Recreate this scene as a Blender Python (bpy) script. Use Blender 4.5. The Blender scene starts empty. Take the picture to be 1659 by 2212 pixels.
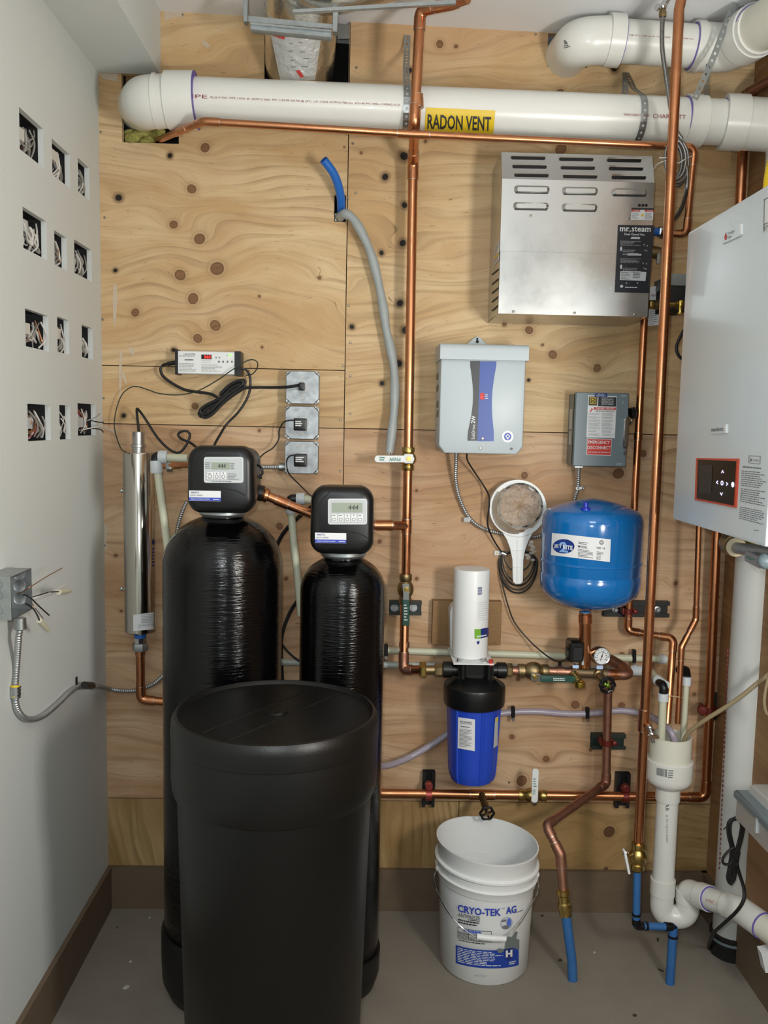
import bpy, bmesh, math, random
import numpy as np
from mathutils import Vector, Matrix
R = random.Random(7)
SC = bpy.context.scene
COL = SC.collection

# ------------------------------------------------------------------ camera
W, H, F = 1659.0, 2212.0, 1850.0
CAM = Vector((0.0, -2.5, 1.48))
Yc = Vector((-36.5, -188.0, F)).normalized()          # world +Y seen from the camera (right, down, forward)
Xc = Vector((1.0, 0.018, 0.0216)); Xc = (Xc - Yc * Xc.dot(Yc)).normalized()
Dc = Yc.cross(Xc) * -1.0
if Dc.y < 0: Dc = -Dc                                   # world down
RIGHT = Vector((Xc.x, Yc.x, -Dc.x)); DOWN = Vector((Xc.y, Yc.y, -Dc.y)); FWD = Vector((Xc.z, Yc.z, -Dc.z))
cam_data = bpy.data.cameras.new('camera')
cam = bpy.data.objects.new('camera', cam_data); COL.objects.link(cam)
m = Matrix((( RIGHT.x, -DOWN.x, -FWD.x, CAM.x), (RIGHT.y, -DOWN.y, -FWD.y, CAM.y), (RIGHT.z, -DOWN.z, -FWD.z, CAM.z), (0, 0, 0, 1)))
cam.matrix_world = m
cam_data.sensor_fit = 'VERTICAL'; cam_data.sensor_height = 36.0; cam_data.lens = 36.0 * F / H
cam_data.clip_start = 0.02
SC.camera = cam

# ------------------------------------------------------------------ world, lights, exposure
world = bpy.data.worlds.new('world'); SC.world = world; world.use_nodes = True
world.node_tree.nodes['Background'].inputs[0].default_value = (0.78, 0.86, 0.95, 1)
world.node_tree.nodes['Background'].inputs[1].default_value = 0.3
SC.view_settings.view_transform = 'Standard'; SC.view_settings.look = 'None'
SC.view_settings.gamma = 1.0; SC.view_settings.use_curve_mapping = False
SC.view_settings.exposure = -0.1
def light(name, kind, loc, aim, energy, col, size=0.1, size_y=None):
    d = bpy.data.lights.new(name, kind); d.energy = energy; d.color = col
    if kind == 'AREA':
        d.size = size
        if size_y: d.shape = 'RECTANGLE'; d.size_y = size_y
    else: d.shadow_soft_size = size
    o = bpy.data.objects.new(name, d); COL.objects.link(o); o.location = loc
    o.rotation_euler = (Vector(aim) - Vector(loc)).to_track_quat('-Z', 'Y').to_euler()
    return o
light('work_lamp', 'AREA', (0.91, -2.05, 1.42), (-0.45, 0.0, 2.30), 25, (1.0, 0.975, 0.92), 0.2, 0.42)
light('phone_flash', 'POINT', (-0.03, -2.47, 1.53), (0, 0, 1.4), 35, (0.94, 0.985, 1.0), 0.012)
light('fill_light', 'AREA', (-0.1, -2.9, 2.52), (-0.1, -2.4, 1.2), 18, (0.90, 0.97, 1.0), 0.7, 0.7)  # unseen soft fill, added to lift the ambient light

# ------------------------------------------------------------------ pixel -> place helpers
def ray(px, py):
    d = RIGHT * ((px - 829.5) / F) + DOWN * ((py - 1106.0) / F) + FWD
    return d
def P(px, py, Y):
    d = ray(px, py); return CAM + d * ((Y - CAM.y) / d.y)
def PX(px, py, X):
    d = ray(px, py); return CAM + d * ((X - CAM.x) / d.x)
def PZ(px, py, Z=0.0):
    d = ray(px, py); return CAM + d * ((Z - CAM.z) / d.z)
def M(px, py, Y):
    return ((Y - CAM.y) / ray(px, py).y) / F
def rect_w(x0, y0, x1, y1, Y):
    xm, ym = (x0 + x1) / 2, (y0 + y1) / 2
    return P(x0, ym, Y).x, P(x1, ym, Y).x, P(xm, y1, Y).z, P(xm, y0, Y).z      # X0,X1,Z0,Z1
def lin(h):
    if isinstance(h, str):
        h = h.lstrip('#'); v = [int(h[i:i + 2], 16) / 255 for i in (0, 2, 4)]
    else: v = [x / 255 for x in h]
    return tuple((x / 12.92 if x <= .04045 else ((x + .055) / 1.055) ** 2.4) for x in v)

# ------------------------------------------------------------------ mesh builder
class B:
    def __init__(s): s.v = []; s.f = []
    def add(s, vs, fs):
        n = len(s.v); s.v += [tuple(x) for x in vs]; s.f += [tuple(i + n for i in f) for f in fs]; return s
    def box(s, x0, x1, y0, y1, z0, z1):
        vs = [(x, y, z) for x in (x0, x1) for y in (y0, y1) for z in (z0, z1)]
        return s.add(vs, [(0, 1, 3, 2), (4, 6, 7, 5), (0, 4, 5, 1), (2, 3, 7, 6), (0, 2, 6, 4), (1, 5, 7, 3)])
    def tube(s, pts, r, seg=12, cap=True):
        pts = [Vector(p) for p in pts]; n = len(pts)
        rs = r if isinstance(r, (list, tuple)) else [r] * n
        T = []
        for i in range(n):
            a = pts[max(0, i - 1)]; b = pts[min(n - 1, i + 1)]; t = (b - a)
            T.append(t.normalized() if t.length > 1e-9 else Vector((0, 0, 1)))
        u = T[0].cross(Vector((0.3, 1, 0.2))); 
        if u.length < 1e-3: u = T[0].cross(Vector((1, 0, 0)))
        u.normalize(); vs = []; fs = []
        for i in range(n):
            u = (u - T[i] * u.dot(T[i])); u.normalize(); w = T[i].cross(u)
            for k in range(seg):
                a = 2 * math.pi * k / seg
                vs.append(pts[i] + (u * math.cos(a) + w * math.sin(a)) * rs[i])
        for i in range(n - 1):
            for k in range(seg):
                k2 = (k + 1) % seg
                fs.append((i * seg + k, i * seg + k2, (i + 1) * seg + k2, (i + 1) * seg + k))
        if cap:
            fs.append(tuple(range(seg - 1, -1, -1))); fs.append(tuple((n - 1) * seg + k for k in range(seg)))
        return s.add(vs, fs)
    def lathe(s, o, ax, prof, seg=32, cap0=True, cap1=True, ph=0.0, rf=None):
        o = Vector(o); ax = Vector(ax).normalized()
        u = ax.cross(Vector((0, 1, 0)));
        if u.length < 1e-3: u = ax.cross(Vector((1, 0, 0)))
        u.normalize(); w = ax.cross(u); vs = []; fs = []
        for r, h in prof:
            for k in range(seg):
                a = 2 * math.pi * k / seg + ph; rr = r * (rf(a, h) if rf else 1.0)
                vs.append(o + ax * h + (u * math.cos(a) + w * math.sin(a)) * rr)
        n = len(prof)
        for i in range(n - 1):
            for k in range(seg):
                k2 = (k + 1) % seg
                fs.append((i * seg + k, i * seg + k2, (i + 1) * seg + k2, (i + 1) * seg + k))
        if cap0: fs.append(tuple(range(seg - 1, -1, -1)))
        if cap1: fs.append(tuple((n - 1) * seg + k for k in range(seg)))
        return s.add(vs, fs)
    def ext(s, poly, levels, cap0=True, cap1=True):
        """poly: [(x,z)], levels: [(Y, inset)] from the back (large Y) to the front."""
        xs = [p[0] for p in poly]; zs = [p[1] for p in poly]
        cx, cz = (min(xs) + max(xs)) / 2, (min(zs) + max(zs)) / 2; w, h = max(xs) - min(xs), max(zs) - min(zs)
        n = len(poly); vs = []; fs = []
        for Y, ins in levels:
            sx, sz = max(.01, (w - 2 * ins) / w), max(.01, (h - 2 * ins) / h)
            vs += [(cx + (x - cx) * sx, Y, cz + (z - cz) * sz) for x, z in poly]
        for i in range(len(levels) - 1):
            for k in range(n):
                k2 = (k + 1) % n
                fs.append((i * n + k, i * n + k2, (i + 1) * n + k2, (i + 1) * n + k))
        if cap0: fs.append(tuple(range(n - 1, -1, -1)))
        if cap1: fs.append(tuple((len(levels) - 1) * n + k for k in range(n)))
        return s.add(vs, fs)
    def rbox(s, x0, y0, x1, y1, Yf, Yb, r=0.0, bev=0.002, n=5):
        """box given by its front face in pixels (level in the world), rounded corners r (m)."""
        X0, X1, Z0, Z1 = rect_w(x0, y0, x1, y1, Yf)
        return s.ext(rrect(X0, X1, Z0, Z1, r, n), [(Yb, 0), (Yf + bev, 0), (Yf + bev * .3, bev * .3), (Yf, bev)])
    def ball(s, c, r, seg=12, rings=8, sc=(1, 1, 1)):
        c = Vector(c); vs = []; fs = []
        for i in range(1, rings):
            t = math.pi * i / rings
            for k in range(seg):
                a = 2 * math.pi * k / seg
                vs.append(c + Vector((r * sc[0] * math.sin(t) * math.cos(a), r * sc[1] * math.sin(t) * math.sin(a), r * sc[2] * math.cos(t))))
        top = len(vs); vs.append(c + Vector((0, 0, r * sc[2]))); vs.append(c - Vector((0, 0, r * sc[2])))
        for i in range(rings - 2):
            for k in range(seg):
                k2 = (k + 1) % seg; fs.append((i * seg + k, (i + 1) * seg + k, (i + 1) * seg + k2, i * seg + k2))
        for k in range(seg):
            k2 = (k + 1) % seg; fs.append((top, k, k2)); fs.append((top + 1, (rings - 2) * seg + k2, (rings - 2) * seg + k))
        return s.add(vs, fs)
    def quad(s, a, b, c, d): return s.add([a, b, c, d], [(0, 1, 2, 3)])
    def build(s, name, mat, parent=None, ang=38, **kw):
        me = bpy.data.meshes.new(name)
        vs = s.v
        if parent is not None: o0 = root_loc(parent)
        else:
            a = np.array(vs); o0 = Vector(((a[:, 0].min() + a[:, 0].max()) / 2, (a[:, 1].min() + a[:, 1].max()) / 2, a[:, 2].min()))
        me.from_pydata([(x - o0.x, y - o0.y, z - o0.z) for x, y, z in vs], [], s.f)
        bm = bmesh.new(); bm.from_mesh(me); bmesh.ops.recalc_face_normals(bm, faces=bm.faces); bm.to_mesh(me); bm.free()
        me.shade_smooth()
        if ang is not None: me.set_sharp_from_angle(angle=math.radians(ang))
        me.materials.append(mat)
        o = bpy.data.objects.new(name, me); COL.objects.link(o)
        if parent is None: o.location = o0
        else: o.parent = parent
        tag(o, **kw); return o
def root_loc(o):
    while o.parent: o = o.parent
    return o.location
def tag(o, label=None, cat=None, group=None, kind=None):
    if label: o['label'] = label
    if cat: o['category'] = cat
    if group: o['group'] = group
    if kind: o['kind'] = kind
    return o
def thing(name, label, cat, loc, group=None):
    o = bpy.data.objects.new(name, None); COL.objects.link(o); o.empty_display_size = .03
    o.location = Vector(loc); return tag(o, label, cat, group)
def rrect(X0, X1, Z0, Z1, r, n=5):
    if r <= 0: return [(X0, Z0), (X1, Z0), (X1, Z1), (X0, Z1)]
    out = []
    for cx, cz, a0 in ((X1 - r, Z0 + r, -90), (X1 - r, Z1 - r, 0), (X0 + r, Z1 - r, 90), (X0 + r, Z0 + r, 180)):
        for i in range(n + 1):
            a = math.radians(a0 + 90 * i / n); out.append((cx + r * math.cos(a), cz + r * math.sin(a)))
    return out
def bend(pts, rad, n=6):
    pts = [Vector(p) for p in pts]; out = [pts[0]]
    for i in range(1, len(pts) - 1):
        a, c, b = pts[i - 1], pts[i], pts[i + 1]; d1, d2 = (a - c), (b - c)
        l1, l2 = d1.length, d2.length; d1.normalize(); d2.normalize()
        ang = math.pi - d1.angle(d2, 0.0); t = min(rad * math.tan(min(ang, 2.9) / 2), .48 * l1, .48 * l2)
        p0, p2 = c + d1 * t, c + d2 * t
        for k in range(n + 1):
            s = k / n; out.append(p0 * (1 - s) ** 2 + c * 2 * s * (1 - s) + p2 * s * s)
    out.append(pts[-1]); return out
def spline(pts, n=8):
    pts = [Vector(p) for p in pts]; Q = [pts[0] * 2 - pts[1]] + pts + [pts[-1] * 2 - pts[-2]]; out = []
    for i in range(1, len(Q) - 2):
        a, b, c, d = Q[i - 1:i + 3]
        for k in range(n):
            t = k / n
            out.append(.5 * ((2 * b) + (c - a) * t + (2 * a - 5 * b + 4 * c - d) * t * t + (3 * b - a - 3 * c + d) * t ** 3))
    out.append(pts[-1]); return out
def resample(pts, step):
    pts = [Vector(p) for p in pts]; out = [pts[0]]; acc = 0.0
    for a, b in zip(pts, pts[1:]):
        L = (b - a).length
        if L < 1e-9: continue
        t = step - acc
        while t <= L:
            out.append(a.lerp(b, t / L)); t += step
        acc = L - (t - step)
    return out
def PP(lst, Y=None):
    return [P(p[0], p[1], p[2] if len(p) > 2 else Y) for p in lst]
def armoured(b, path, r, pitch=.0066, seg=10):
    pts = resample(path, pitch / 4)
    return b.tube(pts, [r * (1, .95, .72, .95)[i % 4] for i in range(len(pts))], seg)

# ------------------------------------------------------------------ surfaces that take print
class PlaneY:
    def __init__(s, Y): s.Y = Y
    def hit(s, px, py): return P(px, py, s.Y)
    n = Vector((0, -1, 0))
    def nrm(s, p): return s.n
class PlaneX:
    n = Vector((-1, 0, 0))
    def __init__(s, X, sg=-1): s.X = X; s.n = Vector((sg, 0, 0))
    def hit(s, px, py): return PX(px, py, s.X)
    def nrm(s, p): return s.n
class Cyl:
    """cone or cylinder r(h) = r0 + k*h along the unit axis from o"""
    def __init__(s, o, ax, r, k=0.0): s.o = Vector(o); s.ax = Vector(ax).normalized(); s.r = r; s.k = k
    def hit(s, px, py):
        d = ray(px, py); q = CAM - s.o; r = s.r
        for it in range(4 if s.k else 1):
            dp = d - s.ax * d.dot(s.ax); qp = q - s.ax * q.dot(s.ax)
            a, bb, c = dp.dot(dp), 2 * dp.dot(qp), qp.dot(qp) - r * r; D = max(0.0, bb * bb - 4 * a * c)
            t = (-bb - math.sqrt(D)) / (2 * a); p = CAM + d * t
            if s.k: r = s.r + s.k * (p - s.o).dot(s.ax)
        return p
    def nrm(s, p):
        q = p - s.o; q = q - s.ax * q.dot(s.ax); return q.normalized()
def off(surf, px, py, e):
    p = surf.hit(px, py); return p + surf.nrm(p) * e
def bil(q, u, v):
    (x0, y0), (x1, y1), (x2, y2), (x3, y3) = q        # TL TR BR BL
    a = (x0 + (x1 - x0) * u, y0 + (y1 - y0) * u); c = (x3 + (x2 - x3) * u, y3 + (y2 - y3) * u)
    return a[0] + (c[0] - a[0]) * v, a[1] + (c[1] - a[1]) * v
def Q(x0, y0, x1, y1, tilt=None):
    t = 0.018 if tilt is None else tilt; d = (x1 - x0) * t / 2
    return [(x0, y0 - d), (x1, y0 + d), (x1, y1 + d), (x0, y1 - d)]
def decal(b, surf, q, nx=1, ny=1, e=.0012):
    vs = []; fs = []
    for j in range(ny + 1):
        for i in range(nx + 1):
            x, y = bil(q, i / nx, j / ny); vs.append(off(surf, x, y, e))
    for j in range(ny):
        for i in range(nx):
            a = j * (nx + 1) + i; fs.append((a, a + 1, a + nx + 2, a + nx + 1))
    return b.add(vs, fs)
def decal_poly(b, surf, pts, e=.0014):
    return b.add([off(surf, x, y, e) for x, y in pts], [tuple(range(len(pts)))])
def ell(cx, cy, rx, ry, n=20, a0=0.0, a1=2 * math.pi):
    return [(cx + rx * math.cos(a0 + (a1 - a0) * i / n), cy + ry * math.sin(a0 + (a1 - a0) * i / n)) for i in range(n)]
def print_lines(b, surf, q, rows, fill=.5, e=.0016, seed=1, full=.75, nx=1, align='l'):
    """small print that cannot be read: rows of word-long dashes"""
    rr = random.Random(seed)
    for r in range(rows):
        L = full * rr.uniform(.72, 1.25); L = min(L, 1.0); u = 0.0 if align == 'l' else (1 - L) / 2; end = u + L
        v0 = (r + .5 - fill / 2) / rows; v1 = (r + .5 + fill / 2) / rows
        while u < end - .02:
            w = min(rr.uniform(.06, .17), end - u)
            qq = [bil(q, u, v0), bil(q, u + w, v0), bil(q, u + w, v1), bil(q, u, v1)]
            decal(b, surf, qq, nx, 1, e); u += w + .022
    return b
def text(surf, s, q, mat, parent, name='lettering', e=.0018, bold=0.0, cuts=0, shear=0.0, keep=True, label=None):
    cu = bpy.data.curves.new('tmp', 'FONT'); cu.body = s; cu.resolution_u = 2; cu.offset = bold; cu.shear = shear; cu.size = 1.0
    o = bpy.data.objects.new('tmp', cu); COL.objects.link(o); bpy.context.view_layer.update()
    me = bpy.data.meshes.new_from_object(o.evaluated_get(bpy.context.evaluated_depsgraph_get()))
    bpy.data.objects.remove(o); bpy.data.curves.remove(cu)
    bm = bmesh.new(); bm.from_mesh(me)
    xs = [v.co.x for v in bm.verts]; ys = [v.co.y for v in bm.verts]
    x0, x1, y0, y1 = min(xs), max(xs), min(ys), max(ys)
    bmesh.ops.triangulate(bm, faces=bm.faces)
    for i in range(1, cuts):
        for co, no in (((x0 + (x1 - x0) * i / cuts, 0, 0), (1, 0, 0)), ((0, y0 + (y1 - y0) * i / cuts, 0), (0, 1, 0))):
            bmesh.ops.bisect_plane(bm, geom=bm.verts[:] + bm.edges[:] + bm.faces[:], plane_co=co, plane_no=no)
    o0 = root_loc(parent)
    for v in bm.verts:
        x, y = bil(q, (v.co.x - x0) / (x1 - x0), 1 - (v.co.y - y0) / (y1 - y0)); v.co = off(surf, x, y, e) - o0
    bm.to_mesh(me); bm.free(); me.name = name
    me.materials.clear(); me.materials.append(mat)
    ob = bpy.data.objects.new(name, me); COL.objects.link(ob); ob.parent = parent
    return tag(ob, label)
# ------------------------------------------------------------------ materials
def mat(name, col, rough=.5, metal=0.0, var=0.0, vs=20.0, col2=None, bump=0.0, bs=60.0, stretch=(1, 1, 1), coat=0.0, alpha=1.0, trans=0.0, emit=None, spec=.5, rvar=0.0, aniso=0.0, bdist=.002):
    m = bpy.data.materials.new(name); m.use_nodes = True; nt = m.node_tree; N = nt.nodes; L = nt.links
    p = N['Principled BSDF']; c = lin(col) + (1,)
    p.inputs['Base Color'].default_value = c; p.inputs['Roughness'].default_value = rough; p.inputs['Metallic'].default_value = metal
    p.inputs['Specular IOR Level'].default_value = spec; p.inputs['Coat Weight'].default_value = coat; p.inputs['Alpha'].default_value = alpha
    p.inputs['Transmission Weight'].default_value = trans; p.inputs['Anisotropic'].default_value = aniso
    if emit: p.inputs['Emission Color'].default_value = lin(emit[0]) + (1,); p.inputs['Emission Strength'].default_value = emit[1]
    if var or bump or rvar:
        tc = N.new('ShaderNodeNewGeometry'); mp = N.new('ShaderNodeMapping'); mp.inputs['Scale'].default_value = stretch
        L.new(tc.outputs['Position'], mp.inputs['Vector'])
        if var or rvar:
            nz = N.new('ShaderNodeTexNoise'); nz.inputs['Scale'].default_value = vs; nz.inputs['Detail'].default_value = 5; nz.inputs['Roughness'].default_value = .6
            L.new(mp.outputs[0], nz.inputs['Vector'])
        if var:
            mr = N.new('ShaderNodeMapRange'); mr.inputs[1].default_value = .35; mr.inputs[2].default_value = .68; mr.inputs[4].default_value = var
            L.new(nz.outputs['Fac'], mr.inputs[0])
            mx = N.new('ShaderNodeMix'); mx.data_type = 'RGBA'; mx.inputs[6].default_value = c
            mx.inputs[7].default_value = lin(col2 if col2 else '#2a241e') + (1,)
            L.new(mr.outputs[0], mx.inputs[0]); L.new(mx.outputs[2], p.inputs['Base Color'])
        if rvar:
            m2 = N.new('ShaderNodeMapRange'); m2.inputs[1].default_value = .3; m2.inputs[2].default_value = .7
            m2.inputs[3].default_value = rough; m2.inputs[4].default_value = rough + rvar
            L.new(nz.outputs['Fac'], m2.inputs[0]); L.new(m2.outputs[0], p.inputs['Roughness'])
        if bump:
            n2 = N.new('ShaderNodeTexNoise'); n2.inputs['Scale'].default_value = bs; n2.inputs['Detail'].default_value = 4
            L.new(mp.outputs[0], n2.inputs['Vector'])
            bp = N.new('ShaderNodeBump'); bp.inputs['Strength'].default_value = bump; bp.inputs['Distance'].default_value = bdist
            L.new(n2.outputs['Fac'], bp.inputs['Height']); L.new(bp.outputs[0], p.inputs['Normal'])
    return m
DRYWALL = mat('painted_drywall', '#cdd1ce', .75, var=.25, vs=2.2, col2='#c3c7c4', bump=.25, bs=90)
CEIL = mat('ceiling_paint', '#e4e5e6', .8, var=.2, vs=3, col2='#dcdddd')
CONC = mat('concrete', '#857d71', .8, var=.55, vs=5.0, col2='#756d63', bump=.25, bs=120)
BASEB = mat('brown_baseboard', '#6b5a48', .6, var=.4, vs=14, col2='#5c4b3b', stretch=(1, 1, 4))
COPPER = mat('copper', '#cc8d64', .2, 1.0, var=.6, vs=16, col2='#9c6446', rvar=.18)
COPPER_OLD = mat('tarnished_copper', '#b48772', .38, 1.0, var=.75, vs=26, col2='#7f5748', rvar=.2)
SOLDER = mat('solder', '#b9b2aa', .35, 1.0)
BRASS = mat('brass', '#b59c5c', .3, 1.0, var=.4, vs=40, col2='#94804c')
BRASS_DULL = mat('dull_brass', '#958260', .45, 1.0, var=.4, vs=40, col2='#7b6b4c')
GALV = mat('galvanised_steel', '#b3b8b9', .36, 1.0, var=.5, vs=60, col2='#8b9193', rvar=.15)
ARMOR = mat('armour_steel', '#b4b6b6', .38, .85)
STEEL = mat('stainless_steel', '#c6c7c6', .25, 1.0, var=.3, vs=9, col2='#b2b2ae', rvar=.1)
STEELP = mat('polished_steel', '#c4c0b8', .13, 1.0)
CHROME = mat('chrome', '#cfd2d4', .15, 1.0)
ZINC = mat('zinc_grey', '#a3a9ab', .42, .85, var=.2, vs=50, col2='#8c9294')
PVC = mat('white_pvc', '#dcdcd6', .3, var=.15, vs=7, col2='#cdcbc2', coat=.15)
PVCC = mat('cream_pvc', '#d8d6c8', .4, var=.2, vs=10, col2='#c6c3b2')
PURPLE = mat('purple_primer', '#57439a', .5, var=.5, vs=60, col2='#8a7cba')
WHITEP = mat('white_plastic', '#dfe1e0', .38)
WHITEM = mat('white_enamel', '#c8d0d4', .3, coat=.2)
PAPER = mat('label_white', '#d9dadb', .5)
PAPERG = mat('label_grey', '#b4b8ba', .5)
INK = mat('ink_black', '#26282c', .6)
INKG = mat('ink_grey', '#6d7074', .6)
INKW = mat('ink_white', '#dcdedd', .5)
RED = mat('ink_red', '#c03028', .5)
REDT = mat('ink_dark_red', '#8e3a44', .6)
BLUEI = mat('ink_blue', '#2a3fae', .45)
BLUED = mat('ink_navy', '#1c2f78', .45)
YELL = mat('label_yellow', '#d9b91c', .45)
BLACKP = mat('black_plastic', '#0d0e0f', .36, spec=.4)
HOSEM = mat('braided_steel', '#a2a3a2', .36, 1.0, var=.8, vs=420, col2='#4c4c4b')
BLACKM = mat('black_matt', '#101012', .7)
BLACKR = mat('black_rubber', '#141416', .5)
BRINE = mat('black_polyethylene', '#0b0b0a', .4, bump=.12, bs=160, var=.3, vs=4, col2='#100f0e', spec=.36)
TANKM = mat('wound_black_fibreglass', '#050506', .13, bump=.5, bs=26, stretch=(1.0, 1.0, 9.0), spec=.36, bdist=.003)
BOOT = mat('black_boot', '#0b0c0c', .5, var=.3, vs=20, col2='#131414')
BLUEPEX = mat('blue_pex', '#1f63b8', .42, var=.2, vs=30, col2='#2d6fb5')
BLUEPEXD = mat('dusty_blue_pex', '#2a5f9a', .55, var=.3, vs=30, col2='#3d6a94')
BLUETANK = mat('blue_enamel', '#0c66ab', .16, coat=.4)
BLUESUMP = mat('blue_plastic', '#2145b8', .38, var=.2, vs=50, col2='#2a4cb8')
CREAM = mat('cream_tube', '#c3c3ab', .45, trans=.0)
TUBEG = mat('grey_tube', '#a9b0aa', .4)
NUTW = mat('pale_plastic_nut', '#c9cfd2', .45)
GREYC = mat('grey_conduit', '#9aa0a0', .42, var=.3, vs=30, col2='#848a8b', bump=.2, bs=50)
GREYB = mat('grey_enamel', '#6c7a80', .4)
GREYL = mat('light_grey_enamel', '#b4bec2', .4)
GREYD = mat('dark_grey_enamel', '#777b78', .45)
FOIL = mat('foil', '#cfcdc6', .2, .95, bump=.5, bs=38, bdist=.004)
FOIL_LIT = mat('lit_foil_facing', '#cfd1d0', .4, .55, bump=.8, bs=55, bdist=.005)  # light on the duct's front painted in as a whiter foil
GREENP = mat('dark_green_vinyl', '#0f4238', .45)
GREENT = mat('ink_green', '#1d7a68', .5)
STRUT = mat('dark_green_strut', '#1e2a25', .5)
STRUTB = mat('black_strut', '#141616', .5)
REDC = mat('copper_red_clamp', '#a04a40', .4, .6, var=.3, vs=40, col2='#7c2f2a')
REDC2 = mat('dark_red_clamp', '#6e2a24', .45, .5)
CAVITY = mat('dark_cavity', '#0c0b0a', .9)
INSUL = mat('yellow_insulation', '#b3ae62', .95, var=.7, vs=60, col2='#6c6a2c', bump=1.0, bs=90, bdist=.01)
BLOCK = mat('wood_block', '#8c6b45', .65, var=.5, vs=30, col2='#7a5b39', stretch=(1, 1, 6))
ORANGE = mat('orange_tape', '#d07a35', .5)
GLASSY = mat('clear_vinyl', '#cbbcc9', .2, alpha=.62)
VINYLB = mat('braided_vinyl', '#aaa1ad', .3, var=.5, vs=300, col2='#847c8a')
PVC_SHADED = mat('shaded_pvc', '#c2c4c1', .45, var=.2, vs=9, col2='#b2b4b0')  # white PVC greyed so the floor pipe's shade is in its colour
BROWNT = mat('cloudy_tube', '#a39373', .25, alpha=.8)
YELLF = mat('yellow_corrugated', '#e0c020', .4)
LCD = mat('lcd', '#8f9888', .3)
LEDR = mat('led_red', '#ff2a2a', .4, emit=('#ff2020', 2.2))
LEDG = mat('led_green', '#80ff60', .4, emit=('#80ff50', 1.6))
LEDW = mat('led_white', '#d8d0ff', .4, emit=('#d9d2ff', 1.6))
WIRE_W = mat('wire_white', '#c9c6bf', .5); WIRE_C = mat('wire_bare', '#b08060', .35, .8); WIRE_R = mat('wire_red', '#a83848', .5)
WIRE_G = mat('wire_grey', '#8f8b84', .5)
CLEARF = mat('clear_film', '#e8e4da', .08, alpha=.28, bump=1.0, bs=70, bdist=.01)
TAPE = mat('tape_brown', '#8a7d6b', .4, alpha=.75)
DEBRIS = mat('debris', '#3b3026', .8); CHIP = mat('plaster_chip', '#b9b4ac', .8)
SCREWM = mat('screw_zinc', '#9c958a', .4, .9)

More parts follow.
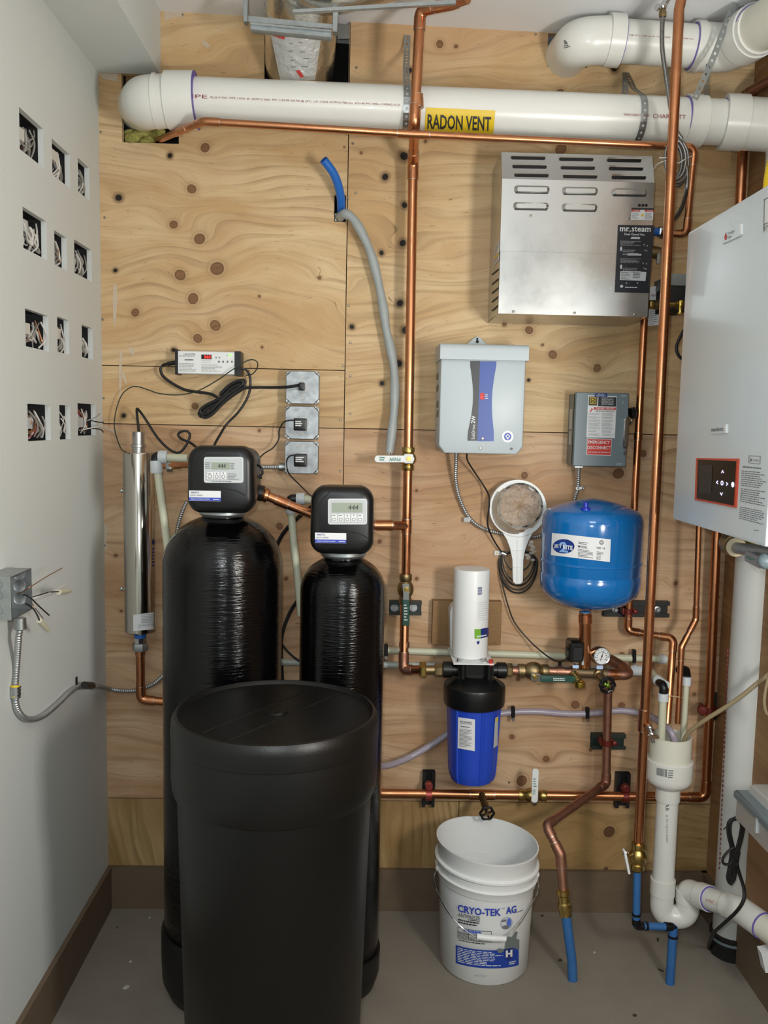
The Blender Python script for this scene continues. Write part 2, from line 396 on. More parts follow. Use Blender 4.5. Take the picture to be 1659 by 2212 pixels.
def plywood_mat(name, light, dark, knot, pinkc=lin('#c09a7c')):
    m = bpy.data.materials.new(name); m.use_nodes = True; nt = m.node_tree; N = nt.nodes; L = nt.links
    p = N['Principled BSDF']; p.inputs['Roughness'].default_value = .62; p.inputs['Specular IOR Level'].default_value = .3
    at = N.new('ShaderNodeAttribute'); at.attribute_name = 'grain'                    # along, warped across, knot
    sp = N.new('ShaderNodeSeparateXYZ'); L.new(at.outputs['Vector'], sp.inputs[0])
    def comb(sx, sy):
        a = N.new('ShaderNodeMath'); a.operation = 'MULTIPLY'; a.inputs[1].default_value = sx; L.new(sp.outputs[0], a.inputs[0])
        b = N.new('ShaderNodeMath'); b.operation = 'MULTIPLY'; b.inputs[1].default_value = sy; L.new(sp.outputs[1], b.inputs[0])
        c = N.new('ShaderNodeCombineXYZ'); L.new(a.outputs[0], c.inputs[0]); L.new(b.outputs[0], c.inputs[1]); return c
    def noise(sx, sy, det=4, ro=.6):
        n = N.new('ShaderNodeTexNoise'); n.inputs['Scale'].default_value = 1.0; n.inputs['Detail'].default_value = det; n.inputs['Roughness'].default_value = ro
        L.new(comb(sx, sy).outputs[0], n.inputs['Vector']); return n
    def rng(src, a, b, c=0.0, d=1.0):
        r = N.new('ShaderNodeMapRange'); r.inputs[1].default_value = a; r.inputs[2].default_value = b; r.inputs[3].default_value = c; r.inputs[4].default_value = d
        L.new(src, r.inputs[0]); return r.outputs[0]
    def mix(f, a, b):
        x = N.new('ShaderNodeMix'); x.data_type = 'RGBA'
        L.new(f, x.inputs[0]) if not isinstance(f, float) else None
        for i, k in ((6, a), (7, b)):
            if isinstance(k, tuple): x.inputs[i].default_value = k + (1,)
            else: L.new(k, x.inputs[i])
        return x.outputs[2]
    def mul(a, b):
        x = N.new('ShaderNodeMath'); x.operation = 'MULTIPLY'
        for i, k in ((0, a), (1, b)):
            if isinstance(k, float): x.inputs[i].default_value = k
            else: L.new(k, x.inputs[i])
        return x.outputs[0]
    blot = noise(2.2, 7.0, 3); fib = noise(9.0, 420.0, 5, .7); ring = noise(1.6, 46.0, 3, .55); peck = noise(26.0, 260.0, 2)
    col = mix(rng(blot.outputs['Fac'], .4, .6), light, dark)
    wv = N.new('ShaderNodeMath'); wv.operation = 'MULTIPLY'; wv.inputs[1].default_value = 30.0; L.new(sp.outputs[1], wv.inputs[0])
    fr = N.new('ShaderNodeMath'); fr.operation = 'FRACT'; L.new(wv.outputs[0], fr.inputs[0])
    line = mul(rng(fr.outputs[0], .55, .97), rng(fr.outputs[0], 1.0, .97))
    line = mul(line, rng(noise(3.0, 9.0, 2).outputs['Fac'], .42, .64))
    dk = tuple(x * .62 for x in dark)
    col = mix(mul(line, .72), col, dk)
    col = mix(mul(rng(ring.outputs['Fac'], .5, .7), .5), col, dk)
    col = mix(mul(rng(fib.outputs['Fac'], .5, .7), .5), col, tuple(x * .7 for x in dark))
    col = mix(mul(rng(peck.outputs['Fac'], .67, .72), .75), col, tuple(x * .4 for x in dark))
    k = sp.outputs[2]; ko = at.outputs['Alpha']
    pink = noise(1.3, 3.1, 2); col = mix(mul(rng(pink.outputs['Fac'], .52, .72), .35), col, pinkc)
    col = mix(mul(rng(k, 2.6, 1.0), .45), col, tuple(x * .75 for x in dark))
    col = mix(mul(mul(rng(k, 1.75, 1.55), rng(k, 1.35, 1.5)), .35), col, tuple(x * .6 for x in dark))
    col = mix(rng(k, 1.14, .98), col, tuple(x * .62 for x in knot))
    core = mix(rng(fib.outputs['Fac'], .4, .65), knot, tuple(x * .6 for x in knot))
    col = mix(rng(k, .86, .74), col, core)
    col = mix(mul(rng(k, .56, .50), rng(k, .44, .50)), col, tuple(x * .6 for x in knot))
    col = mix(rng(k, .2, .1), col, tuple(x * .45 for x in knot))
    col = mix(rng(ko, 2.2, 1.1), col, tuple(x * .45 for x in dark))
    col = mix(rng(ko, 1.05, .85), col, (.012, .008, .006))
    L.new(col, p.inputs['Base Color'])
    bp = N.new('ShaderNodeBump'); bp.inputs['Strength'].default_value = .18; bp.inputs['Distance'].default_value = .001
    L.new(fib.outputs['Fac'], bp.inputs['Height']); L.new(bp.outputs[0], p.inputs['Normal'])
    return m
PLY = plywood_mat('plywood', lin('#d3b88f'), lin('#c09d70'), lin('#8a6443'))
PLYP = plywood_mat('plywood_pinkish', lin('#cbac8a'), lin('#b58e69'), lin('#865f41'))
PLYB = plywood_mat('plywood_yellow', lin('#b3966a'), lin('#9a7b4e'), lin('#64452c'))
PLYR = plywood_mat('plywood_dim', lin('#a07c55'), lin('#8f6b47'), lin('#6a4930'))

# ------------------------------------------------------------------ the room shell
XL = P(222, 915, 0).x; XR = P(1600, 800, 0).x; ZF = 0.0
SOFX = P(347, 100, 0).x; SOFZ = P(300, 160, 0).z
YFRONT = -4.2
def ceil_z(x):
    a, b = P(352, 24, 0), P(1180, 70, 0); return a.z + (b.z - a.z) * (x - a.x) / (b.x - a.x)
def plate(us, vs, holes, pt, mt, name, parent=None, grain=None, thick=.018, **kw):
    """sheet over the grid us x vs; holes are (u0,u1,v0,v1); pt(u,v,w) -> place, w = depth into the sheet"""
    us = sorted(set([u for u in us] + [h[i] for h in holes for i in (0, 1)])); vs = sorted(set([v for v in vs] + [h[i] for h in holes for i in (2, 3)]))
    b = B(); nu, nv = len(us), len(vs)
    for v in vs:
        for u in us: b.v.append(tuple(pt(u, v, 0.0)))
    solid = {}
    for j in range(nv - 1):
        for i in range(nu - 1):
            uc, vc = (us[i] + us[i + 1]) / 2, (vs[j] + vs[j + 1]) / 2
            solid[i, j] = not any(h[0] < uc < h[1] and h[2] < vc < h[3] for h in holes)
            if solid[i, j]: a = j * nu + i; b.f.append((a, a + 1, a + nu + 1, a + nu))
    for (i, j), ok in list(solid.items()):
        if not ok: continue
        for di, dj, e in ((-1, 0, ((i, j), (i, j + 1))), (1, 0, ((i + 1, j), (i + 1, j + 1))), (0, -1, ((i, j), (i + 1, j))), (0, 1, ((i, j + 1), (i + 1, j + 1)))):
            if not solid.get((i + di, j + dj), False):
                (i0, j0), (i1, j1) = e; k = len(b.v)
                b.v += [tuple(pt(us[i0], vs[j0], thick)), tuple(pt(us[i1], vs[j1], thick))]
                b.f.append((j0 * nu + i0, j1 * nu + i1, k + 1, k))
    o = b.build(name, mt, parent, **kw)
    if grain:
        me = o.data; loc = root_loc(o)
        co = np.zeros(len(me.vertices) * 3); me.vertices.foreach_get('co', co); co = co.reshape(-1, 3) + np.array(loc)
        at = me.attributes.new('grain', 'FLOAT_COLOR', 'POINT'); at.data.foreach_set('color', grain(co).astype(np.float32).ravel())
    return o
KN = [(443,319,11),(367,336,6),(256,427,8),(414,408,11),(375,485,10),(431,516,13),(469,580,16),(389,594,13),(417,645,13),(292,675,10),(465,703,13),(427,731,11),(249,584,5),
 (421,877,9),(267,898,6),(375,756,5),(378,756,5),(873,337,10),(832,382,8),(874,443,7),(870,525,8),(824,546,6),(864,655,8),(876,713,9),(862,785,8),(825,828,6),(919,305,5),
 (760,706,6),(1209,323,11),(1143,713,10),(1194,766,11),(1142,821,4),(1290,795,10),(1133,1027,9),(1210,200,9),(1214,320,12),(1327,147,8),(1390,980,9),(1336,1023,14),
 (604,1137,9),(618,1250,6),(1242,1521,9),(1119,1467,6),(1106,1592,7),(1127,1687,14),(1344,1416,9),(1243,1523,11),(1343,1524,9),(1316,1797,15),(1309,1878,6),(1000,1690,6),
 (950,95,9),(884,152,7),(854,192,6),(985,100,5),(1259,430,4),(1172,745,4),(560,930,4),(1276,1620,5),(1180,1640,9),(1060,1470,5),(1450,1820,8),(420,800,4),(900,1060,4),(820,1170,6),
 (1090,700,6),(1150,640,5),(566,750,4),(690,600,5),(560,640,4),(1460,1260,6),(1500,1500,5),(780,330,4),(1230,1230,5),(250,1200,5),(262,1320,4),(1010,880,4),(900,1250,5)]
OPEN = {(367,336),(256,427),(873,337),(832,382),(874,443),(870,525),(824,546),(864,655),(876,713),(862,785),(825,828),(760,706),(249,584),(1327,147),(884,152),(267,898),(1142,821),(375,756)}
def wall_grain(seed, vertical=False):
    rs = np.random.RandomState(seed)
    def g(co):
        x, z = co[:, 0], co[:, 2]
        a, c = (z, x) if vertical else (x, z)
        w = np.zeros_like(a)
        for amp, ka, kc in ((.05, 1.7, 2.6), (.035, 3.1, 5.2), (.022, 5.3, 9.0), (.012, 9.0, 17.0), (.006, 17, 33)):
            for _ in range(2):
                t1, t2, t3 = rs.uniform(.6, 1.4, 3); f1, f2 = rs.uniform(0, 6.28, 2)
                w += amp * np.sin(a * ka * t1 + f1 + np.sin(c * kc * t2 + f2) * t3) * np.cos(c * kc * t3 + f1 * 2)
        kd = np.full_like(a, 9.0); ko = np.full_like(a, 9.0)
        for px, py, r in KN:
            k = P(px, py, 0); rr = r * .00135 * .82
            dx, dz = x - k.x, z - k.z
            d = np.sqrt(dx * dx + dz * dz); 
            e = d / rr * (1 + .05 * np.sin(np.arctan2(dz, dx) * 2 + px))
            if (px, py) in OPEN: ko = np.minimum(ko, e * .95)
            else: kd = np.minimum(kd, e)
            da, dc = (dz, dx) if vertical else (dx, dz)
            w += rr * 2.4 * np.exp(-(da / (rr * 4.5)) ** 2 - (dc / (rr * 3.0)) ** 2)
        return np.stack([a + seed * 3.7, c + w + seed * 1.3, kd, ko], 1)
    return g
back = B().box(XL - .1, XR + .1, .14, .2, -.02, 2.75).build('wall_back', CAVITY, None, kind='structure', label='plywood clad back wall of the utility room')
XS = P(747, 680, 0).x; z798 = P(640, 798, 0).z; z925 = P(750, 925.5, 0).z; z1727 = P(560, 1727, 0).z; xb = P(991, 1760, 0).x
HOLES = []
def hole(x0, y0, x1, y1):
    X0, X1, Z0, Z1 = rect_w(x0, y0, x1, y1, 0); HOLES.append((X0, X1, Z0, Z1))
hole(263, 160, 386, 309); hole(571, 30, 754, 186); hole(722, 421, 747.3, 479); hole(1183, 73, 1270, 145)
GAP = .0012
def panel(x0, x1, z0, z1, mt, seed, vert=False):
    st = .0042
    us = list(np.linspace(x0 + GAP, x1 - GAP, max(2, int((x1 - x0) / st)))); vs = list(np.linspace(z0 + GAP, z1 - GAP, max(2, int((z1 - z0) / st))))
    hs = [(max(h[0], us[0]), min(h[1], us[-1]), max(h[2], vs[0]), min(h[3], vs[-1])) for h in HOLES if h[0] < us[-1] and h[1] > us[0] and h[2] < vs[-1] and h[3] > vs[0]]
    plate(us, vs, hs, lambda u, v, w: (u, w + (seed % 3) * .0006, v), mt, 'plywood_panel', back, wall_grain(seed, vert))
ztop = lambda x: ceil_z(x)
panel(XL - .002, XS, z798, ceil_z(XL) + .02, PLY, 1); panel(XL - .002, XS, z925, z798, PLY, 2); panel(XL - .002, XS, z1727, z925, PLYP, 3)
panel(XS, XR, z925, ceil_z(XS) + .01, PLY, 4); panel(XS, XR, z1727, z925, PLYP, 5)
panel(XL - .002, xb, 0.0, z1727, PLYB, 6, True); panel(xb, XR, 0.0, z1727, PLYB, 7)
for px, py in [(752,428),(753,660),(757,740),(757,812),(757,893),(735,907),(735,1018),(741,790),(768,417),(770,146),(1157,74),(226,1178),(227,1362),(227,1554),(228,1762),(226,470),(218,285),(222,690),(224,860),
               (744,318),(762,310),(1254,1755),(1552,1290),(1530,1690),(740,1170),(1100,1690),(560,1080),(395,32)]:
    c = P(px, py, 0); B().lathe((c.x, .002, c.z), (0, -1, 0), [(.0034, 0), (.0034, .003), (.002, .0042)], 10).build('screw', SCREWM, back)

SMEAR = mat('plaster_smear', '#d9cbb8', .8, alpha=.62)
for pts in ([(246,612),(252,616),(254,645),(251,690),(247,708),(244,680),(244,640)], [(259,755),(264,760),(263,820),(260,866),(258,862),(257,800)], [(277,750),(290,753),(291,768),(281,764)], [(266,800),(275,828),(272,829),(262,812)],
            [(354,24),(392,26),(398,36),(372,38),(356,46)], [(440,86),(455,99),(447,104),(437,95)], [(222,1128),(234,1140),(229,1165),(232,1190),(224,1186)], [(212,158),(256,160),(252,176),(222,170)]):
    b_ = B(); decal_poly(b_, PlaneY(0), pts, .0006); b_.build('plaster_smear', SMEAR, back)

# left wall with its twelve cut-outs
BOXES = [[(42,94,233,278,361,323),(112.6,151,298,336,404.5,379),(168.6,193,341,363,431.6,415)],
         [(49.8,101,449,477,560,536.5),(117.6,144,497.6,514,585,571),(160.7,198,519,539,607,590.7)],
         [(55,105,669.5,680,755,752),(124,149,684,692.5,764,761.7),(177,200.3,702,709,774,774)],
         [(60,109.3,873.6,873.6,951.5,953),(128.7,152,875,875.6,949,949.5),(168,206.4,871.5,873,940.7,941)]]
LH = []
for row in BOXES:
    for (xl, xr, tl, tr, br, bl) in row:
        y0 = PX(xl, (tl + bl) / 2, XL).y; y1 = PX(xr, (tr + br) / 2, XL).y
        z1 = (PX(xl, tl, XL).z + PX(xr, tr, XL).z) / 2; z0 = (PX(xl, bl, XL).z + PX(xr, br, XL).z) / 2
        LH.append((y0, y1, z0, z1))
def jag(seed):
    rr = random.Random(seed); return lambda: rr.uniform(-.0025, .0025)
ys = list(np.linspace(YFRONT, 0, 60)); zs = list(np.linspace(0, 2.72, 40))
plate(ys, zs, [h for h in LH], lambda u, v, w: (XL - w, u, v), DRYWALL, 'wall_left', None, None, .013, kind='structure', label='white painted drywall on the left with cut-outs')
plate(list(np.linspace(YFRONT, 0, 12)), [0, .8, 1.6, 2.75], [], lambda u, v, w: (XR + w, u, v), DRYWALL, 'wall_right', None, None, .02, kind='structure', label='right wall behind the white boiler')
wr = bpy.data.objects['wall_right']
def rpanel(y0, y1, z0, z1, seed):
    us = list(np.linspace(y0 + GAP, y1 - GAP, max(2, int((y1 - y0) / .02)))); vs = list(np.linspace(z0 + GAP, z1 - GAP, max(2, int((z1 - z0) / .02))))
    def g(co):
        q = co.copy(); q[:, 0] = co[:, 1]; return wall_grain(seed)(q)
    plate(us, vs, [], lambda u, v, w: (XR - .013 + w, u, v), PLYR, 'plywood_panel', wr, g, .012)
rpanel(-1.22, -.001, 1.25, 2.7, 8); rpanel(-1.22, -.001, .1, 1.25, 9); rpanel(-2.44, -1.22, .1, 2.7, 10)
B().box(XL - .2, XR + .2, YFRONT - .06, YFRONT, 0, 2.75).build('wall_front', DRYWALL, kind='structure', label='wall behind the viewer')
# sloping ceiling, soffit and floor
x0, x1 = XL - .1, XR + .1
B().add([(x, y, ceil_z(x) + d) for d in (0, .04) for y in (.15, YFRONT) for x in (x0, x1)], [(0, 1, 3, 2), (4, 6, 7, 5), (0, 4, 5, 1), (2, 3, 7, 6), (0, 2, 6, 4), (1, 5, 7, 3)]).build('ceiling', CEIL, kind='structure', label='white ceiling')
B().box(XL - .02, SOFX, YFRONT, -.0005, SOFZ, 2.74).build('trim_1', DRYWALL, kind='structure', label='boxed white soffit along the left wall')
B().box(XL - .2, XR + .2, YFRONT, .15, -.06, 0).build('floor', CONC, kind='structure', label='grey concrete floor')
zb = P(560, 1876, -.012).z
B().box(XL + .012, XR, -.014, .0, 0, zb).build('baseboard_back', BASEB, kind='structure', label='brown baseboard under the plywood')
b = B().box(XL - .001, XL + .013, YFRONT, 0, 0, zb); b.build('baseboard_left', BASEB, kind='structure', label='brown baseboard along the left wall')
B().box(XR - .028, XR - .013, YFRONT, 0, 0, zb).build('baseboard_right', BASEB, kind='structure', label='brown baseboard along the right wall')
# wool in the pipe cut-out
X0, X1, Z0, Z1 = HOLES[0]
b = B()
for i in range(26):
    q = (R.uniform(X0 + .01, X0 + .10), R.uniform(.02, .05), R.uniform(Z0 + .008, Z0 + .045) if i < 19 else R.uniform(Z1 - .06, Z1 - .03)); 
    if i >= 19: q = (X0 + R.uniform(.008, .03), q[1], q[2])
    b.ball(q, R.uniform(.012, .02), 8, 6, (1.3, .8, .8))
b.build('insulation_wool', INSUL, label='yellow mineral wool stuffed below the elbow in the wall opening', cat='insulation', kind='stuff')
B().box(X0 + .004, X1 - .02, .03, .06, Z1 - .03, Z1 + .03).build('stud_block', BLOCK, label='raw wood framing block at the top of the pipe opening', cat='wood block')
# ------------------------------------------------------------------ plumbing helpers
def low(pts): return min((Vector(p) for p in pts), key=lambda p: p.z)
def pipe(name, label, pts, r, mt, rad=.03, coup=(), elb=True, cat='pipe', seg=14, group=None, cm=None, solder=True):
    pts = [Vector(p) for p in pts]; t = thing(name, label, cat, low(pts), group)
    B().tube(bend(pts, rad, 7), r, seg).build('tube', mt, t)
    if elb:
        for i in range(1, len(pts) - 1):
            a, c, d = pts[i - 1], pts[i], pts[i + 1]
            L1 = min(rad * 1.5 + r * .4, .45 * (a - c).length); L2 = min(rad * 1.5 + r * .4, .45 * (d - c).length)
            q = bend([c + (a - c).normalized() * L1, c, c + (d - c).normalized() * L2], rad, 7)
            e = B().tube(q, r * 1.15, seg).build('elbow', cm or mt, t)
            if solder:
                for p, dr in ((q[0], (q[0] - q[1]).normalized()), (q[-1], (q[-1] - q[-2]).normalized())):
                    B().tube([p - dr * .0008, p + dr * .0016], r * 1.10, seg).build('solder_ring', SOLDER, e)
    for a, d in coup:
        a, d = Vector(a), Vector(d); e = B().tube([a, d], r * 1.15, seg).build('coupling', cm or mt, t)
        if solder:
            n = (d - a).normalized()
            for p, dr in ((a, -n), (d, n)): B().tube([p - dr * .0008, p + dr * .0016], r * 1.1, seg).build('solder_ring', SOLDER, e)
    return t
def pext(b, px, Yf, th, bev=.001):
    q = [P(x, y, Yf) for x, y in px]; return b.ext([(p.x, p.z) for p in q], [(Yf + th, 0), (Yf + bev, 0), (Yf, bev)])
def hexnut(b, c, ax, r, L, seg=6, ph=0.0):
    return b.lathe(Vector(c) - Vector(ax).normalized() * L / 2, ax, [(r * .93, 0), (r, L * .12), (r, L * .88), (r * .93, L)], seg, ph=ph)
def valve_body(b, a, d, r):
    a, d = Vector(a), Vector(d); L = (d - a).length; n = d - a
    return b.lathe(a, n, [(r * 1.25, 0), (r * 1.32, L * .03), (r * 1.32, L * .2), (r * 1.12, L * .24), (r * 1.5, L * .34), (r * 1.72, L * .45), (r * 1.72, L * .58), (r * 1.5, L * .68), (r * 1.12, L * .76), (r * 1.32, L * .8), (r * 1.32, L * .97), (r * 1.25, L)], 12)
def rpoly(x0, y0, x1, y1, r, n=4):
    out = []
    for cx, cy, a0 in ((x1 - r, y0 + r, -90), (x1 - r, y1 - r, 0), (x0 + r, y1 - r, 90), (x0 + r, y0 + r, 180)):
        for i in range(n + 1):
            a = math.radians(a0 + 90 * i / n); out.append((cx + r * math.cos(a), cy + r * math.sin(a)))
    return out
def rot(pts, cx, cy, deg):
    a = math.radians(deg); c, s = math.cos(a), math.sin(a)
    return [(cx + (x - cx) * c - (y - cy) * s, cy + (x - cx) * s + (y - cy) * c) for x, y in pts]
def strap(b, pts, wd, w, pitch=.019, hole=.0038, th=.0009):
    """perforated steel strap along pts; wd = direction(s) of its width"""
    pts = resample(pts, pitch); n = len(pts); wds = wd if isinstance(wd, list) else [wd] * n
    for i in range(n - 1):
        a, d = pts[i], pts[i + 1]; t = (d - a).normalized(); L = (d - a).length
        wv = Vector(wds[min(i, len(wds) - 1)]); wv = (wv - t * wv.dot(t)).normalized() * w / 2
        c = (a + d) / 2; h = t * L / 2
        outer = [c - h - wv, c - wv, c + h - wv, c + h, c + h + wv, c + wv, c - h + wv, c - h]
        wn = wv.normalized(); inner = []
        for k in range(8):
            o = outer[k] - c; an = math.atan2(o.dot(wn), o.dot(t)); inner.append(c + (t * math.cos(an) + wn * math.sin(an)) * hole)
        b.add(outer + inner, [(k, (k + 1) % 8, 8 + (k + 1) % 8, 8 + k) for k in range(8)])
    return b

# ------------------------------------------------------------------ radon vent pipe
YR = -.15; rp = .0575
A0 = P(440, 218, YR); A1 = P(1500, 262, YR)
dirp = (A1 - A0).normalized()
t = thing('radon_vent_pipe', 'long white plastic vent pipe with yellow sign across the wall', 'pipe', P(870, 285, YR))
B().tube([P(415, 217, YR), A1 + dirp * .08], rp, 40).build('tube', PVC, t)
CYR = Cyl(A0, dirp, rp)
# left elbow turning into the wall
c0 = P(425, 217.3, YR)
q = bend([P(372, 218.5, YR), P(318, 221, YR), P(304, 232, .06)], .075, 12)
B().tube(q, .0655, 36).build('elbow', PVC, t)
B().tube([P(362, 217, YR), P(424, 217, YR)], .0715, 40).build('socket', PVC, t)
B().tube([P(336, 219, YR), P(341, 219, YR)], .068, 36).build('rib', PVC, t)
B().tube([P(410, 217, YR), P(424.5, 217, YR), P(426, 217, YR)], [.062, .0718, .059], 40).build('primer_ring', PURPLE, t)
# coupling and elbow on the right, turning down behind the boiler
B().tube([P(1478, 261, YR), P(1516, 263, YR)], .0655, 40).build('coupling', PVC, t)
B().tube([P(1476.5, 261, YR), P(1479, 261, YR)], .0605, 40).build('primer_ring', PURPLE, t)
B().tube([P(1515, 263, YR), P(1562, 266, YR)], .056, 40).build('tube', PVC, t)
B().tube([P(1559, 266, YR), P(1563, 266, YR)], .0605, 36).build('primer_ring', PURPLE, t)
q = bend([P(1561, 264, YR), P(1716, 274, YR - .02), P(1700, 520, YR - .02)], .075, 14)
B().tube(q, .066, 36).build('elbow', PVC, t)
B().tube([P(1561, 264, YR), P(1608, 266, YR - .008)], .070, 36).build('socket', PVC, t)
b = B(); decal(b, CYR, [(920, 232), (1070, 239), (1065, 291), (917, 284)], 2, 10, .0012); s = b.build('sign', YELL, t, label='yellow sign reading RADON VENT')
text(CYR, 'RADON VENT', [(924, 246), (1061, 252), (1060, 282), (923, 277)], INK, s, cuts=12, bold=.02, e=.0024)
text(CYR, 'IPE', [(415, 204), (448, 205.5), (448, 213), (415, 211.5)], REDT, t, cuts=6)
text(CYR, 'PLUS 4" PVC TYPE 1 SCH. 40  ASTM D 2665  PVC 1120 PR 220 PSI @ 23\u00b0C  U.P. CODE ASTM D1785-21a  SCH 40 PVC WELL CASING IC-D', [(455, 208), (864, 224.5), (864, 230), (455, 213.5)], REDT, t, cuts=2)
text(CYR, 'WWW.CHARLOTTE.COM', [(1347, 245), (1402, 247), (1402, 252), (1347, 250)], REDT, t, cuts=4)
text(CYR, 'CHARLOTT', [(1410, 246), (1481, 248.5), (1481, 257.5), (1410, 255)], REDT, t, cuts=8)
# straps that carry it
def ring_strap(cx, a0, a1, rr, n=16):
    c = A0 + dirp * ((P(cx, 0, YR) - A0).dot(dirp) if False else (P(cx, 230, YR).x - A0.x) / dirp.x)
    return [c + Vector((0, -math.cos(math.radians(a)) * rr, math.sin(math.radians(a)) * rr)) for a in np.linspace(a0, a1, n)]
pts = [P(880, 76, -.004), P(879, 110, -.02), P(877, 150, -.10)] + ring_strap(877, 75, -100, rp + .0022)
strap(B(), pts, Vector((1, 0, 0)), .0175).build('pipe_strap', GALV, label='straight perforated steel strap down the left of the yellow sign', cat='strap')
pts = [P(1352, 156, -.006), P(1360, 172, -.05), P(1369, 192, -.135)] + ring_strap(1379, 70, -95, rp + .0022)
strap(B(), pts, Vector((1, .05, 0)), .0175).build('pipe_strap', GALV, label='curved perforated strap looped around the vent pipe near the right hand end', cat='strap')
strap(B(), [P(1352, 158, -.004), P(1351, 190, -.004), P(1350, 235, -.003)], Vector((1, 0, 0)), .0165).build('strap_tail', GALV, label='short loose strap tail hanging flat on plywood behind the vent pipe', cat='strap')

# ------------------------------------------------------------------ upper pvc run
YU = -.13
t = thing('upper_vent_pipe', 'upper white plastic pipe with barcode elbow at the top right', 'pipe', P(1400, 140, YU))
UA, UB = P(1330, 88, YU), P(1505, 101, YU); du = (UB - UA).normalized(); CU = Cyl(UA, du, .053)
B().tube([UA - du * .01, UB + du * .01], .053, 36).build('tube', PVC, t)
q = bend([P(1322, 87, YU), P(1250, 90, YU), P(1218, 128, .03)], .14, 14); CE = Cyl(P(1240, 108, -.1), P(1300, 82, YU) - P(1232, 116, -.08), .058)
B().tube(q, .0585, 36).build('elbow', PVC, t)
B().tube([P(1310, 86, YU), P(1341, 88.5, YU)], .0645, 36).build('socket', PVC, t)
B().tube([P(1340.5, 88.5, YU), P(1343, 88.7, YU)], .0605, 36).build('primer_ring', PURPLE, t)
q = bend([P(1497, 100, YU), P(1570, 106, YU), P(1640, 62, YU - .14)], .1, 12)
B().tube(q, .0595, 36).build('elbow', PVC, t)
B().tube([P(1495, 100, YU), P(1512, 101.5, YU)], .0625, 36).build('socket', PVC, t)
B().tube([P(1493.5, 100, YU), P(1495.5, 100.2, YU)], .0570, 36).build('primer_ring', PURPLE, t)
a, d = P(1606, 83, YU - .07), P(1634, 65, YU - .125); nn = (d - a).normalized()
B().tube([a, d], .066, 36).build('socket', PVC, t)
B().tube([d, d + nn * .006], .061, 36).build('primer_ring', PURPLE, t)
B().tube([d, d + nn * .5], .056, 36).build('tube', PVCC, t)
b = B(); rr = random.Random(3); x = 0.0
while x < 1:
    w = rr.choice((.02, .035, .05)); 
    decal(b, CE, [bil([(1219, 88), (1245, 80), (1246, 89), (1220, 97)], x, 0), bil([(1219, 88), (1245, 80), (1246, 89), (1220, 97)], min(1, x + w), 0), bil([(1219, 88), (1245, 80), (1246, 89), (1220, 97)], min(1, x + w), 1), bil([(1219, 88), (1245, 80), (1246, 89), (1220, 97)], x, 1)], 1, 2, .003); x += w + rr.choice((.02, .03))
print_lines(b, CE, [(1219, 98), (1250, 90), (1250, 98), (1219, 106)], 2, .4, .003, 5)
print_lines(b, CE, [(1247, 80), (1258, 77), (1258, 86), (1247, 89)], 2, .4, .003, 6)
b.build('barcode', INK, t)
text(CU, 'PVC 4 @ 23\u00b0C  NSF-pw-G  U.P. CODE  ASTM D1785-21a', [(1344, 73), (1498, 83), (1498, 87), (1344, 77)], REDT, t, cuts=3)
q = [P(1604, 6, -.20), P(1598, 28, -.222)] + [P(x, y, Y) for x, y, Y in ((1589, 52, -.215), (1584, 75, -.235), (1590, 96, -.235), (1604, 110, -.22), (1622, 116, -.18))]
strap(B(), spline(q, 5), Vector((.8, -.1, .5)), .017).build('pipe_strap', GALV, label='perforated strap around the upper pipe elbow at the right', cat='strap')
q = spline([P(1590, 6, -.225), P(1570, 48, -.238), P(1546, 112, -.24), P(1521, 170, -.245), P(1497, 222, -.245)], 6)
strap(B(), q, Vector((1, .1, .25)), .0165).build('hanging_strap', GALV, label='long perforated strap end hanging down in front of the upper pipe', cat='strap')
q = spline([P(1530, 140, -.235), P(1527, 175, -.24), P(1525, 208, -.24)], 6)
strap(B(), q, Vector((1, .4, .0)), .0155).build('hanging_strap', GALV, label='short perforated strap end hanging beside the longer one', cat='strap')

# ------------------------------------------------------------------ foil duct and its hanger
t = thing('foil_duct', 'foil wrapped round duct bending into the wall below the ceiling', 'duct', P(650, 185, -.04))
q = bend([P(648, 165, .10), P(648, 128, -.035), P(652, 20, -.14), P(655, -70, -.24)], .16, 12)
b = B().tube(q, .0955, 36); rr = random.Random(4)
b.v = [(x + rr.uniform(-.0012, .0012), y + rr.uniform(-.0012, .0012), z + rr.uniform(-.0012, .0012)) for x, y, z in b.v]
b.build('sleeve', FOIL, t)
q = bend([P(600, -125, -.21), P(690, -65, -.25), P(860, -110, -.30)], .1, 10)
B().tube(q, .105, 32).build('trunk', FOIL, t)
CD = Cyl(P(648, 128, -.05), P(652, 20, -.14) - P(648, 128, -.05), .0965)
b = B(); decal(b, CD, [(583, 60), (694, 72), (680, 172), (606, 172)], 8, 6, .002); fw = b.build('facing', FOIL_LIT, t, label='printed foil facing whitened to look lit')
b = B()
for qd, s in (([(590, 68), (624, 80), (622, 88), (588, 76)], 1), ([(638, 150), (646, 148), (658, 166), (650, 168)], 2)):
    print_lines(b, CD, qd, 1, .8, .004, s, 1.0)
b.build('red_print', RED, fw)
b = B()
for s, qd in enumerate([(627, 92, 632, 93), (645, 90, 656, 96), (625, 108, 634, 112), (648, 110, 660, 114), (628, 128, 636, 133), (655, 124, 668, 126), (630, 142, 640, 145), (640, 98, 641, 128), (650, 142, 668, 136)]):
    print_lines(b, CD, Q(qd[0], qd[1], qd[2], qd[1] + 2.2), 1, .8, .004, s, 1.0)
b.build('grey_print', INKG, fw)
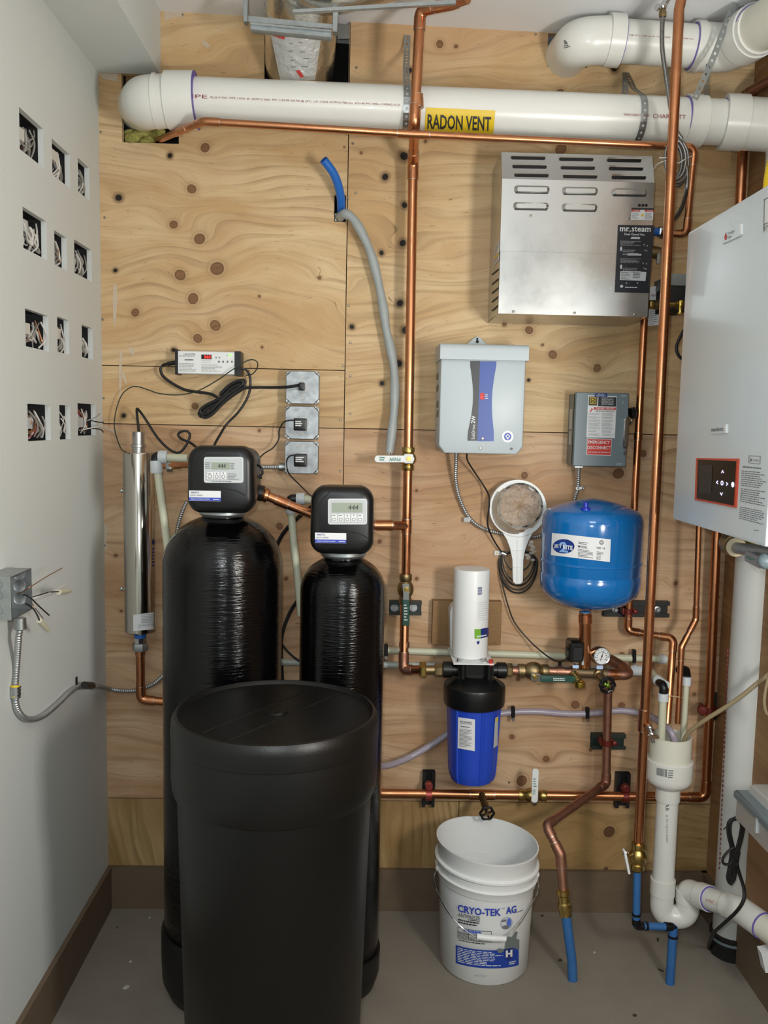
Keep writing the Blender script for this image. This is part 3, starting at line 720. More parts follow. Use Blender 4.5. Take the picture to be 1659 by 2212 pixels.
# hanger: two channels, two uprights and a rear strip
t = thing('duct_hanger', 'galvanised steel hanger frame under the foil duct', 'bracket', P(630, 80, -.2))
def bar(px, Yf, th, name, mt=GALV): b = B(); pext(b, px, Yf, th, .0008); return b.build(name, mt, t)
bar([(535, 33), (723, 53), (723, 63), (535, 47)], -.245, .004, 'rail')
bar([(540, 48), (716, 66), (716, 81), (541, 63)], -.275, .022, 'channel')
bar([(540, 47), (716, 65), (716, 69), (540, 52)], -.282, .008, 'channel_lip')
bar([(524, -20), (536, -20), (534, 47), (526, 46)], -.26, .02, 'upright')
bar([(719, 18), (731, 18), (728, 69), (718, 68)], -.262, .02, 'upright')
bar([(731, 50), (754, 53), (754, 83), (729, 83)], -.09, .003, 'plate', ZINC)
bar([(632, 21), (985, -2), (985, 7), (632, 28)], -.37, .01, 'strip')

# ------------------------------------------------------------------ copper: the tall riser with its two ball valves
rc = .0131
YA = -.075
pipe('copper_riser', 'tall copper riser from the ceiling down to the white valve handle', 
     PP([(1010, -4, -.34), (972, 9, -.30), (908, 22, -.235), (895, 268, -.237), (892.5, 349, YA), (882, 968, YA)]), rc, COPPER, .028,
     [(P(903, 232, -.235), P(901.5, 205, -.235)), (P(891.8, 354, YA), P(891.3, 368, YA))])
def hbolt(t, p, r=.006, d=(0, -1, 0), mt=BRASS):
    b = B(); b.lathe(p, d, [(r * 1.3, 0), (r * 1.3, .002), (r * .8, .002), (r * .8, .008)], 6); return b.build('handle_nut', mt, t)
t = thing('ball_valve', 'brass ball valve with white lever pointing left on the riser', 'valve', P(882, 1015, YA))
b = B(); valve_body(b, P(882.5, 966, YA), P(881, 1016, YA), rc * 1.02); b.build('body', BRASS, t)
h = B(); pext(h, rpoly(809, 984, 895, 999, 7), -.118, .004); h = h.build('lever', WHITEP, t, label='white lever handle'); 
b = B(); pext(b, rpoly(873, 981, 893, 1001, 3), -.116, .03); b.build('hub', WHITEP, t)
hbolt(t, P(883, 991, -.118))
LV = PlaneY(-.1185); text(LV, 'FNW', [(865, 996), (841, 996), (841, 988), (865, 988)], GREENT, h); b = B(); print_lines(b, LV, Q(820, 986, 838, 996), 2, .5, .0016, 3); b.build('print', GREENT, h)
pipe('riser_section', 'copper riser section between white and green handled valves with a side tee',
     PP([(881, 1014, YA), (876.5, 1245, YA)]), rc, COPPER, .02, [(P(879, 1122, YA), P(878, 1152, YA))])
pipe('tee_branch', 'short copper branch from the riser to the right softener head', PP([(806, 1135, YA - .03), (846, 1135, YA - .03), (879, 1136, YA - .001)]), rc, COPPER, .02, [(P(812, 1135, YA - .03), P(848, 1135, YA - .03))], elb=False)
t = thing('ball_valve', 'brass ball valve with dark green lever pointing down on the riser', 'valve', P(875, 1302, YA))
b = B(); valve_body(b, P(876.5, 1240, YA), P(875, 1304, YA), rc * 1.05); b.build('body', BRASS_DULL, t)
h = B(); pext(h, [(869, 1262), (884, 1262), (884, 1280), (883, 1351), (870, 1351), (871, 1282)], -.125, .003); h = h.build('lever', CHROME, t)
b = B(); pext(b, rpoly(869.5, 1296, 884.5, 1352, 3), -.127, .008); g = b.build('grip', GREENP, h)
b = B(); print_lines(b, PlaneY(-.127), Q(873, 1304, 881, 1342, 0), 6, .4, .001, 4); b.build('print', INKW, t)
hbolt(t, P(878, 1273, -.125)); b = B(); b.lathe(P(877, 1273, YA), (0, -1, 0), [(.008, 0), (.008, .05)], 12); b.build('stem', BRASS_DULL, t)
pipe('copper_elbow_run', 'copper pipe below the green lever turning right to the filter', PP([(874.5, 1300, YA), (871.5, 1447, YA - .03), (912, 1447, -.13)]), rc, COPPER, .03,
     [(P(873.5, 1387, YA - .015), P(873, 1398, YA - .018))], cm=COPPER_OLD)
t = thing('union', 'brass union joining the riser foot to the filter inlet', 'fitting', P(930, 1465, -.15))
YM = -.15
b = B(); hexnut(b, P(913, 1447, YM + .01), (1, 0, 0), .0235, .018); b.build('nut', BRASS, t)
b = B(); b.tube([P(920, 1447, YM), P(944, 1447, YM)], .0125, 16); b.build('tail', BRASS_DULL, t)
b = B(); hexnut(b, P(948, 1447, YM), (1, 0, 0), .0195, .024); b.build('adapter', BRASS_DULL, t)

# the thin horizontal run in front of the vent pipe, dropping to the steam box
pipe('copper_branch', 'thin copper line crossing under the vent pipe to the steam box', PP([(340, 304, .03), (388, 283, -.165), (440, 262, -.2625), (893, 290, -.2625), (1499, 318, -.2625), (1483, 505, -.2), (1432, 504, -.15)]), .0091, COPPER, .024, [])
# wide copper upright in the foreground
YB = -.36
pipe('copper_main', 'long foreground copper upright from the ceiling to the brass valve', PP([(1478, -30, YB), (1467, 20, YB), (1402, 1352, YB), (1378, 1838, YB)]), .0123, COPPER, .01, [(P(1392, 1533, YB), P(1389, 1578, YB))], elb=False)
t = thing('bleed_cock', 'small chrome drain cock on the foreground copper upright', 'valve', P(1412, 1600, YB - .03))
B().lathe(P(1391, 1560, YB), P(1406, 1575, YB - .03) - P(1391, 1560, YB), [(.009, 0), (.009, .02), (.006, .022), (.006, .04)], 12).build('stub', COPPER, t)
b = B(); b.ball(P(1404, 1572, YB - .035), .0085); b.ball(P(1408, 1586, YB - .04), .010); b.build('body', CHROME, t)
b = B(); pext(b, rot(rpoly(1400, 1588, 1424, 1596, 3), 1412, 1592, 8), YB - .052, .005); b.build('wing', CHROME, t)
b = B(); b.tube([P(1409, 1592, YB - .04), P(1411, 1604, YB - .04)], .005, 10); b.build('spout', CHROME, t)
# ------------------------------------------------------------------ steam generator
YS = -.19
t = thing('steam_generator', 'stainless steel steam generator box with louvres and black instruction label', 'appliance', P(1240, 700, -.1))
X0, X1, Z0, Z1 = rect_w(1080, 390, 1407, 681, YS)
def solveY(px, py, X):
    lo, hi = -.6, .1
    for _ in range(50):
        mid = (lo + hi) / 2
        # larger depth pushes the point outwards
        if P(px, py, mid).x < X: lo = mid
        else: hi = mid
    return (lo + hi) / 2
YT = solveY(1083, 330, X0); YT = min(max(YT, -.17), -.10); ZT = P(1240, 333, YT).z; ZBt = P(1240, 700, -.002).z
SZ = P(1240, 546, YS).z
th = .0012
# shell: back, sides, bottom as one folded sheet
b = B(); prof = [(-.002, Z0 + 0.0), (-.002, ZT), (YT, ZT), (YS, Z1), (YS, Z0)]
for X, s in ((X0, 1), (X1, -1)):
    b.add([(X, y, z) for y, z in prof], [(0, 1, 2, 3, 4)])
b.add([(X0, -.002, Z0), (X1, -.002, Z0), (X1, YS, Z0), (X0, YS, Z0)], [(0, 1, 2, 3)])
b.add([(X0, -.002, ZT), (X1, -.002, ZT), (X1, YT, ZT), (X0, YT, ZT)], [(0, 1, 2, 3)])
b.add([(X0, -.002, Z0), (X1, -.002, Z0), (X1, -.002, ZT), (X0, -.002, ZT)], [(0, 1, 2, 3)])
b.build('shell', STEEL, t, ang=20)
# hood: sloping top and upper front with pressed louvres
b = B(); b.add([(X0, YT, ZT), (X1, YT, ZT), (X1, YS, Z1), (X0, YS, Z1)], [(0, 1, 2, 3)])
b.add([(X0, YS, Z1), (X1, YS, Z1), (X1, YS - .001, SZ), (X0, YS - .001, SZ)], [(0, 1, 2, 3)])
hood = b.build('hood', STEEL, t, ang=20)
fp = B(); fp.box(X0 + .001, X1 - .001, YS, YS + .004, Z0, SZ + .006); fp.build('front_panel', STEEL, t)
pl = PlaneY(YS - .0012)
sn = Vector((0, YS - YT, Z1 - ZT)).normalized(); nsl = Vector((0, -abs(sn.z), abs(sn.y)))
class PlaneS:
    def __init__(s, p, n): s.p = Vector(p); s.n = Vector(n)
    def hit(s, px, py): d = ray(px, py); return CAM + d * ((s.p - CAM).dot(s.n) / d.dot(s.n))
    def nrm(s, p): return s.n
slope = PlaneS((X0, YS, Z1), nsl)
for x, y in [(1104, 341.5), (1207.5, 344.5), (1311, 347), (1107, 360.5), (1211, 363), (1315, 365), (1111, 379), (1216, 382), (1321, 384)]:
    b = B(); q = rpoly(x, y - 3.2, x + 74, y + 3.2, 3.1); q = rot(q, x + 37, y, 1.0); decal_poly(b, slope, q, .0008); o = b.build('slot', BLACKM, t)
    b = B(); q0 = rot(rpoly(x - 1, y - 4.6, x + 75, y - 1.2, 1.6), x + 37, y, 1.0)
    n = len(q0); vs = [off(slope, px, py, .0008) for px, py in q0] + [off(slope, px, py, .0045) for px, py in q0]
    b.add(vs, [tuple(range(n, 2 * n))] + [(k, (k + 1) % n, n + (k + 1) % n, n + k) for k in range(n)]); b.build('louvre', STEELP, t)
for x, y in [(1111, 409), (1215, 412), (1322, 415), (1109, 445), (1214, 448)]:
    b = B(); cx = x + 38
    o0 = rot(rpoly(x, y - 8, x + 76, y + 8, 6), cx, y, 1); o1 = rot(rpoly(x + 6, y - 5, x + 70, y + 4.5, 3), cx, y, 1); n = len(o0)
    vs = [off(pl, px, py, .0003) for px, py in o0] + [off(pl, px, py + 1.5, .0065) for px, py in o1]
    b.add(vs, [tuple(range(n, 2 * n))] + [(k, (k + 1) % n, n + (k + 1) % n, n + k) for k in range(n)]); b.build('louvre', STEEL, t)
    b = B(); decal_poly(b, pl, rot(rpoly(x + 3, y + 6.5, x + 73, y + 9, 1), cx, y, 1), .0008); b.build('slot', BLACKM, t)
for px, py in [(1146, 466), (1357, 472), (1109, 673), (1241, 676), (1371, 679)]:
    p = P(px, py, YS - .001); B().lathe(p, (0, -1, 0), [(.0034, 0), (.0034, .0016), (.002, .0026)], 10).build('screw', SCREWM, t)
PXS = PlaneX(X0)
for y in (588, 609, 628, 647, 666):
    b = B(); decal_poly(b, PXS, [(1062, y + 5), (1066, y + 1), (1077, y - 8), (1078, y - 6), (1074, y - 1), (1064, y + 7)], .0008); b.build('slot', BLACKM, t)
b = B(); decal(b, PXS, [(1070, 532), (1080, 518), (1079, 560), (1066, 578)], 1, 1, .001); s = b.build('side_label', PAPER, t)
b = B(); print_lines(b, PXS, [(1071, 533), (1079, 521), (1078, 559), (1067, 575)], 9, .4, .0016, 2); b.build('print', INKG, s)
b = B(); decal(b, PXS, [(1069, 556), (1079, 544), (1079, 549), (1069, 561)], 1, 1, .0018); b.build('stripe', YELL, s)
# black instruction panel
b = B(); decal(b, pl, [(1335, 486), (1414, 487), (1401, 633), (1328, 631)], 1, 1, .0006); lb = b.build('label', mat('label_black', '#1b1f28', .35), t, label='black printed instruction label')
S1 = .0012
text(pl, 'mr steam', [(1339, 489.5), (1406, 490.5), (1405, 501), (1338.6, 500)], INKW, lb, bold=.012, e=S1)
b = B(); decal_poly(b, pl, ell(1361, 499.5, 1.4, 1.4, 8), S1)
for x0, y0 in ((1343.5, 499.3), (1357, 499.3), (1399, 500)): decal(b, pl, Q(x0 - 4, y0 - .8, x0 + 2, y0), 1, 1, S1)
b.build('logo_marks', INKW, lb)
text(pl, 'Feel Good Inc.', [(1349, 503.3), (1393, 504), (1393, 509), (1349, 508.3)], INKW, lb, bold=.006, e=S1)
b = B(); decal_poly(b, pl, [(1364, 512), (1382, 512.3), (1382, 516.5), (1361.5, 516.2)], S1); decal_poly(b, pl, [(1357, 548), (1385, 548.6), (1385, 552.5), (1354.5, 552)], S1)
for y in (532, 571): decal_poly(b, pl, [(1341.5, y), (1344.5, y + 5), (1343, y + 5), (1343, y + 10), (1339.5, y + 10), (1339.5, y + 5), (1338.5, y + 5)], S1)
decal_poly(b, pl, ell(1342.5, 618.5, 3.4, 3.2, 12), S1)
for x in (1353, 1377): decal_poly(b, pl, ell(x, 611.5, 1.8, 1.2, 8), S1)
for y in (520, 541, 558, 580):
    print_lines(b, pl, Q(1345 if y in (541, 580) else 1340, y - (2 if y in (541, 580) else 0), 1387, y + 11), 4, .25, S1, int(y))
print_lines(b, pl, Q(1350, 619, 1382, 623), 1, .5, S1, 8, 1.0)
for x, y in ((1391, 529), (1398, 531), (1393, 541), (1397, 542), (1389, 569), (1396, 570), (1391, 580), (1395, 581)): decal_poly(b, pl, ell(x, y, 1.0, 1.7, 6), S1)
b.build('print', mat('ink_soft_white', '#b9bcc0', .5), lb)
b = B(); decal(b, pl, [(1339.5, 586), (1396, 587.5), (1394, 607), (1338.5, 605)], 1, 1, S1); rpn = b.build('rating_plate', PAPERG, lb)
b = B(); print_lines(b, pl, [(1341, 587), (1363, 588), (1362, 605), (1340.5, 604)], 5, .35, S1 + .0005, 12); print_lines(b, pl, [(1367, 588), (1392, 589), (1391, 602), (1366, 601)], 4, .45, S1 + .0005, 13); b.build('print', INK, rpn)
# warning label with three indicator holes
b = B(); decal(b, pl, [(1364, 449), (1412, 450), (1410, 476), (1362.5, 475)], 1, 1, .0006); wl = b.build('warning_label', PAPER, t, label='danger label with yellow triangle')
b = B(); decal(b, pl, [(1364, 449), (1412, 450), (1411.6, 453.8), (1363.8, 452.8)], 1, 1, S1); b.build('band', INK, wl)
b = B(); decal(b, pl, [(1363.8, 453), (1382.5, 453.4), (1382.2, 457.5), (1363.5, 457)], 1, 1, S1); decal(b, pl, [(1393, 453.6), (1411.6, 454), (1411.2, 458.2), (1392.7, 457.7)], 1, 1, S1); b.build('band', RED, wl)
text(pl, 'DANGER', [(1369, 453.9), (1381, 454.1), (1381, 456.7), (1369, 456.5)], INKW, wl, e=.0018); text(pl, 'DANGER', [(1398, 454.5), (1410, 454.7), (1410, 457.3), (1398, 457.1)], INKW, wl, e=.0018)
b = B(); print_lines(b, pl, [(1365, 459), (1381, 459.5), (1380, 473), (1364, 472)], 6, .4, S1, 4, .9); print_lines(b, pl, [(1393, 460), (1409, 460.5), (1408, 475), (1392, 474)], 7, .4, S1, 5, .9); b.build('print', INKG, wl)
b = B(); decal_poly(b, pl, [(1387.4, 460.5), (1391, 467.8), (1383.6, 467.5)], S1); b.build('triangle', YELL, wl)
for x in (1381, 1388.5, 1396): b = B(); decal_poly(b, pl, ell(x, 443.5, 3.1, 3.1, 14), .0008); b.build('indicator_hole', BLACKM, t)
# underside tray
b = B(); xa, xc = X0 - .012, X1 - .05
b.add([(X0, YS, Z0), (X1, YS, Z0), (X1, -.004, Z0 - .004), (X0, -.004, Z0 - .004)], [(0, 1, 2, 3)]); b.build('base_tray', STEEL, t)
# fittings on its right side
sg = t
b = B(); c = P(1419, 501, -.12); b.tube([c - Vector((.03, 0, 0)), c + Vector((.006, 0, 0))], .0105, 14); b.build('blue_ring', BLUEPEX, t)
b = B(); hexnut(b, P(1429, 502, -.12), (1, 0, 0), .0165, .018); b.build('nut', CHROME, t)
t = thing('relief_valve', 'dull brass relief valve with lever beside the steam box', 'valve', P(1415, 556, -.1))
b = B(); b.tube([Vector((X1 - .01, P(1410, 545, -.1).y, P(1410, 545, -.1).z)), P(1414, 545, -.1), P(1423, 547, -.1)], [.0155, .0165, .0165], 16); b.build('body', BRASS_DULL, t)
b = B(); pext(b, rot(rpoly(1419, 546, 1426, 570, 2.5), 1422, 558, 6), -.125, .003); b.build('lever', ZINC, t)
t = thing('drain_valve', 'brass threaded drain fitting low on the right of the steam box', 'fitting', P(1415, 667, -.09))
b = B(); c = P(1402, 658, -.09); hexnut(b, P(1407, 658, -.09), (1, 0, 0), .0125, .012); b.build('nut', BRASS, t)
c = P(1411, 658, -.09); b = B(); L = .02; b.lathe(c, (1, 0, 0), [((.0135 if i % 2 else .0115), L * i / 9) for i in range(10)], 16); b.build('thread', BRASS_DULL, t)
# hanging tag
YG = -.045
b = B(); pext(b, [(1404, 620), (1430, 616), (1424, 702), (1400, 704)], YG, .0006, .0001); tg = b.build('paper_tag', PAPER, label='white paper tag reading April hanging beside the steam box', cat='tag')
tgt = thing('paper_tag_print', '', 'x', (0, 0, 0)) if False else None
text(PlaneY(YG), "April", [(1406, 635), (1420, 632), (1420, 641), (1406, 643)], REDT, tg, e=.0008, bold=.01)
b = B(); decal_poly(b, PlaneY(YG), ell(1420, 625.5, 4.2, 4.8, 14), .0006); b.build('stamp', REDT, tg)
b = B(); print_lines(b, PlaneY(YG), [(1404, 672), (1423, 670), (1421, 701), (1402, 703)], 7, .3, .0008, 9, .8); b.build('print', INKG, tg)

# brass pressure reducer on a black box behind the boiler edge
t = thing('control_box', 'black box with grey lid half hidden behind the boiler', 'box', P(1470, 660, -.12))
B().rbox(1447, 617, 1500, 668, -.16, -.03, .002).build('body', BLACKM, t)
B().rbox(1449, 591, 1500, 617, -.165, -.03, .002).build('lid', GREYD, t)
t = thing('brass_regulator', 'small brass regulator valve between foreground copper and boiler edge', 'valve', P(1469, 677, -.2))
b = B(); b.tube([P(1445, 658, -.19), P(1458, 658, -.19)], .006, 12); b.build('nipple', BRASS, t)
b = B(); b.lathe(P(1469, 678, -.19), P(1470.5, 648, -.19) - P(1469, 678, -.19), [(.009, 0), (.009, .003), (.005, .004), (.0065, .018), (.009, .024), (.0085, .031), (.006, .035)], 16); b.build('body', mat('bright_brass', '#d6bd62', .2, 1.0), t)
b = B(); b.lathe(P(1459, 658, -.19), (1, 0, 0), [(.009, 0), (.009, .004)], 14); b.build('flange', BRASS, t)
B().tube(spline(PP([(1478, 712, -.2), (1466, 735, -.2), (1461, 752, -.2), (1466, 768, -.2), (1482, 782, -.2)]), 8), .0042, 8).build('black_cable', BLACKR, label='black cable loop showing at the left edge of the boiler', cat='cable')

# ------------------------------------------------------------------ pump drive controller
YD = -.15
t = thing('pump_controller', 'light grey pump drive box with black and blue hourglass stripe', 'controller', P(1040, 981, -.08))
X0, X1, Z0, Z1 = rect_w(951, 745, 1133, 964, YD)
zn = P(1040, 980, YD).z; nx = .016
poly = [(X0, Z0), (X0 + nx, zn), (X1 - nx, zn), (X1, Z0), (X1, Z1), (X0, Z1)]
poly = poly[::-1]
B().ext(poly, [(-.008, 0), (YD + .003, 0), (YD + .001, .001), (YD, .003)]).build('case', GREYL, t)
zl = P(1040, 778, YD).z; b = B()
n = 8; q = [(-.006, zl), (-.006, Z1 + .002)]
for k in range(n + 1):
    a = math.radians(90 * k / n); q.append((YD - .012 + .016 - .016 * math.sin(a) - .0, Z1 + .002 - .016 + .016 * math.cos(a)))
q += [(YD - .012, zl), ]
vs = [(X, y, z) for X in (X0 - .004, X1 + .006) for y, z in q]; m_ = len(q)
b.add(vs, [tuple(range(m_)), tuple(range(2 * m_ - 1, m_ - 1, -1))] + [(k, (k + 1) % m_, m_ + (k + 1) % m_, m_ + k) for k in range(m_)]); b.build('lid', GREYL, t, ang=30)
b = B(); c = P(1031, 741, -.004); 
pext(b, [(1008, 744), (1024, 730), (1031, 726), (1038, 730), (1053, 746), (1053, 752), (1008, 750)], -.012, .006); b.build('hanger_tab', GREYL, t)
b = B(); decal_poly(b, PlaneY(-.0125), ell(1031, 732, 2.5, 2.6, 12), .0004); decal_poly(b, PlaneY(-.0125), ell(1031, 738, 3.4, 3.4, 12), .0004); b.build('hole', BLACKM, t)
pd = PlaneY(YD)
def hourglass(xl, xr, y0, y1, waist, left=True, right=True, n=16):
    L, Rr = [], []
    for i in range(n + 1):
        s = i / n; w = waist * math.sin(math.pi * min(1, max(0, (s - .05) / .85))) ** 1.0
        L.append((xl + (w if left else 0) - s * 6, y0 + (y1 - y0) * s)); Rr.append((xr - (w if right else 0) - s * 6, y0 + (y1 - y0) * s))
    return L + Rr[::-1]
b = B(); decal_poly(b, pd, hourglass(1015.5, 1037, 780, 952, 9, True, False), .0006); o = b.build('stripe', mat('stripe_black', '#22252c', .4), t, label='black half of the stripe')
b = B(); decal_poly(b, pd, hourglass(1037, 1072.5, 780.5, 953, 7, False, True), .0006); o2 = b.build('stripe', mat('stripe_blue', '#27489a', .4), t, label='blue half of the stripe')
text(pd, 'SubDrive', [(1018, 949), (1019.5, 917), (1026.5, 917), (1025, 949)], INKW, o, e=.0012)
text(pd, '2W', [(1017, 914.5), (1018.5, 898), (1027.5, 898), (1026, 914.5)], INKW, o, e=.0012, bold=.02)
b = B(); decal(b, pd, Q(1037, 849, 1046, 863), 1, 1, .0012); b.build('window', RED, o2); b = B(); decal_poly(b, pd, ell(1040.5, 857.5, 1.7, 1.6, 10), .0018); b.build('led', LEDR, o2)
b = B(); print_lines(b, pd, Q(1048, 851, 1057, 863), 3, .4, .0012, 3); b.build('print', INKW, o2)
b = B(); decal_poly(b, pd, ell(1096.5, 943, 11.6, 12, 26), .0008); e0 = b.build('emblem', CHROME, t, label='round silver and blue emblem')
b = B(); decal_poly(b, pd, ell(1096.5, 943, 9.8, 10.2, 26), .0014); b.build('ring', PAPER, e0)
b = B(); decal_poly(b, pd, ell(1096.5, 943, 7.6, 8, 24), .002); b.build('disc', BLUEI, e0)
b = B(); decal_poly(b, pd, [(1096.5, 937), (1102, 942), (1096.5, 950), (1091, 942)], .0026); b.build('drop', PAPER, e0)
b = B(); decal_poly(b, pd, ell(1096.5, 942.5, 2.2, 2.4, 12), .0032); b.build('dot', BLUEI, e0)
for px, py in ((1037.5, 968), (1042.5, 947)): B().lathe(P(px, py, YD - .0008), (0, -1, 0), [(.0042, 0), (.0042, .0012), (.003, .0022)], 12).build('screw', SCREWM, t)
b = B(); decal_poly(b, pd, ell(1104.5, 969.5, 3.6, 2.7, 12), .0006); b.build('hole', INKG, t)
b = B()
PXD = PlaneX(X0)
for y in (810, 835, 870, 890): decal_poly(b, PXD, [(943.5, y), (947.5, y - 6), (947, y + 10), (943, y + 12)], .0008)
b.build('side_print', INKG, t)

# ------------------------------------------------------------------ safety switch
YE = -.085
t = thing('safety_switch', 'grey electrical safety switch box with EMERGENCY DISCONNECT sticker', 'electrical box', P(1290, 1009, -.05))
X0, X1, Z0, Z1 = rect_w(1241, 848, 1356, 1008, YE)
B().ext(rrect(X0 - .0, X1 - .008, Z0 + .003, Z1 - .004, .002, 2), [(-.004, 0), (YE + .012, 0)]).build('case', GREYD, t)
B().ext(rrect(X0, X1, Z0, Z1, .003, 3), [(YE + .02, 0), (YE + .003, 0), (YE, .002)]).build('door', GREYB, t)
pe = PlaneY(YE)
b = B(); decal(b, pe, [(1270.5, 854), (1332.5, 856), (1328, 946.5), (1266.5, 944.5)], 1, 1, .0005); lb = b.build('label', PAPER, t)
b = B(); decal(b, pe, [(1272, 856.5), (1290.5, 857), (1289.5, 876), (1271.3, 875.5)], 1, 1, .0010); decal(b, pe, [(1292.5, 857), (1331.5, 858), (1330.6, 878.5), (1291.5, 877.5)], 1, 1, .0010); b.build('panel', INK, lb)
b = B(); 
for a_, c_ in (((1273.8, 858.5, 1287.8, 873), YELL), ):
    decal(b, pe, Q(*a_), 1, 1, .0014)
em = b.build('emblem', YELL, lb); b = B(); decal(b, pe, Q(1275.4, 860.2, 1286.2, 871.4), 1, 1, .0018); b.build('field', INK, em)
text(pe, 'D', Q(1277.6, 861.8, 1284.4, 870), YELL, em, e=.0022, bold=.03)
for i, s in enumerate(('GENERAL DUTY', 'SAFETY SWITCH', 'INTERRUPTOR DE', 'SEGURIDAD DE', 'SERVICIO GENERAL')):
    y = 858.7 + i * 3.4; text(pe, s, Q(1299, y, 1325, y + 2.4), INKW, lb, e=.0014)
b = B(); decal(b, pe, [(1282.5, 879.5), (1330.5, 880.5), (1330, 886), (1282.3, 885)], 1, 1, .0010); dg = b.build('danger_band', RED, lb)
text(pe, 'DANGER / PELIGRO', Q(1287, 881, 1327.5, 884.4), INKW, dg, e=.0014, bold=.01)
b = B(); print_lines(b, pe, Q(1286, 886.5, 1328, 890.5), 2, .45, .0010, 2, .9, align='c')
for i in range(7):
    y = 891.5 + i * 7.4
    print_lines(b, pe, Q(1270, y, 1296, y + 6), 3, .34, .0010, 20 + i, .85); print_lines(b, pe, Q(1300, y + .6, 1329 - i * .3, y + 6.6), 3, .34, .0010, 40 + i, .85)
b.build('print', INKG, lb)
b = B(); decal_poly(b, pe, [(1277, 880.5), (1281, 884), (1275, 890.5), (1273, 889.5), (1277, 884.5)], .0010); b.build('figure', RED, lb)
b = B(); decal(b, pe, [(1284.5, 849.5), (1312, 850), (1311, 858.3), (1284, 857.5)], 1, 1, .0026); bl = b.build('blue_label', BLUED, t); text(pe, 'SERVICE', Q(1291, 851, 1304.5, 853.2), INKW, bl, e=.003); text(pe, 'DISCONNECT', Q(1287.5, 854, 1308, 856.6), INKW, bl, e=.003)
b = B(); decal(b, pe, [(1268, 947), (1321.5, 948.5), (1319.5, 984.5), (1266.5, 982.5)], 1, 1, .0005); rs = b.build('red_label', PAPER, t, label='red EMERGENCY DISCONNECT sticker')
b = B(); decal(b, pe, [(1269, 948.2), (1320.5, 949.5), (1318.6, 983.2), (1267.7, 981.4)], 1, 1, .0010); b.build('field', RED, rs)
text(pe, 'EMERGENCY', [(1270.5, 951.3), (1317.5, 952.3), (1317, 959.2), (1270.3, 958)], INKW, rs, e=.0016, bold=.008)
text(pe, 'DISCONNECT', [(1269, 963), (1318.3, 964), (1317.8, 971), (1268.7, 970)], INKW, rs, e=.0016, bold=.008)
text(pe, 'DESCONEXI\u00d3N DE EMERGENCIA', [(1269.5, 974.6), (1317.3, 975.4), (1317.2, 978.8), (1269.4, 978)], INKW, rs, e=.0016)
b = B(); PE2 = PlaneX(X0); decal(b, PE2, [(1231.5, 884), (1237.5, 883), (1236, 927), (1229.5, 927)], 1, 1, .0008); decal(b, PE2, [(1230.3, 931), (1235.5, 930.5), (1234.3, 960), (1229, 960)], 1, 1, .0008); b.build('side_label', PAPERG, t)
b = B(); pext(b, rot(rpoly(1347.5, 902, 1358, 968, 5), 1352, 935, 3.5), YE - .012, .01, .003); hs = b.build('hasp', CHROME, t)
b = B(); pext(b, [(1351, 968), (1354, 968), (1354, 982), (1347, 982), (1347, 975), (1351, 975)], YE - .008, .006); b.build('catch', CHROME, hs)
b = B(); b.tube(spline(PP([(1361, 918, YE + .01), (1366, 906, YE + .01), (1371, 903, YE + .015)]), 6), .0025, 8); hd = b.build('lever_rod', CHROME, t)
b = B(); c = P(1369, 892, YE + .012); b.ext([(p.x, p.z) for p in [P(x, y, YE) for x, y in [(1363, 882), (1372, 879), (1377, 884), (1376, 901), (1370, 904), (1365, 900)]]], [(YE + .03, 0), (YE + .004, 0), (YE, .002)]); b.build('lever_knob', BLACKP, t)
text(pe, 'ON', Q(1342, 853, 1352, 858), GREYL, t, e=.0005); text(pe, 'OFF', Q(1331, 1000, 1343, 1005), GREYL, t, e=.0005)
b = B(); decal(b, pe, Q(1345, 866, 1346, 872), 1, 1, .0005); b.build('embossed_mark', GREYL, t)

# ------------------------------------------------------------------ boiler on the right wall
XBF = P(1470, 800, -.46).x
YB0 = -.46; YB1 = PX(1653, 1176, XBF).y
t = thing('wall_boiler', 'white wall hung boiler with red framed display on the right wall', 'boiler', (XR - .15, (YB0 + YB1) / 2, PX(1560, 1155, XBF).z))
z0 = (PX(1463, 1125, XBF).z + PX(1640, 1177, XBF).z) / 2; z1 = (PX(1481, 504, XBF).z + PX(1655, 403, XBF).z) / 2
b = B(); poly = rrect(YB1, YB0, z0, z1, .006, 3); n = len(poly)
lv = [(XR - .014, 0), (XBF + .004, 0), (XBF + .001, .001), (XBF, .004)]
cy, cz = (YB0 + YB1) / 2, (z0 + z1) / 2; hw, hh = (YB0 - YB1) / 2, (z1 - z0) / 2
vs = []; fs = []
for X, ins in lv:
    vs += [(X, cy + (y - cy) * (hw - ins) / hw, cz + (z - cz) * (hh - ins) / hh) for y, z in poly]
for i in range(len(lv) - 1):
    for k in range(n): fs.append((i * n + k, i * n + (k + 1) % n, (i + 1) * n + (k + 1) % n, (i + 1) * n + k))
fs += [tuple(range(n)), tuple((len(lv) - 1) * n + k for k in range(n))]
b.add(vs, fs); b.build('casing', WHITEM, t)
pb = PlaneX(XBF)
def slabX(b, px, th, base=0.0):
    n = len(px); a = [off(pb, x, y, base) for x, y in px]; c = [off(pb, x, y, base + th) for x, y in px]
    return b.add(a + c, [tuple(range(n, 2 * n))] + [(k, (k + 1) % n, n + (k + 1) % n, n + k) for k in range(n)])
def bw(x0, x1, y0l, y1l, y0r, y1r): return [(x0, y0l), (x1, y0r), (x1, y1r), (x0, y1l)]
b = B(); slabX(b, [(1507, 989.5), (1598, 991), (1592.5, 1097), (1503.5, 1080)], .0035); dp = b.build('display_frame', mat('red_plastic', '#c4492f', .4), t, label='red framed touch display')
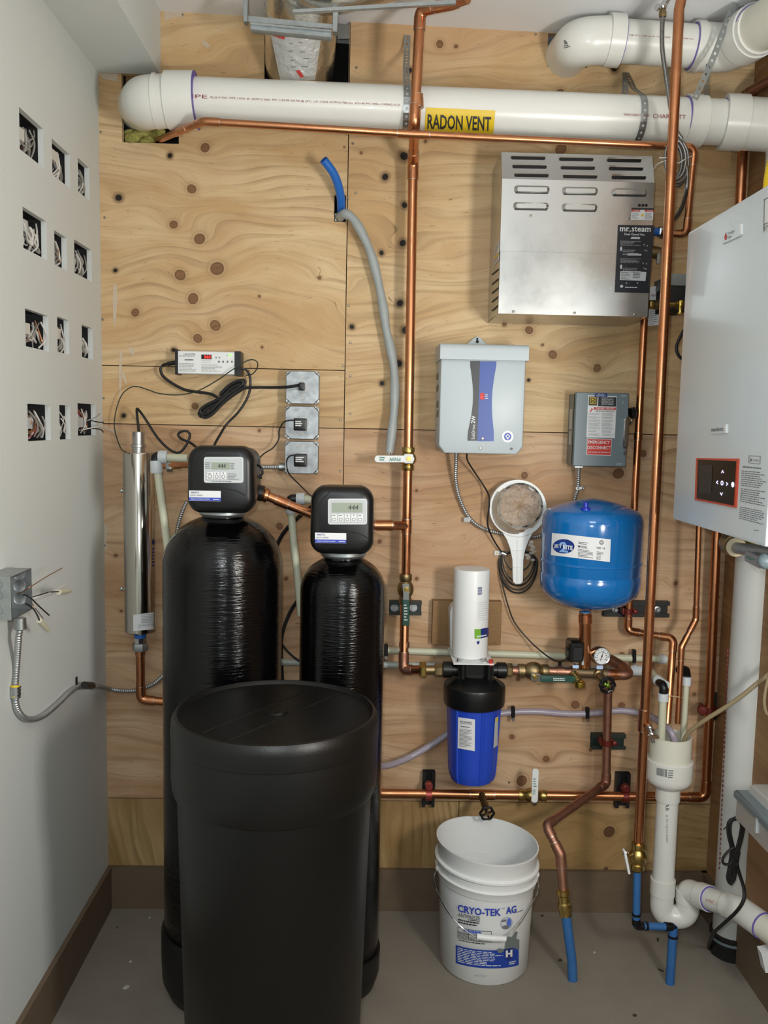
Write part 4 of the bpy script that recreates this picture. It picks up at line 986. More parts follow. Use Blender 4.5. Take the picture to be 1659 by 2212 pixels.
b = B(); decal(b, pb, [(1511.5, 992.5), (1594.5, 996.5), (1589, 1092), (1508.5, 1076.5)], 1, 1, .0042); b.build('glass', mat('black_glass', '#060607', .2, spec=.15), dp)
b = B(); decal(b, pb, [(1516, 1004), (1543.5, 1005.5), (1541.5, 1065.5), (1513.5, 1064)], 1, 1, .0048); b.build('screen', mat('dark_screen', '#34312f', .4, spec=.2), dp)
b = B()
def chev(cx, cy, d):
    w = 1.4
    if d in 'ud':
        s = -1 if d == 'u' else 1
        p = [(cx - 3.2, cy - s * 3), (cx, cy + s * 4), (cx + 3.2, cy - s * 3), (cx + 1.6, cy - s * 3), (cx, cy + s * .6), (cx - 1.6, cy - s * 3)]
        for q in ([p[0], p[1], p[4], p[5]], [p[1], p[2], p[3], p[4]]): decal_poly(b, pb, q, .0052)
    else:
        s = -1 if d == 'l' else 1
        p = [(cx - s * 1.8, cy - 4.5), (cx + s * 2.2, cy), (cx - s * 1.8, cy + 4.5), (cx - s * 1.8, cy + 1.5), (cx + s * .2, cy), (cx - s * 1.8, cy - 1.5)]
        for q in ([p[0], p[1], p[4], p[5]], [p[1], p[2], p[3], p[4]]): decal_poly(b, pb, q, .0052)
chev(1566, 1019, 'u'); chev(1563.5, 1067, 'd'); chev(1554, 1042, 'l'); chev(1576, 1045.5, 'r')
o1 = ell(1565, 1043.5, 3.0, 5.2, 16); o2 = ell(1565, 1043.5, 1.5, 3.1, 16)
b.add([off(pb, *p, .0052) for p in o1 + o2], [(k, (k + 1) % 16, 16 + (k + 1) % 16, 16 + k) for k in range(16)])
decal_poly(b, pb, ell(1588.3, 1047, 3.1, 6, 18), .0052); b.build('icons', LEDW, dp)
b = B(); slabX(b, [(1539, 919), (1571, 918), (1571, 936), (1538, 937)], .003); pl_ = b.build('name_plate', WHITEM, t); text(pb, 'instinct', [(1540, 924.5), (1566, 922.5), (1566, 930.5), (1540, 932.5)], INK, pl_, e=.0036, bold=.005)
b = B(); slabX(b, [(1569, 916.5), (1572, 916.5), (1572, 935), (1569, 936)], .004); b.build('plate_edge', WHITEP, pl_)
b = B(); slabX(b, [(1563, 504), (1603, 484), (1603, 509), (1563, 527)], .003); pl2 = b.build('name_plate', WHITEM, t)
text(pb, 'Triangle', [(1575, 502), (1590, 495), (1590, 503), (1575, 510)], INKG, pl2, e=.0036); text(pb, 'Tube', [(1575, 510), (1584, 506), (1584, 513), (1575, 517)], INKG, pl2, e=.0036)
b = B(); decal_poly(b, pb, [(1571, 502), (1574, 511), (1572.5, 518), (1569.5, 519), (1568, 512)], .0036); b.build('flame', RED, pl2)
b = B(); slabX(b, [(1600, 485.5), (1604.5, 483.5), (1604.5, 506), (1600, 508)], .004); b.build('plate_edge', WHITEP, pl2)
# energy sticker at the picture's edge
b = B(); decal(b, pb, [(1650, 432), (1700, 405), (1700, 480), (1648, 502)], 1, 1, .0006); es = b.build('sticker', PAPER, t)
b = B()
for a_, c_ in (((1652, 430), (1651, 498)), ):
    decal(b, pb, [(1651.5, 432), (1653, 431), (1651.5, 500), (1650, 501)], 1, 1, .0012); decal(b, pb, [(1651, 484), (1690, 468), (1690, 470), (1651, 486)], 1, 1, .0012); decal(b, pb, [(1651, 431), (1690, 411), (1690, 413), (1651, 433)], 1, 1, .0012)
b.build('border', INKG, es); text(pb, 'ENERGY', [(1652, 488), (1690, 472), (1690, 482), (1652, 498)], INKG, es, e=.0012)
b = B()
decal(b, pb, [(1618.5, 984), (1643.5, 985), (1643, 986), (1618.3, 985)], 1, 1, .0008); decal(b, pb, [(1618, 999), (1642.5, 1002), (1642.3, 1003), (1618, 1000)], 1, 1, .0008); decal(b, pb, [(1618.3, 984), (1619.3, 984), (1618.7, 1000), (1617.7, 1000)], 1, 1, .0008); decal(b, pb, [(1642.6, 985), (1643.6, 985), (1642.8, 1003), (1641.8, 1003)], 1, 1, .0008)
b.build('warning_border', INKG, t); text(pb, 'WARNING', [(1627, 991), (1640, 992.5), (1640, 997.5), (1627, 996)], INKG, t, e=.0008)
b = B(); decal_poly(b, pb, [(1623, 988.5), (1625.5, 996.5), (1620.5, 996)], .0008)
print_lines(b, pb, [(1605, 1006), (1655, 1010), (1655, 1015), (1605, 1010.5)], 1, .6, .0008, 1, 1.0)
for (ya, yb_, yc, yd, rws, sx) in ((1015, 1019.5, 1050, 1058, 8, 0), (1053.5, 1060, 1084, 1095, 7, 2), (1093, 1103, 1121, 1135, 7, 4)):
    print_lines(b, pb, [(1603 - sx, ya), (1656 - sx, yb_), (1654 - sx, yd), (1601 - sx, yc)], rws, .38, .0008, int(ya), 1.0)
print_lines(b, pb, [(1629, 1143), (1641, 1145), (1641, 1148), (1629, 1146)], 1, .5, .0008, 7, 1.0); b.build('print', INKG, t)
# what hangs under it
t = thing('isolation_valve', 'grey boiler isolation valve with lever and yellow tag under the boiler', 'valve', PX(1600, 1200, XR - .16))
XV = XBF + .05
a, c, d = PX(1572, 1168, XV), PX(1592, 1178, XV), PX(1680, 1205, XV)
b = B(); b.lathe(PX(1582, 1176, XV), (0, -.9, -.1), [(.022, -.02), (.026, -.005), (.024, .01), (.0, .011)], 20); b.build('cap', BRASS_DULL, t)
b = B(); b.lathe(PX(1584, 1178, XV), (0, -.9, -.1), [(.017, .008), (.021, .012), (.021, .017), (.016, .018)], 20); b.build('ring', mat('pale_washer', '#b9ae93', .6), t)
b = B(); b.tube([PX(1592, 1184, XV), PX(1680, 1196, XV)], .0125, 14); b.build('body', ZINC, t)
b = B(); pb2 = PlaneX(XV - .02); 
q = [(1611, 1198), (1616, 1190), (1648, 1205), (1650, 1222), (1643, 1228), (1612, 1212)]; n = len(q)
b.add([off(pb2, *p, 0) for p in q] + [off(pb2, *p, .003) for p in q], [tuple(range(n, 2 * n)), tuple(range(n))] + [(k, (k + 1) % n, n + (k + 1) % n, n + k) for k in range(n)]); b.build('lever', ZINC, t)
b = B(); print_lines(b, pb2, [(1615, 1199), (1640, 1210), (1640, 1216), (1615, 1206)], 2, .5, .0036, 5); b.build('print', GREENT, t)
b = B(); b.ball(PX(1654, 1212, XV - .012), .016, 14, 10); b.build('union_ball', GREYB, t)
q = [(1591, 1162), (1641, 1178), (1640, 1190), (1604, 1186)]
b = B(); pb3 = PlaneX(XV + .03); decal_poly(b, pb3, q, .0); b.build('tag', YELL, t, label='yellow warning tag'); b = B(); decal_poly(b, pb3, [(1599, 1169), (1620, 1175), (1620, 1177), (1599, 1171)], .001); decal_poly(b, pb3, [(1620, 1174), (1625, 1175), (1624, 1183), (1620, 1182)], .001); b.build('tag_print', INK, t)
# ribbed yellow gas line above it
path = spline([PX(1690, 300, XBF + .10), PX(1672, 350, XBF + .09), PX(1664, 400, XBF + .08), PX(1660, 470, XBF + .07)], 10); b = B(); pts = resample(path, .0035)
b.tube(pts, [.0145 if i % 2 else .0115 for i in range(len(pts))], 14); b.build('yellow_gas_hose', YELLF, label='yellow corrugated gas hose entering the top of the boiler', cat='hose')

# ------------------------------------------------------------------ blue pressure tank
YT_ = -.163; cx = 1276
c = P(cx, 1210, YT_); mm = M(cx, 1210, YT_)
def zt(py): return P(cx, py, YT_).z
t = thing('pressure_tank', 'blue steel pressure tank with white maker label', 'tank', (c.x, c.y, zt(1318)))
rb = 106.5 * mm
prof = [(.02, zt(1315)), (rb * .45, zt(1309)), (rb * .75, zt(1298)), (rb * .93, zt(1281)), (rb * .985, zt(1268)), (rb, zt(1254)), (rb, zt(1240)), (rb * .985, zt(1237)), (rb * .985, zt(1234)), (rb, zt(1231)),
        (rb, zt(1128)), (rb * .985, zt(1116)), (rb * .95, zt(1108)), (rb * .88, zt(1101.5)), (rb * .7, zt(1093)), (rb * .45, zt(1084.5)), (rb * .2, zt(1079)), (.004, zt(1077))]
B().lathe((c.x, c.y, 0), (0, 0, 1), prof, 56).build('shell', BLUETANK, t, ang=30)
B().lathe((c.x, c.y, 0), (0, 0, 1), [(rb, zt(1213)), (rb + .0018, zt(1212)), (rb + .0018, zt(1208)), (rb, zt(1207))], 56, False, False).build('weld_seam', BLUETANK, t)
vx = P(1265, 1099, YT_ - .085); B().lathe((vx.x, vx.y, vx.z - .004), (0, 0, 1), [(.0135, 0), (.0135, .006), (.007, .008), (.0065, .02), (.004, .022)], 14).build('valve_cap', mat('deep_blue_cap', '#1a2fa8', .35), t)
cyt = Cyl((c.x, c.y, 0), (0, 0, 1), rb + .0019)
b = B(); decal(b, cyt, [(1193, 1151), (1319, 1165), (1317, 1214), (1191, 1199)], 14, 1, .0012); lb = b.build('label', PAPER, t, label='white maker label')
EL = ell(1219, 1180, 23, 16, 28)
b = B(); decal_poly(b, cyt, ell(1218.5, 1180, 23, 15.5, 30), .0022); lo = b.build('logo', BLUED, lb)
b = B(); decal_poly(b, cyt, ell(1218.5, 1180, 20.5, 13, 30), .0028); b.build('oval', mat('logo_blue', '#173a86', .4), lo)
text(cyt, '2', [(1210, 1170), (1228, 1172), (1228, 1194), (1210, 1192)], mat('logo_light', '#7fa6dc', .4), lo, e=.0034, bold=.03, cuts=4)
text(cyt, 'JET', [(1199, 1175), (1216, 1177), (1216, 1186), (1199, 1184)], INKW, lo, e=.004, bold=.02, cuts=4); text(cyt, 'RITE', [(1218, 1177), (1238, 1179), (1238, 1188), (1218, 1186)], INKW, lo, e=.004, bold=.02, cuts=4)
text(cyt, 'MODEL', [(1249, 1177.5), (1269.5, 1180), (1269.5, 1185), (1249, 1182.5)], INK, lb, e=.002, cuts=4, bold=.01); text(cyt, 'PJR 15', [(1289, 1181), (1307, 1183), (1307, 1188), (1289, 1186)], INK, lb, e=.002, cuts=4, bold=.01)
b = B(); print_lines(b, cyt, [(1250, 1169), (1282, 1172.5), (1282, 1179), (1250, 1175.5)], 2, .35, .002, 3); print_lines(b, cyt, [(1249, 1185), (1286, 1189), (1285, 1207), (1249, 1203)], 6, .36, .002, 4); print_lines(b, cyt, [(1289, 1190), (1310, 1192.5), (1309, 1211), (1288, 1208.5)], 6, .36, .002, 5, .6)
e_ = ell(1299, 1171.5, 4.4, 4.6, 18); e2 = ell(1299, 1171.5, 3, 3.2, 18); b.add([off(cyt, *p, .002) for p in e_ + e2], [(k, (k + 1) % 18, 18 + (k + 1) % 18, 18 + k) for k in range(18)]); b.build('print', INK, lb)
text(cyt, '2', [(1297.5, 1169.5), (1300.7, 1169.8), (1300.7, 1173.6), (1297.5, 1173.3)], INK, lb, e=.002)
TANKX, TANKY = c.x, c.y
# ------------------------------------------------------------------ water softeners
YK = -.37
def softener(name, label, cx, r_px, yk, dome, boot_top, head, hY, big):
    c = P(cx, 1500, yk); mm = M(cx, 1500, yk); r = r_px * mm
    z = lambda py: P(cx, py, yk).z
    t = thing(name, label, 'water softener', (c.x, c.y, 0), 'water softeners')
    zs_ = z(dome[1]); zt_ = z(dome[0]); prof = [(r * .97, .05)]
    zb_ = z(boot_top)
    prof += [(r, .06), (r, zs_)]
    nn = 12
    for k in range(1, nn):
        a = math.pi / 2 * k / nn; prof.append((max(.05, r * math.cos(a) ** .86), zs_ + (zt_ - zs_) * math.sin(a)))
    prof.append((.05, zt_ + .004))
    # finer rings so that the wound fibres read
    B().lathe((c.x, c.y, 0), (0, 0, 1), prof, 64, ang if False else True).build('vessel', TANKM, t, ang=60)
    B().lathe((c.x, c.y, 0), (0, 0, 1), [(r * .80, .0005), (r * .93, .012), (r * 1.035, .05), (r * 1.05, .11), (r * 1.05, zb_ - .012), (r * 1.03, zb_), (r * .99, zb_)], 56).build('boot', BOOT, t)
    B().lathe((c.x, c.y, 0), (0, 0, 1), [(.052, zt_ - .002), (.058, zt_ + .004), (.058, zt_ + .012), (.05, zt_ + .02)], 28).build('neck_ring', ZINC, t)
    x0, y0, x1, y1 = head; X0, X1, Z0, Z1 = rect_w(x0, y0, x1, y1, hY)
    w, h = X1 - X0, Z1 - Z0; cxh, czh = (X0 + X1) / 2, (Z0 + Z1) / 2
    def hp(s, sh=0.0):
        base = rrect(X0, X1, Z0, Z1, .028, 7)
        return base
    poly = hp(1)
    poly = [(cxh + (x - cxh) * (1 + .018 * (1 - abs((z - czh) / (h / 2)) ** 2)) * (1 - .05 * max(0, (z - czh) / h)), z + .008 * (1 - abs((x - cxh) / (w / 2)) ** 2) * (1 if z > czh else -.7)) for x, z in poly]
    hb = B().ext(poly, [(hY + .20, .02), (hY + .19, .008), (hY + .06, .004), (hY + .055, 0), (hY + .022, 0), (hY + .010, .003), (hY + .003, .009), (hY, .017)])
    hd = hb.build('control_head', BLACKP, t, ang=30)
    return t, hd, c, r, z
def head_marks(hd, hY, ring, panel, lcd, buttons, sticker, glyph, sid):
    pl = PlaneY(hY - .0002)
    # swoosh groove
    b = B(); n = len(ring) - 1
    pts = [off(pl, x, y, .0004) for x, y in spline2(ring, 8)]
    b.tube(pts, .0011, 6); b.build('groove', BLACKM, hd)
    b = B(); b.add([off(pl, *p, .001) for p in rpoly(*panel, 5)], [tuple(range(20))]); pnl = b.build('keypad', PAPERG, hd, label='silver keypad with display')
    b = B(); q = rpoly(panel[0] + 1.5, panel[1] + 1.5, panel[2] - 1.5, panel[3] - 1.5, 4); q2 = rpoly(panel[0] + 2.6, panel[1] + 2.6, panel[2] - 2.6, panel[3] - 2.6, 3.5); n = len(q)
    b.add([off(pl, *p, .0016) for p in q + q2], [(k, (k + 1) % n, n + (k + 1) % n, n + k) for k in range(n)]); b.build('keypad_border', PAPER, hd)
    b = B(); b.add([off(pl, *p, .0018) for p in rpoly(*lcd, 1.2)], [tuple(range(20))]); lc = b.build('display', LCD, hd, label='lcd reading 444')
    text(pl, '444', glyph, INK, hd, 'digits', e=.0024, shear=.12)
    for (x0, y0, x1, y1, s) in buttons:
        b = B(); q = rpoly(x0, y0, x1, y1, 2.2); n = len(q); q2 = rpoly(x0 + .6, y0 + .6, x1 - .6, y1 - .6, 2)
        b.add([off(pl, *p, .0012) for p in q] + [off(pl, *p, .003) for p in q2], [tuple(range(n, 2 * n))] + [(k, (k + 1) % n, n + (k + 1) % n, n + k) for k in range(n)]); b.build('button', PAPER, hd)
        b = B(); cx, cy = (x0 + x1) / 2, y1 - (x1 - x0) * .48; rr = (x1 - x0) * .32
        e1 = ell(cx, cy, rr, rr, 14); e2 = ell(cx, cy, rr * .72, rr * .72, 14); b.add([off(pl, *p, .0034) for p in e1 + e2], [(k, (k + 1) % 14, 14 + (k + 1) % 14, 14 + k) for k in range(14)])
        if s == 'u': decal_poly(b, pl, [(cx, y0 + 1.5), (cx + 2, y0 + 5), (cx - 2, y0 + 5)], .0034)
        elif s == 'd': decal_poly(b, pl, [(cx, y0 + 5), (cx + 2, y0 + 1.5), (cx - 2, y0 + 1.5)], .0034)
        else: print_lines(b, pl, [(x0 + 2, y0 + 2), (x1 - 2, y0 + 2), (x1 - 2, y0 + 4.5), (x0 + 2, y0 + 4.5)], 1, .6, .0034, 1, 1)
        b.build('button_mark', INKG, hd)
    x0, y0, x1, y1 = sticker
    b = B(); q = Q(x0, y0, x1, y1); decal(b, pl, q, 1, 1, .001); st = b.build('sticker', PAPER, hd, label='white and blue maker sticker')
    ys = y0 + (y1 - y0) * .64
    b = B(); decal(b, pl, [bil(q, 0, .66), bil(q, 1, .66), bil(q, 1, .98), bil(q, 0, .98)], 1, 1, .0015); b.build('sticker_band', BLUEI, hd)
    text(pl, 'WATTS', [bil(q, .05, .1), bil(q, .31, .1), bil(q, .31, .28), bil(q, .05, .28)], BLUED, hd, e=.0018, bold=.02)
    text(pl, 'pure water', [bil(q, .05, .37), bil(q, .44, .37), bil(q, .44, .6), bil(q, .05, .6)], INKG, hd, e=.0018)
    text(pl, 'watts.com/purewater', [bil(q, .05, .72), bil(q, .66, .72), bil(q, .66, .92), bil(q, .05, .92)], INKW, hd, e=.002)
    b = B(); print_lines(b, pl, [bil(q, .76, .76), bil(q, .96, .76), bil(q, .96, .9), bil(q, .76, .9)], 1, .5, .002, 2, 1); b.build('sticker_print', INKW, hd)
    return pl
def spline2(pts, n): return [(p.x, p.z) for p in spline([Vector((x, 0, y)) for x, y in pts], n)]
HY1, HY2 = -.52, -.49
t1, hd1, c1, r1, zf1 = softener('water_softener', 'large black water softener with three button head', 481, 125.5, -.37, (1112, 1222), 1985, (402, 968, 548, 1107), HY1, True)
pl1 = head_marks(hd1, HY1, [(443, 975), (425, 990), (419, 1012), (428, 1034), (452, 1049), (480, 1055), (509, 1060), (530, 1070)], (440.5, 987, 526, 1043),
    (457, 999, 496.5, 1014), [(446.5, 1019, 461, 1036, ''), (462, 1019, 475, 1036, 'u'), (476, 1019, 489.5, 1036, 'd')], (408.5, 1060, 477, 1082), [(471, 1001.5), (488, 1001.5), (488, 1011), (471, 1011)], 1)
b = B(); print_lines(b, pl1, (Q(443, 998, 455, 1013)), 4, .4, .002, 5, .9); print_lines(b, pl1, Q(498, 999, 511, 1014), 4, .4, .002, 6, .6); print_lines(b, pl1, Q(492, 1022, 518, 1037), 5, .4, .002, 7, .8); print_lines(b, pl1, Q(457, 1038.5, 510, 1041.5), 1, .5, .002, 8, 1); b.build('keypad_print', INKG, hd1)
t2, hd2, c2, r2, zf2 = softener('water_softener', 'narrower black water softener with five button head', 737, 90.5, -.36, (1200, 1275), 2040, (670, 1056, 807, 1196), HY2, False)
pl2 = head_marks(hd2, HY2, [(712, 1063), (694, 1082), (686, 1105), (694, 1126), (716, 1139), (748, 1147), (776, 1153), (796, 1163)], (708.5, 1077, 793, 1133),
    (717, 1086, 783, 1107), [(716 + i * 14, 1110, 728.5 + i * 14, 1128, s) for i, s in enumerate(('', '', 'u', 'd', ''))], (680.5, 1151, 748, 1173), [(752, 1091), (774, 1091), (774, 1101), (752, 1101)], 2)
# side ports, wiring tails and drain elbow on the heads
for t, px, Y in ((t1, (551, 1063), -.36),):
    a = P(px[0] - 8, px[1] - 4, Y); B().tube([a, P(568, 1067, Y)], .020, 16).build('port_nut', BLACKP, t)
a = P(345, 1003, -.30)
b = B(); b.tube(spline(PP([(548, 1000, -.42), (562, 1008, -.40), (567, 1022, -.40), (560, 1030, -.40), (566, 1032, -.4)]), 6), .003, 8); b.build('tie_wrap', BLACKP, t1)

# black drain elbows and cream drain tubes at the heads
def drain(name, label, pts, r, y_el, nuts, elbow_pts):
    t = thing(name, label, 'drain tube', low([P(*p) for p in pts]))
    B().tube(bend([P(*p) for p in pts], .05, 6), r, 14).build('tube', CREAM, t)
    B().tube(bend([P(*p) for p in elbow_pts], .02, 6), r * 1.22, 14).build('elbow', BLACKP, t)
    for a, d, f in nuts: 
        b = B(); b.lathe(P(*a), P(*d) - P(*a), [(r * f * .9, 0), (r * f, .003), (r * f, (P(*d) - P(*a)).length - .003), (r * f * .9, (P(*d) - P(*a)).length)], 14); b.build('nut', NUTW, t)
    return t
YX = -.30
drain('drain_tube', 'cream drain tube dropping from the left softener beside the steel lamp tube', [(338, 1000, YX), (348, 1075, YX), (362, 1182, YX), (370, 1260, YX)], .0098, 0, [((337, 995, YX), (338.5, 1022, YX), 1.6)], [(337, 1001, YX), (335, 985, YX), (352, 988, YX)])
b = B(); b.tube([P(352, 988, YX), P(405, 990, YX)], .0105, 14); b.build('drain_stub', CREAM, t1)
b = B(); b.lathe(P(343, 987, YX), (1, 0, 0), [(.0155, 0), (.0168, .003), (.0168, .019), (.0155, .022)], 16); b.build('drain_nut', NUTW, t1)
YX2 = -.28
drain('drain_tube', 'cream drain tube dropping between the two softeners', [(628, 1096, YX2), (634, 1170, YX2), (642, 1240, YX2), (650, 1330, YX2)], .0098, 0, [((628, 1087, YX2), (628.5, 1109, YX2), 1.45)], [(628, 1090, YX2), (627, 1077, YX2), (644, 1078, YX2)])
b = B(); b.tube([P(640, 1078, YX2), P(676, 1080, YX2)], .0112, 14); b.build('drain_stub', CREAM, t2)
b = B(); b.lathe(P(640, 1077.5, YX2), (1, 0, 0), [(.0150, 0), (.016, .003), (.016, .019), (.015, .022)], 16); b.build('drain_nut', NUTW, t2)
# copper tie between the softeners
pipe('softener_link', 'copper link pipe sloping between the two softener heads', PP([(562, 1065, -.34), (700, 1122, -.32)]), .0118, COPPER, .02, [(P(596, 1079, -.335), P(622, 1090, -.331))], elb=False)
b = B(); hexnut(b, P(574, 1070, -.338), P(700, 1122, -.32) - P(562, 1065, -.34), .0185, .014, 8); b.build('link_nut', COPPER, bpy.data.objects['softener_link'])
# short union between the lamp tube and the left softener
t = thing('lamp_outlet', 'short copper stub with zinc nut and orange tape beside the steel lamp tube', 'fitting', P(380, 1015, -.2))
b = B(); b.tube([P(352, 1005, -.2), P(410, 1003, -.22)], .0095, 14); b.build('tube', COPPER, t)
b = B(); hexnut(b, P(367, 1006, -.2), (1, -.02, 0), .0165, .016); b.build('nut', ZINC, t)
b = B(); b.tube([P(375, 1004.6, -.205), P(391, 1004, -.21)], .0115, 14); b.build('sleeve', BRASS, t)
b = B(); b.tube([P(373, 1004.6, -.205), P(376, 1004.5, -.205)], .012, 14); b.build('tape', ORANGE, t)

# ------------------------------------------------------------------ brine tank
YN = -.765; cx = 596
c = P(cx, 1560, YN); zz = lambda py: P(cx, py, YN).z
t = thing('brine_tank', 'wide black plastic brine tank with round lid in the foreground', 'tank', (c.x, c.y, 0))
mm = M(cx, 1560, YN); rl = 221 * mm; ztop_ = zz(1531); rbo = 199 * M(cx, 1900, YN)
B().lathe((c.x, c.y, 0), (0, 0, 1), [(rbo * .90, .001), (rbo * .93, .01), (rbo * 1.03, zz(1685))], 64).build('drum', BRINE, t)
zr = ztop_
B().lathe((c.x, c.y, 0), (0, 0, 1), [(rl * .93, zz(1700)), (rl * .975, zz(1694)), (rl * .992, zz(1682)), (rl, zz(1660)), (rl, zz(1592)), (rl * .996, zz(1586)), (rl * .996, zz(1585)), (rl * 1.004, zz(1583.5)), (rl * 1.003, zr - .022), (rl * .992, zr - .009), (rl * .972, zr - .001), (rl * .945, zr), (rl * .93, zr - .003), (rl * .915, zr - .0075), (rl * .16, zr - .0065), (rl * .12, zr - .006), (rl * .118, zr - .002), (.001, zr - .0015)], 80).build('lid', BRINE, t, ang=34)
b = B()
for s in (-1, 1):
    a = math.radians(56); u = Vector((math.cos(a), math.sin(a), 0)); w = Vector((-u.y, u.x, 0)); o = Vector((c.x, c.y, zr - .0068)) + w * s * rl * .16; L = rl * .84
    b.quad(o - u * L - w * .002, o + u * L - w * .002, o + u * L + w * .002 + Vector((0, 0, .0015)), o - u * L + w * .002 + Vector((0, 0, .0015)))
b.build('lid_ribs', BRINE, t, kind='stuff')

# ------------------------------------------------------------------ uv lamp tube
YV = -.10; cx = 301
c = P(cx, 1170, YV); z = lambda py: P(302, py, YV).z; mm = M(302, 1170, YV)
t = thing('uv_lamp_tube', 'tall polished steel lamp tube standing on the plywood by the left wall', 'water filter', (c.x, c.y, z(1405)))
b = B(); b.lathe((c.x, c.y, 0), (0, 0, 1), [(.028, z(1365)), (32.3 * mm, z(1362)), (32.3 * mm, z(980)), (31 * mm, z(977.5)), (.02, z(977))], 48); b.build('chamber', STEELP, t, ang=30)
b = B(); b.lathe((c.x, c.y, 0), (0, 0, 1), [(.0165, z(978)), (.0165, z(967)), (.020, z(966)), (.020, z(960)), (.0165, z(959)), (.0165, z(934)), (.014, z(932))], 28); b.build('lamp_cap', STEEL, t, ang=30)
for py in (1060, 1271):
    b = B(); x = P(268, py, YV).x; zq = P(268, py, YV).z
    b.tube([(x - .004, YV - .01, zq), (x + .012, YV - .016, zq - .002), (x + .020, YV - .03, zq - .006)], .0028, 8); b.ball((x - .004, YV - .01, zq + .001), .0062); b.build('clamp_bolt', CHROME, t)
cu = Cyl((c.x, c.y, 0), (0, 0, 1), 32.4 * mm)
b = B(); decal(b, cu, [(288, 1328), (336, 1322), (336, 1359), (288, 1363)], 8, 1, .001); lb = b.build('label', PAPER, t, label='white maker label')
text(cu, 'LANCASTER', [(305, 1348.5), (333, 1346.5), (333, 1351.5), (305, 1353)], INKG, lb, e=.0016, cuts=4)
b = B(); print_lines(b, cu, [(305, 1327), (333, 1325), (333, 1345), (305, 1347)], 6, .3, .0016, 2, .8); 
e1 = ell(301, 1352.5, 2.6, 3.6, 14); e2 = ell(301, 1352.5, 1.9, 2.8, 14); b.add([off(cu, *p, .0016) for p in e1 + e2], [(k, (k + 1) % 14, 14 + (k + 1) % 14, 14 + k) for k in range(14)]); b.build('print', INKG, lb)
b = B(); decal_poly(b, cu, ell(331.5, 1171, 2.2, 6, 12), .001); print_lines(b, cu, [(329, 1182), (333, 1182), (333, 1225), (329, 1225)], 6, .6, .001, 3, 1); b.build('logo', BLUED, t)
b = B(); b.tube([P(303, 1364, YV), P(303, 1376, YV)], .011, 16); b.build('neck', STEEL, t)
b = B(); b.tube([P(303, 1370, YV), P(303, 1377, YV)], .0165, 18); b.build('blue_ring', BLUEPEX, t)
b = B(); b.lathe(P(303, 1391, YV), (0, 0, 1), [(.0165, 0), (.0165, .018)], 8); b.build('nut', CHROME, t)
b = B(); hexnut(b, P(303, 1397, YV), (0, 0, 1), .0225, .021); b.build('nut', ZINC, t)
pipe('lamp_inlet', 'copper elbow pipe under the steel lamp tube running behind the softener', PP([(303, 1404, YV), (304, 1511, YV), (372, 1517, YV)]), .0122, COPPER, .022, [(P(303, 1406, YV), P(303, 1414, YV))])

# ------------------------------------------------------------------ lamp driver with cords
YL = -.05
t = thing('lamp_driver', 'white and black lamp driver with red digital counter', 'power supply', P(450, 810, -.02))
X0, X1, Z0, Z1 = rect_w(380, 759, 513, 808, YL)
B().ext(rrect(X0 + .004, X1 - .004, Z0, Z1, .002, 2), [(-.003, 0), (YL + .002, 0), (YL, .0015)]).build('case', WHITEP, t)
B().ext(rrect(X0 - .002, X0 + .006, Z0 - .003, Z1 + .004, .001, 2), [(-.003, 0), (YL - .002, 0)]).build('end_cap', BLACKP, t)
B().ext(rrect(X1 - .008, X1 + .010, Z0 - .003, Z1 + .002, .002, 2), [(-.003, 0), (YL - .002, 0)]).build('end_cap', BLACKP, t)
pv = PlaneY(YL - .0002)
b = B(); decal(b, pv, Q(435, 766, 457, 776), 1, 1, .0006); dsp = b.build('counter', BLACKM, t); text(pv, '365', Q(441, 767.8, 455.5, 774.5), LEDR, dsp, e=.001, bold=.02)
text(pv, 'LANCASTER', Q(397, 763.5, 421, 767.5), INK, t, e=.0006, shear=.2)
b = B(); print_lines(b, pv, Q(387, 768, 429, 770.5), 1, .4, .0006, 1, 1); print_lines(b, pv, Q(399, 775.5, 418, 779), 1, .8, .0006, 2, 1); print_lines(b, pv, Q(387, 784, 429, 803), 6, .28, .0006, 3, .9); print_lines(b, pv, Q(435, 787, 480, 803), 6, .28, .0006, 4, .9)
print_lines(b, pv, Q(436, 778, 458, 784), 2, .2, .0006, 5, .9)
for x in (473, 482, 491.5, 501): decal_poly(b, pv, ell(x, 781.5, 2.2, 2.5, 8), .0006)
for x in (467, 474): decal_poly(b, pv, ell(x, 772.5, 1.6, 1.8, 8), .0006)
decal_poly(b, pv, ell(491, 767.5, 1, 1, 8), .0006); b.build('print', INKG, t)
b = B(); decal_poly(b, pv, ell(496.5, 767, 3.4, 2.4, 14), .0006); b.build('led', LEDG, t)
YC = -.03
def cord(name, label, pts, r=.0034, mt=BLACKR, n=8, cat='cord', **k):
    return B().tube(spline(PP(pts), n), r, 8).build(name, mt, label=label, cat=cat, **k)
t = thing('power_cable', 'thick black cord from the lamp driver, bundled and plugged into the top outlet', 'cord', P(450, 900, YC))
B().tube([P(362, 786, YC - .01), P(379, 783, YC - .01)], .0062, 12).build('strain_relief', BLACKP, t)
B().tube(spline(PP([(366, 786, YC - .01), (354, 788, YC), (347, 797, YC), (352, 812, YC), (372, 828, YC), (400, 842, YC), (428, 847, YC), (455, 851, YC), (475, 862, YC - .01)]), 8), .0042, 8).build('cord', BLACKR, t)
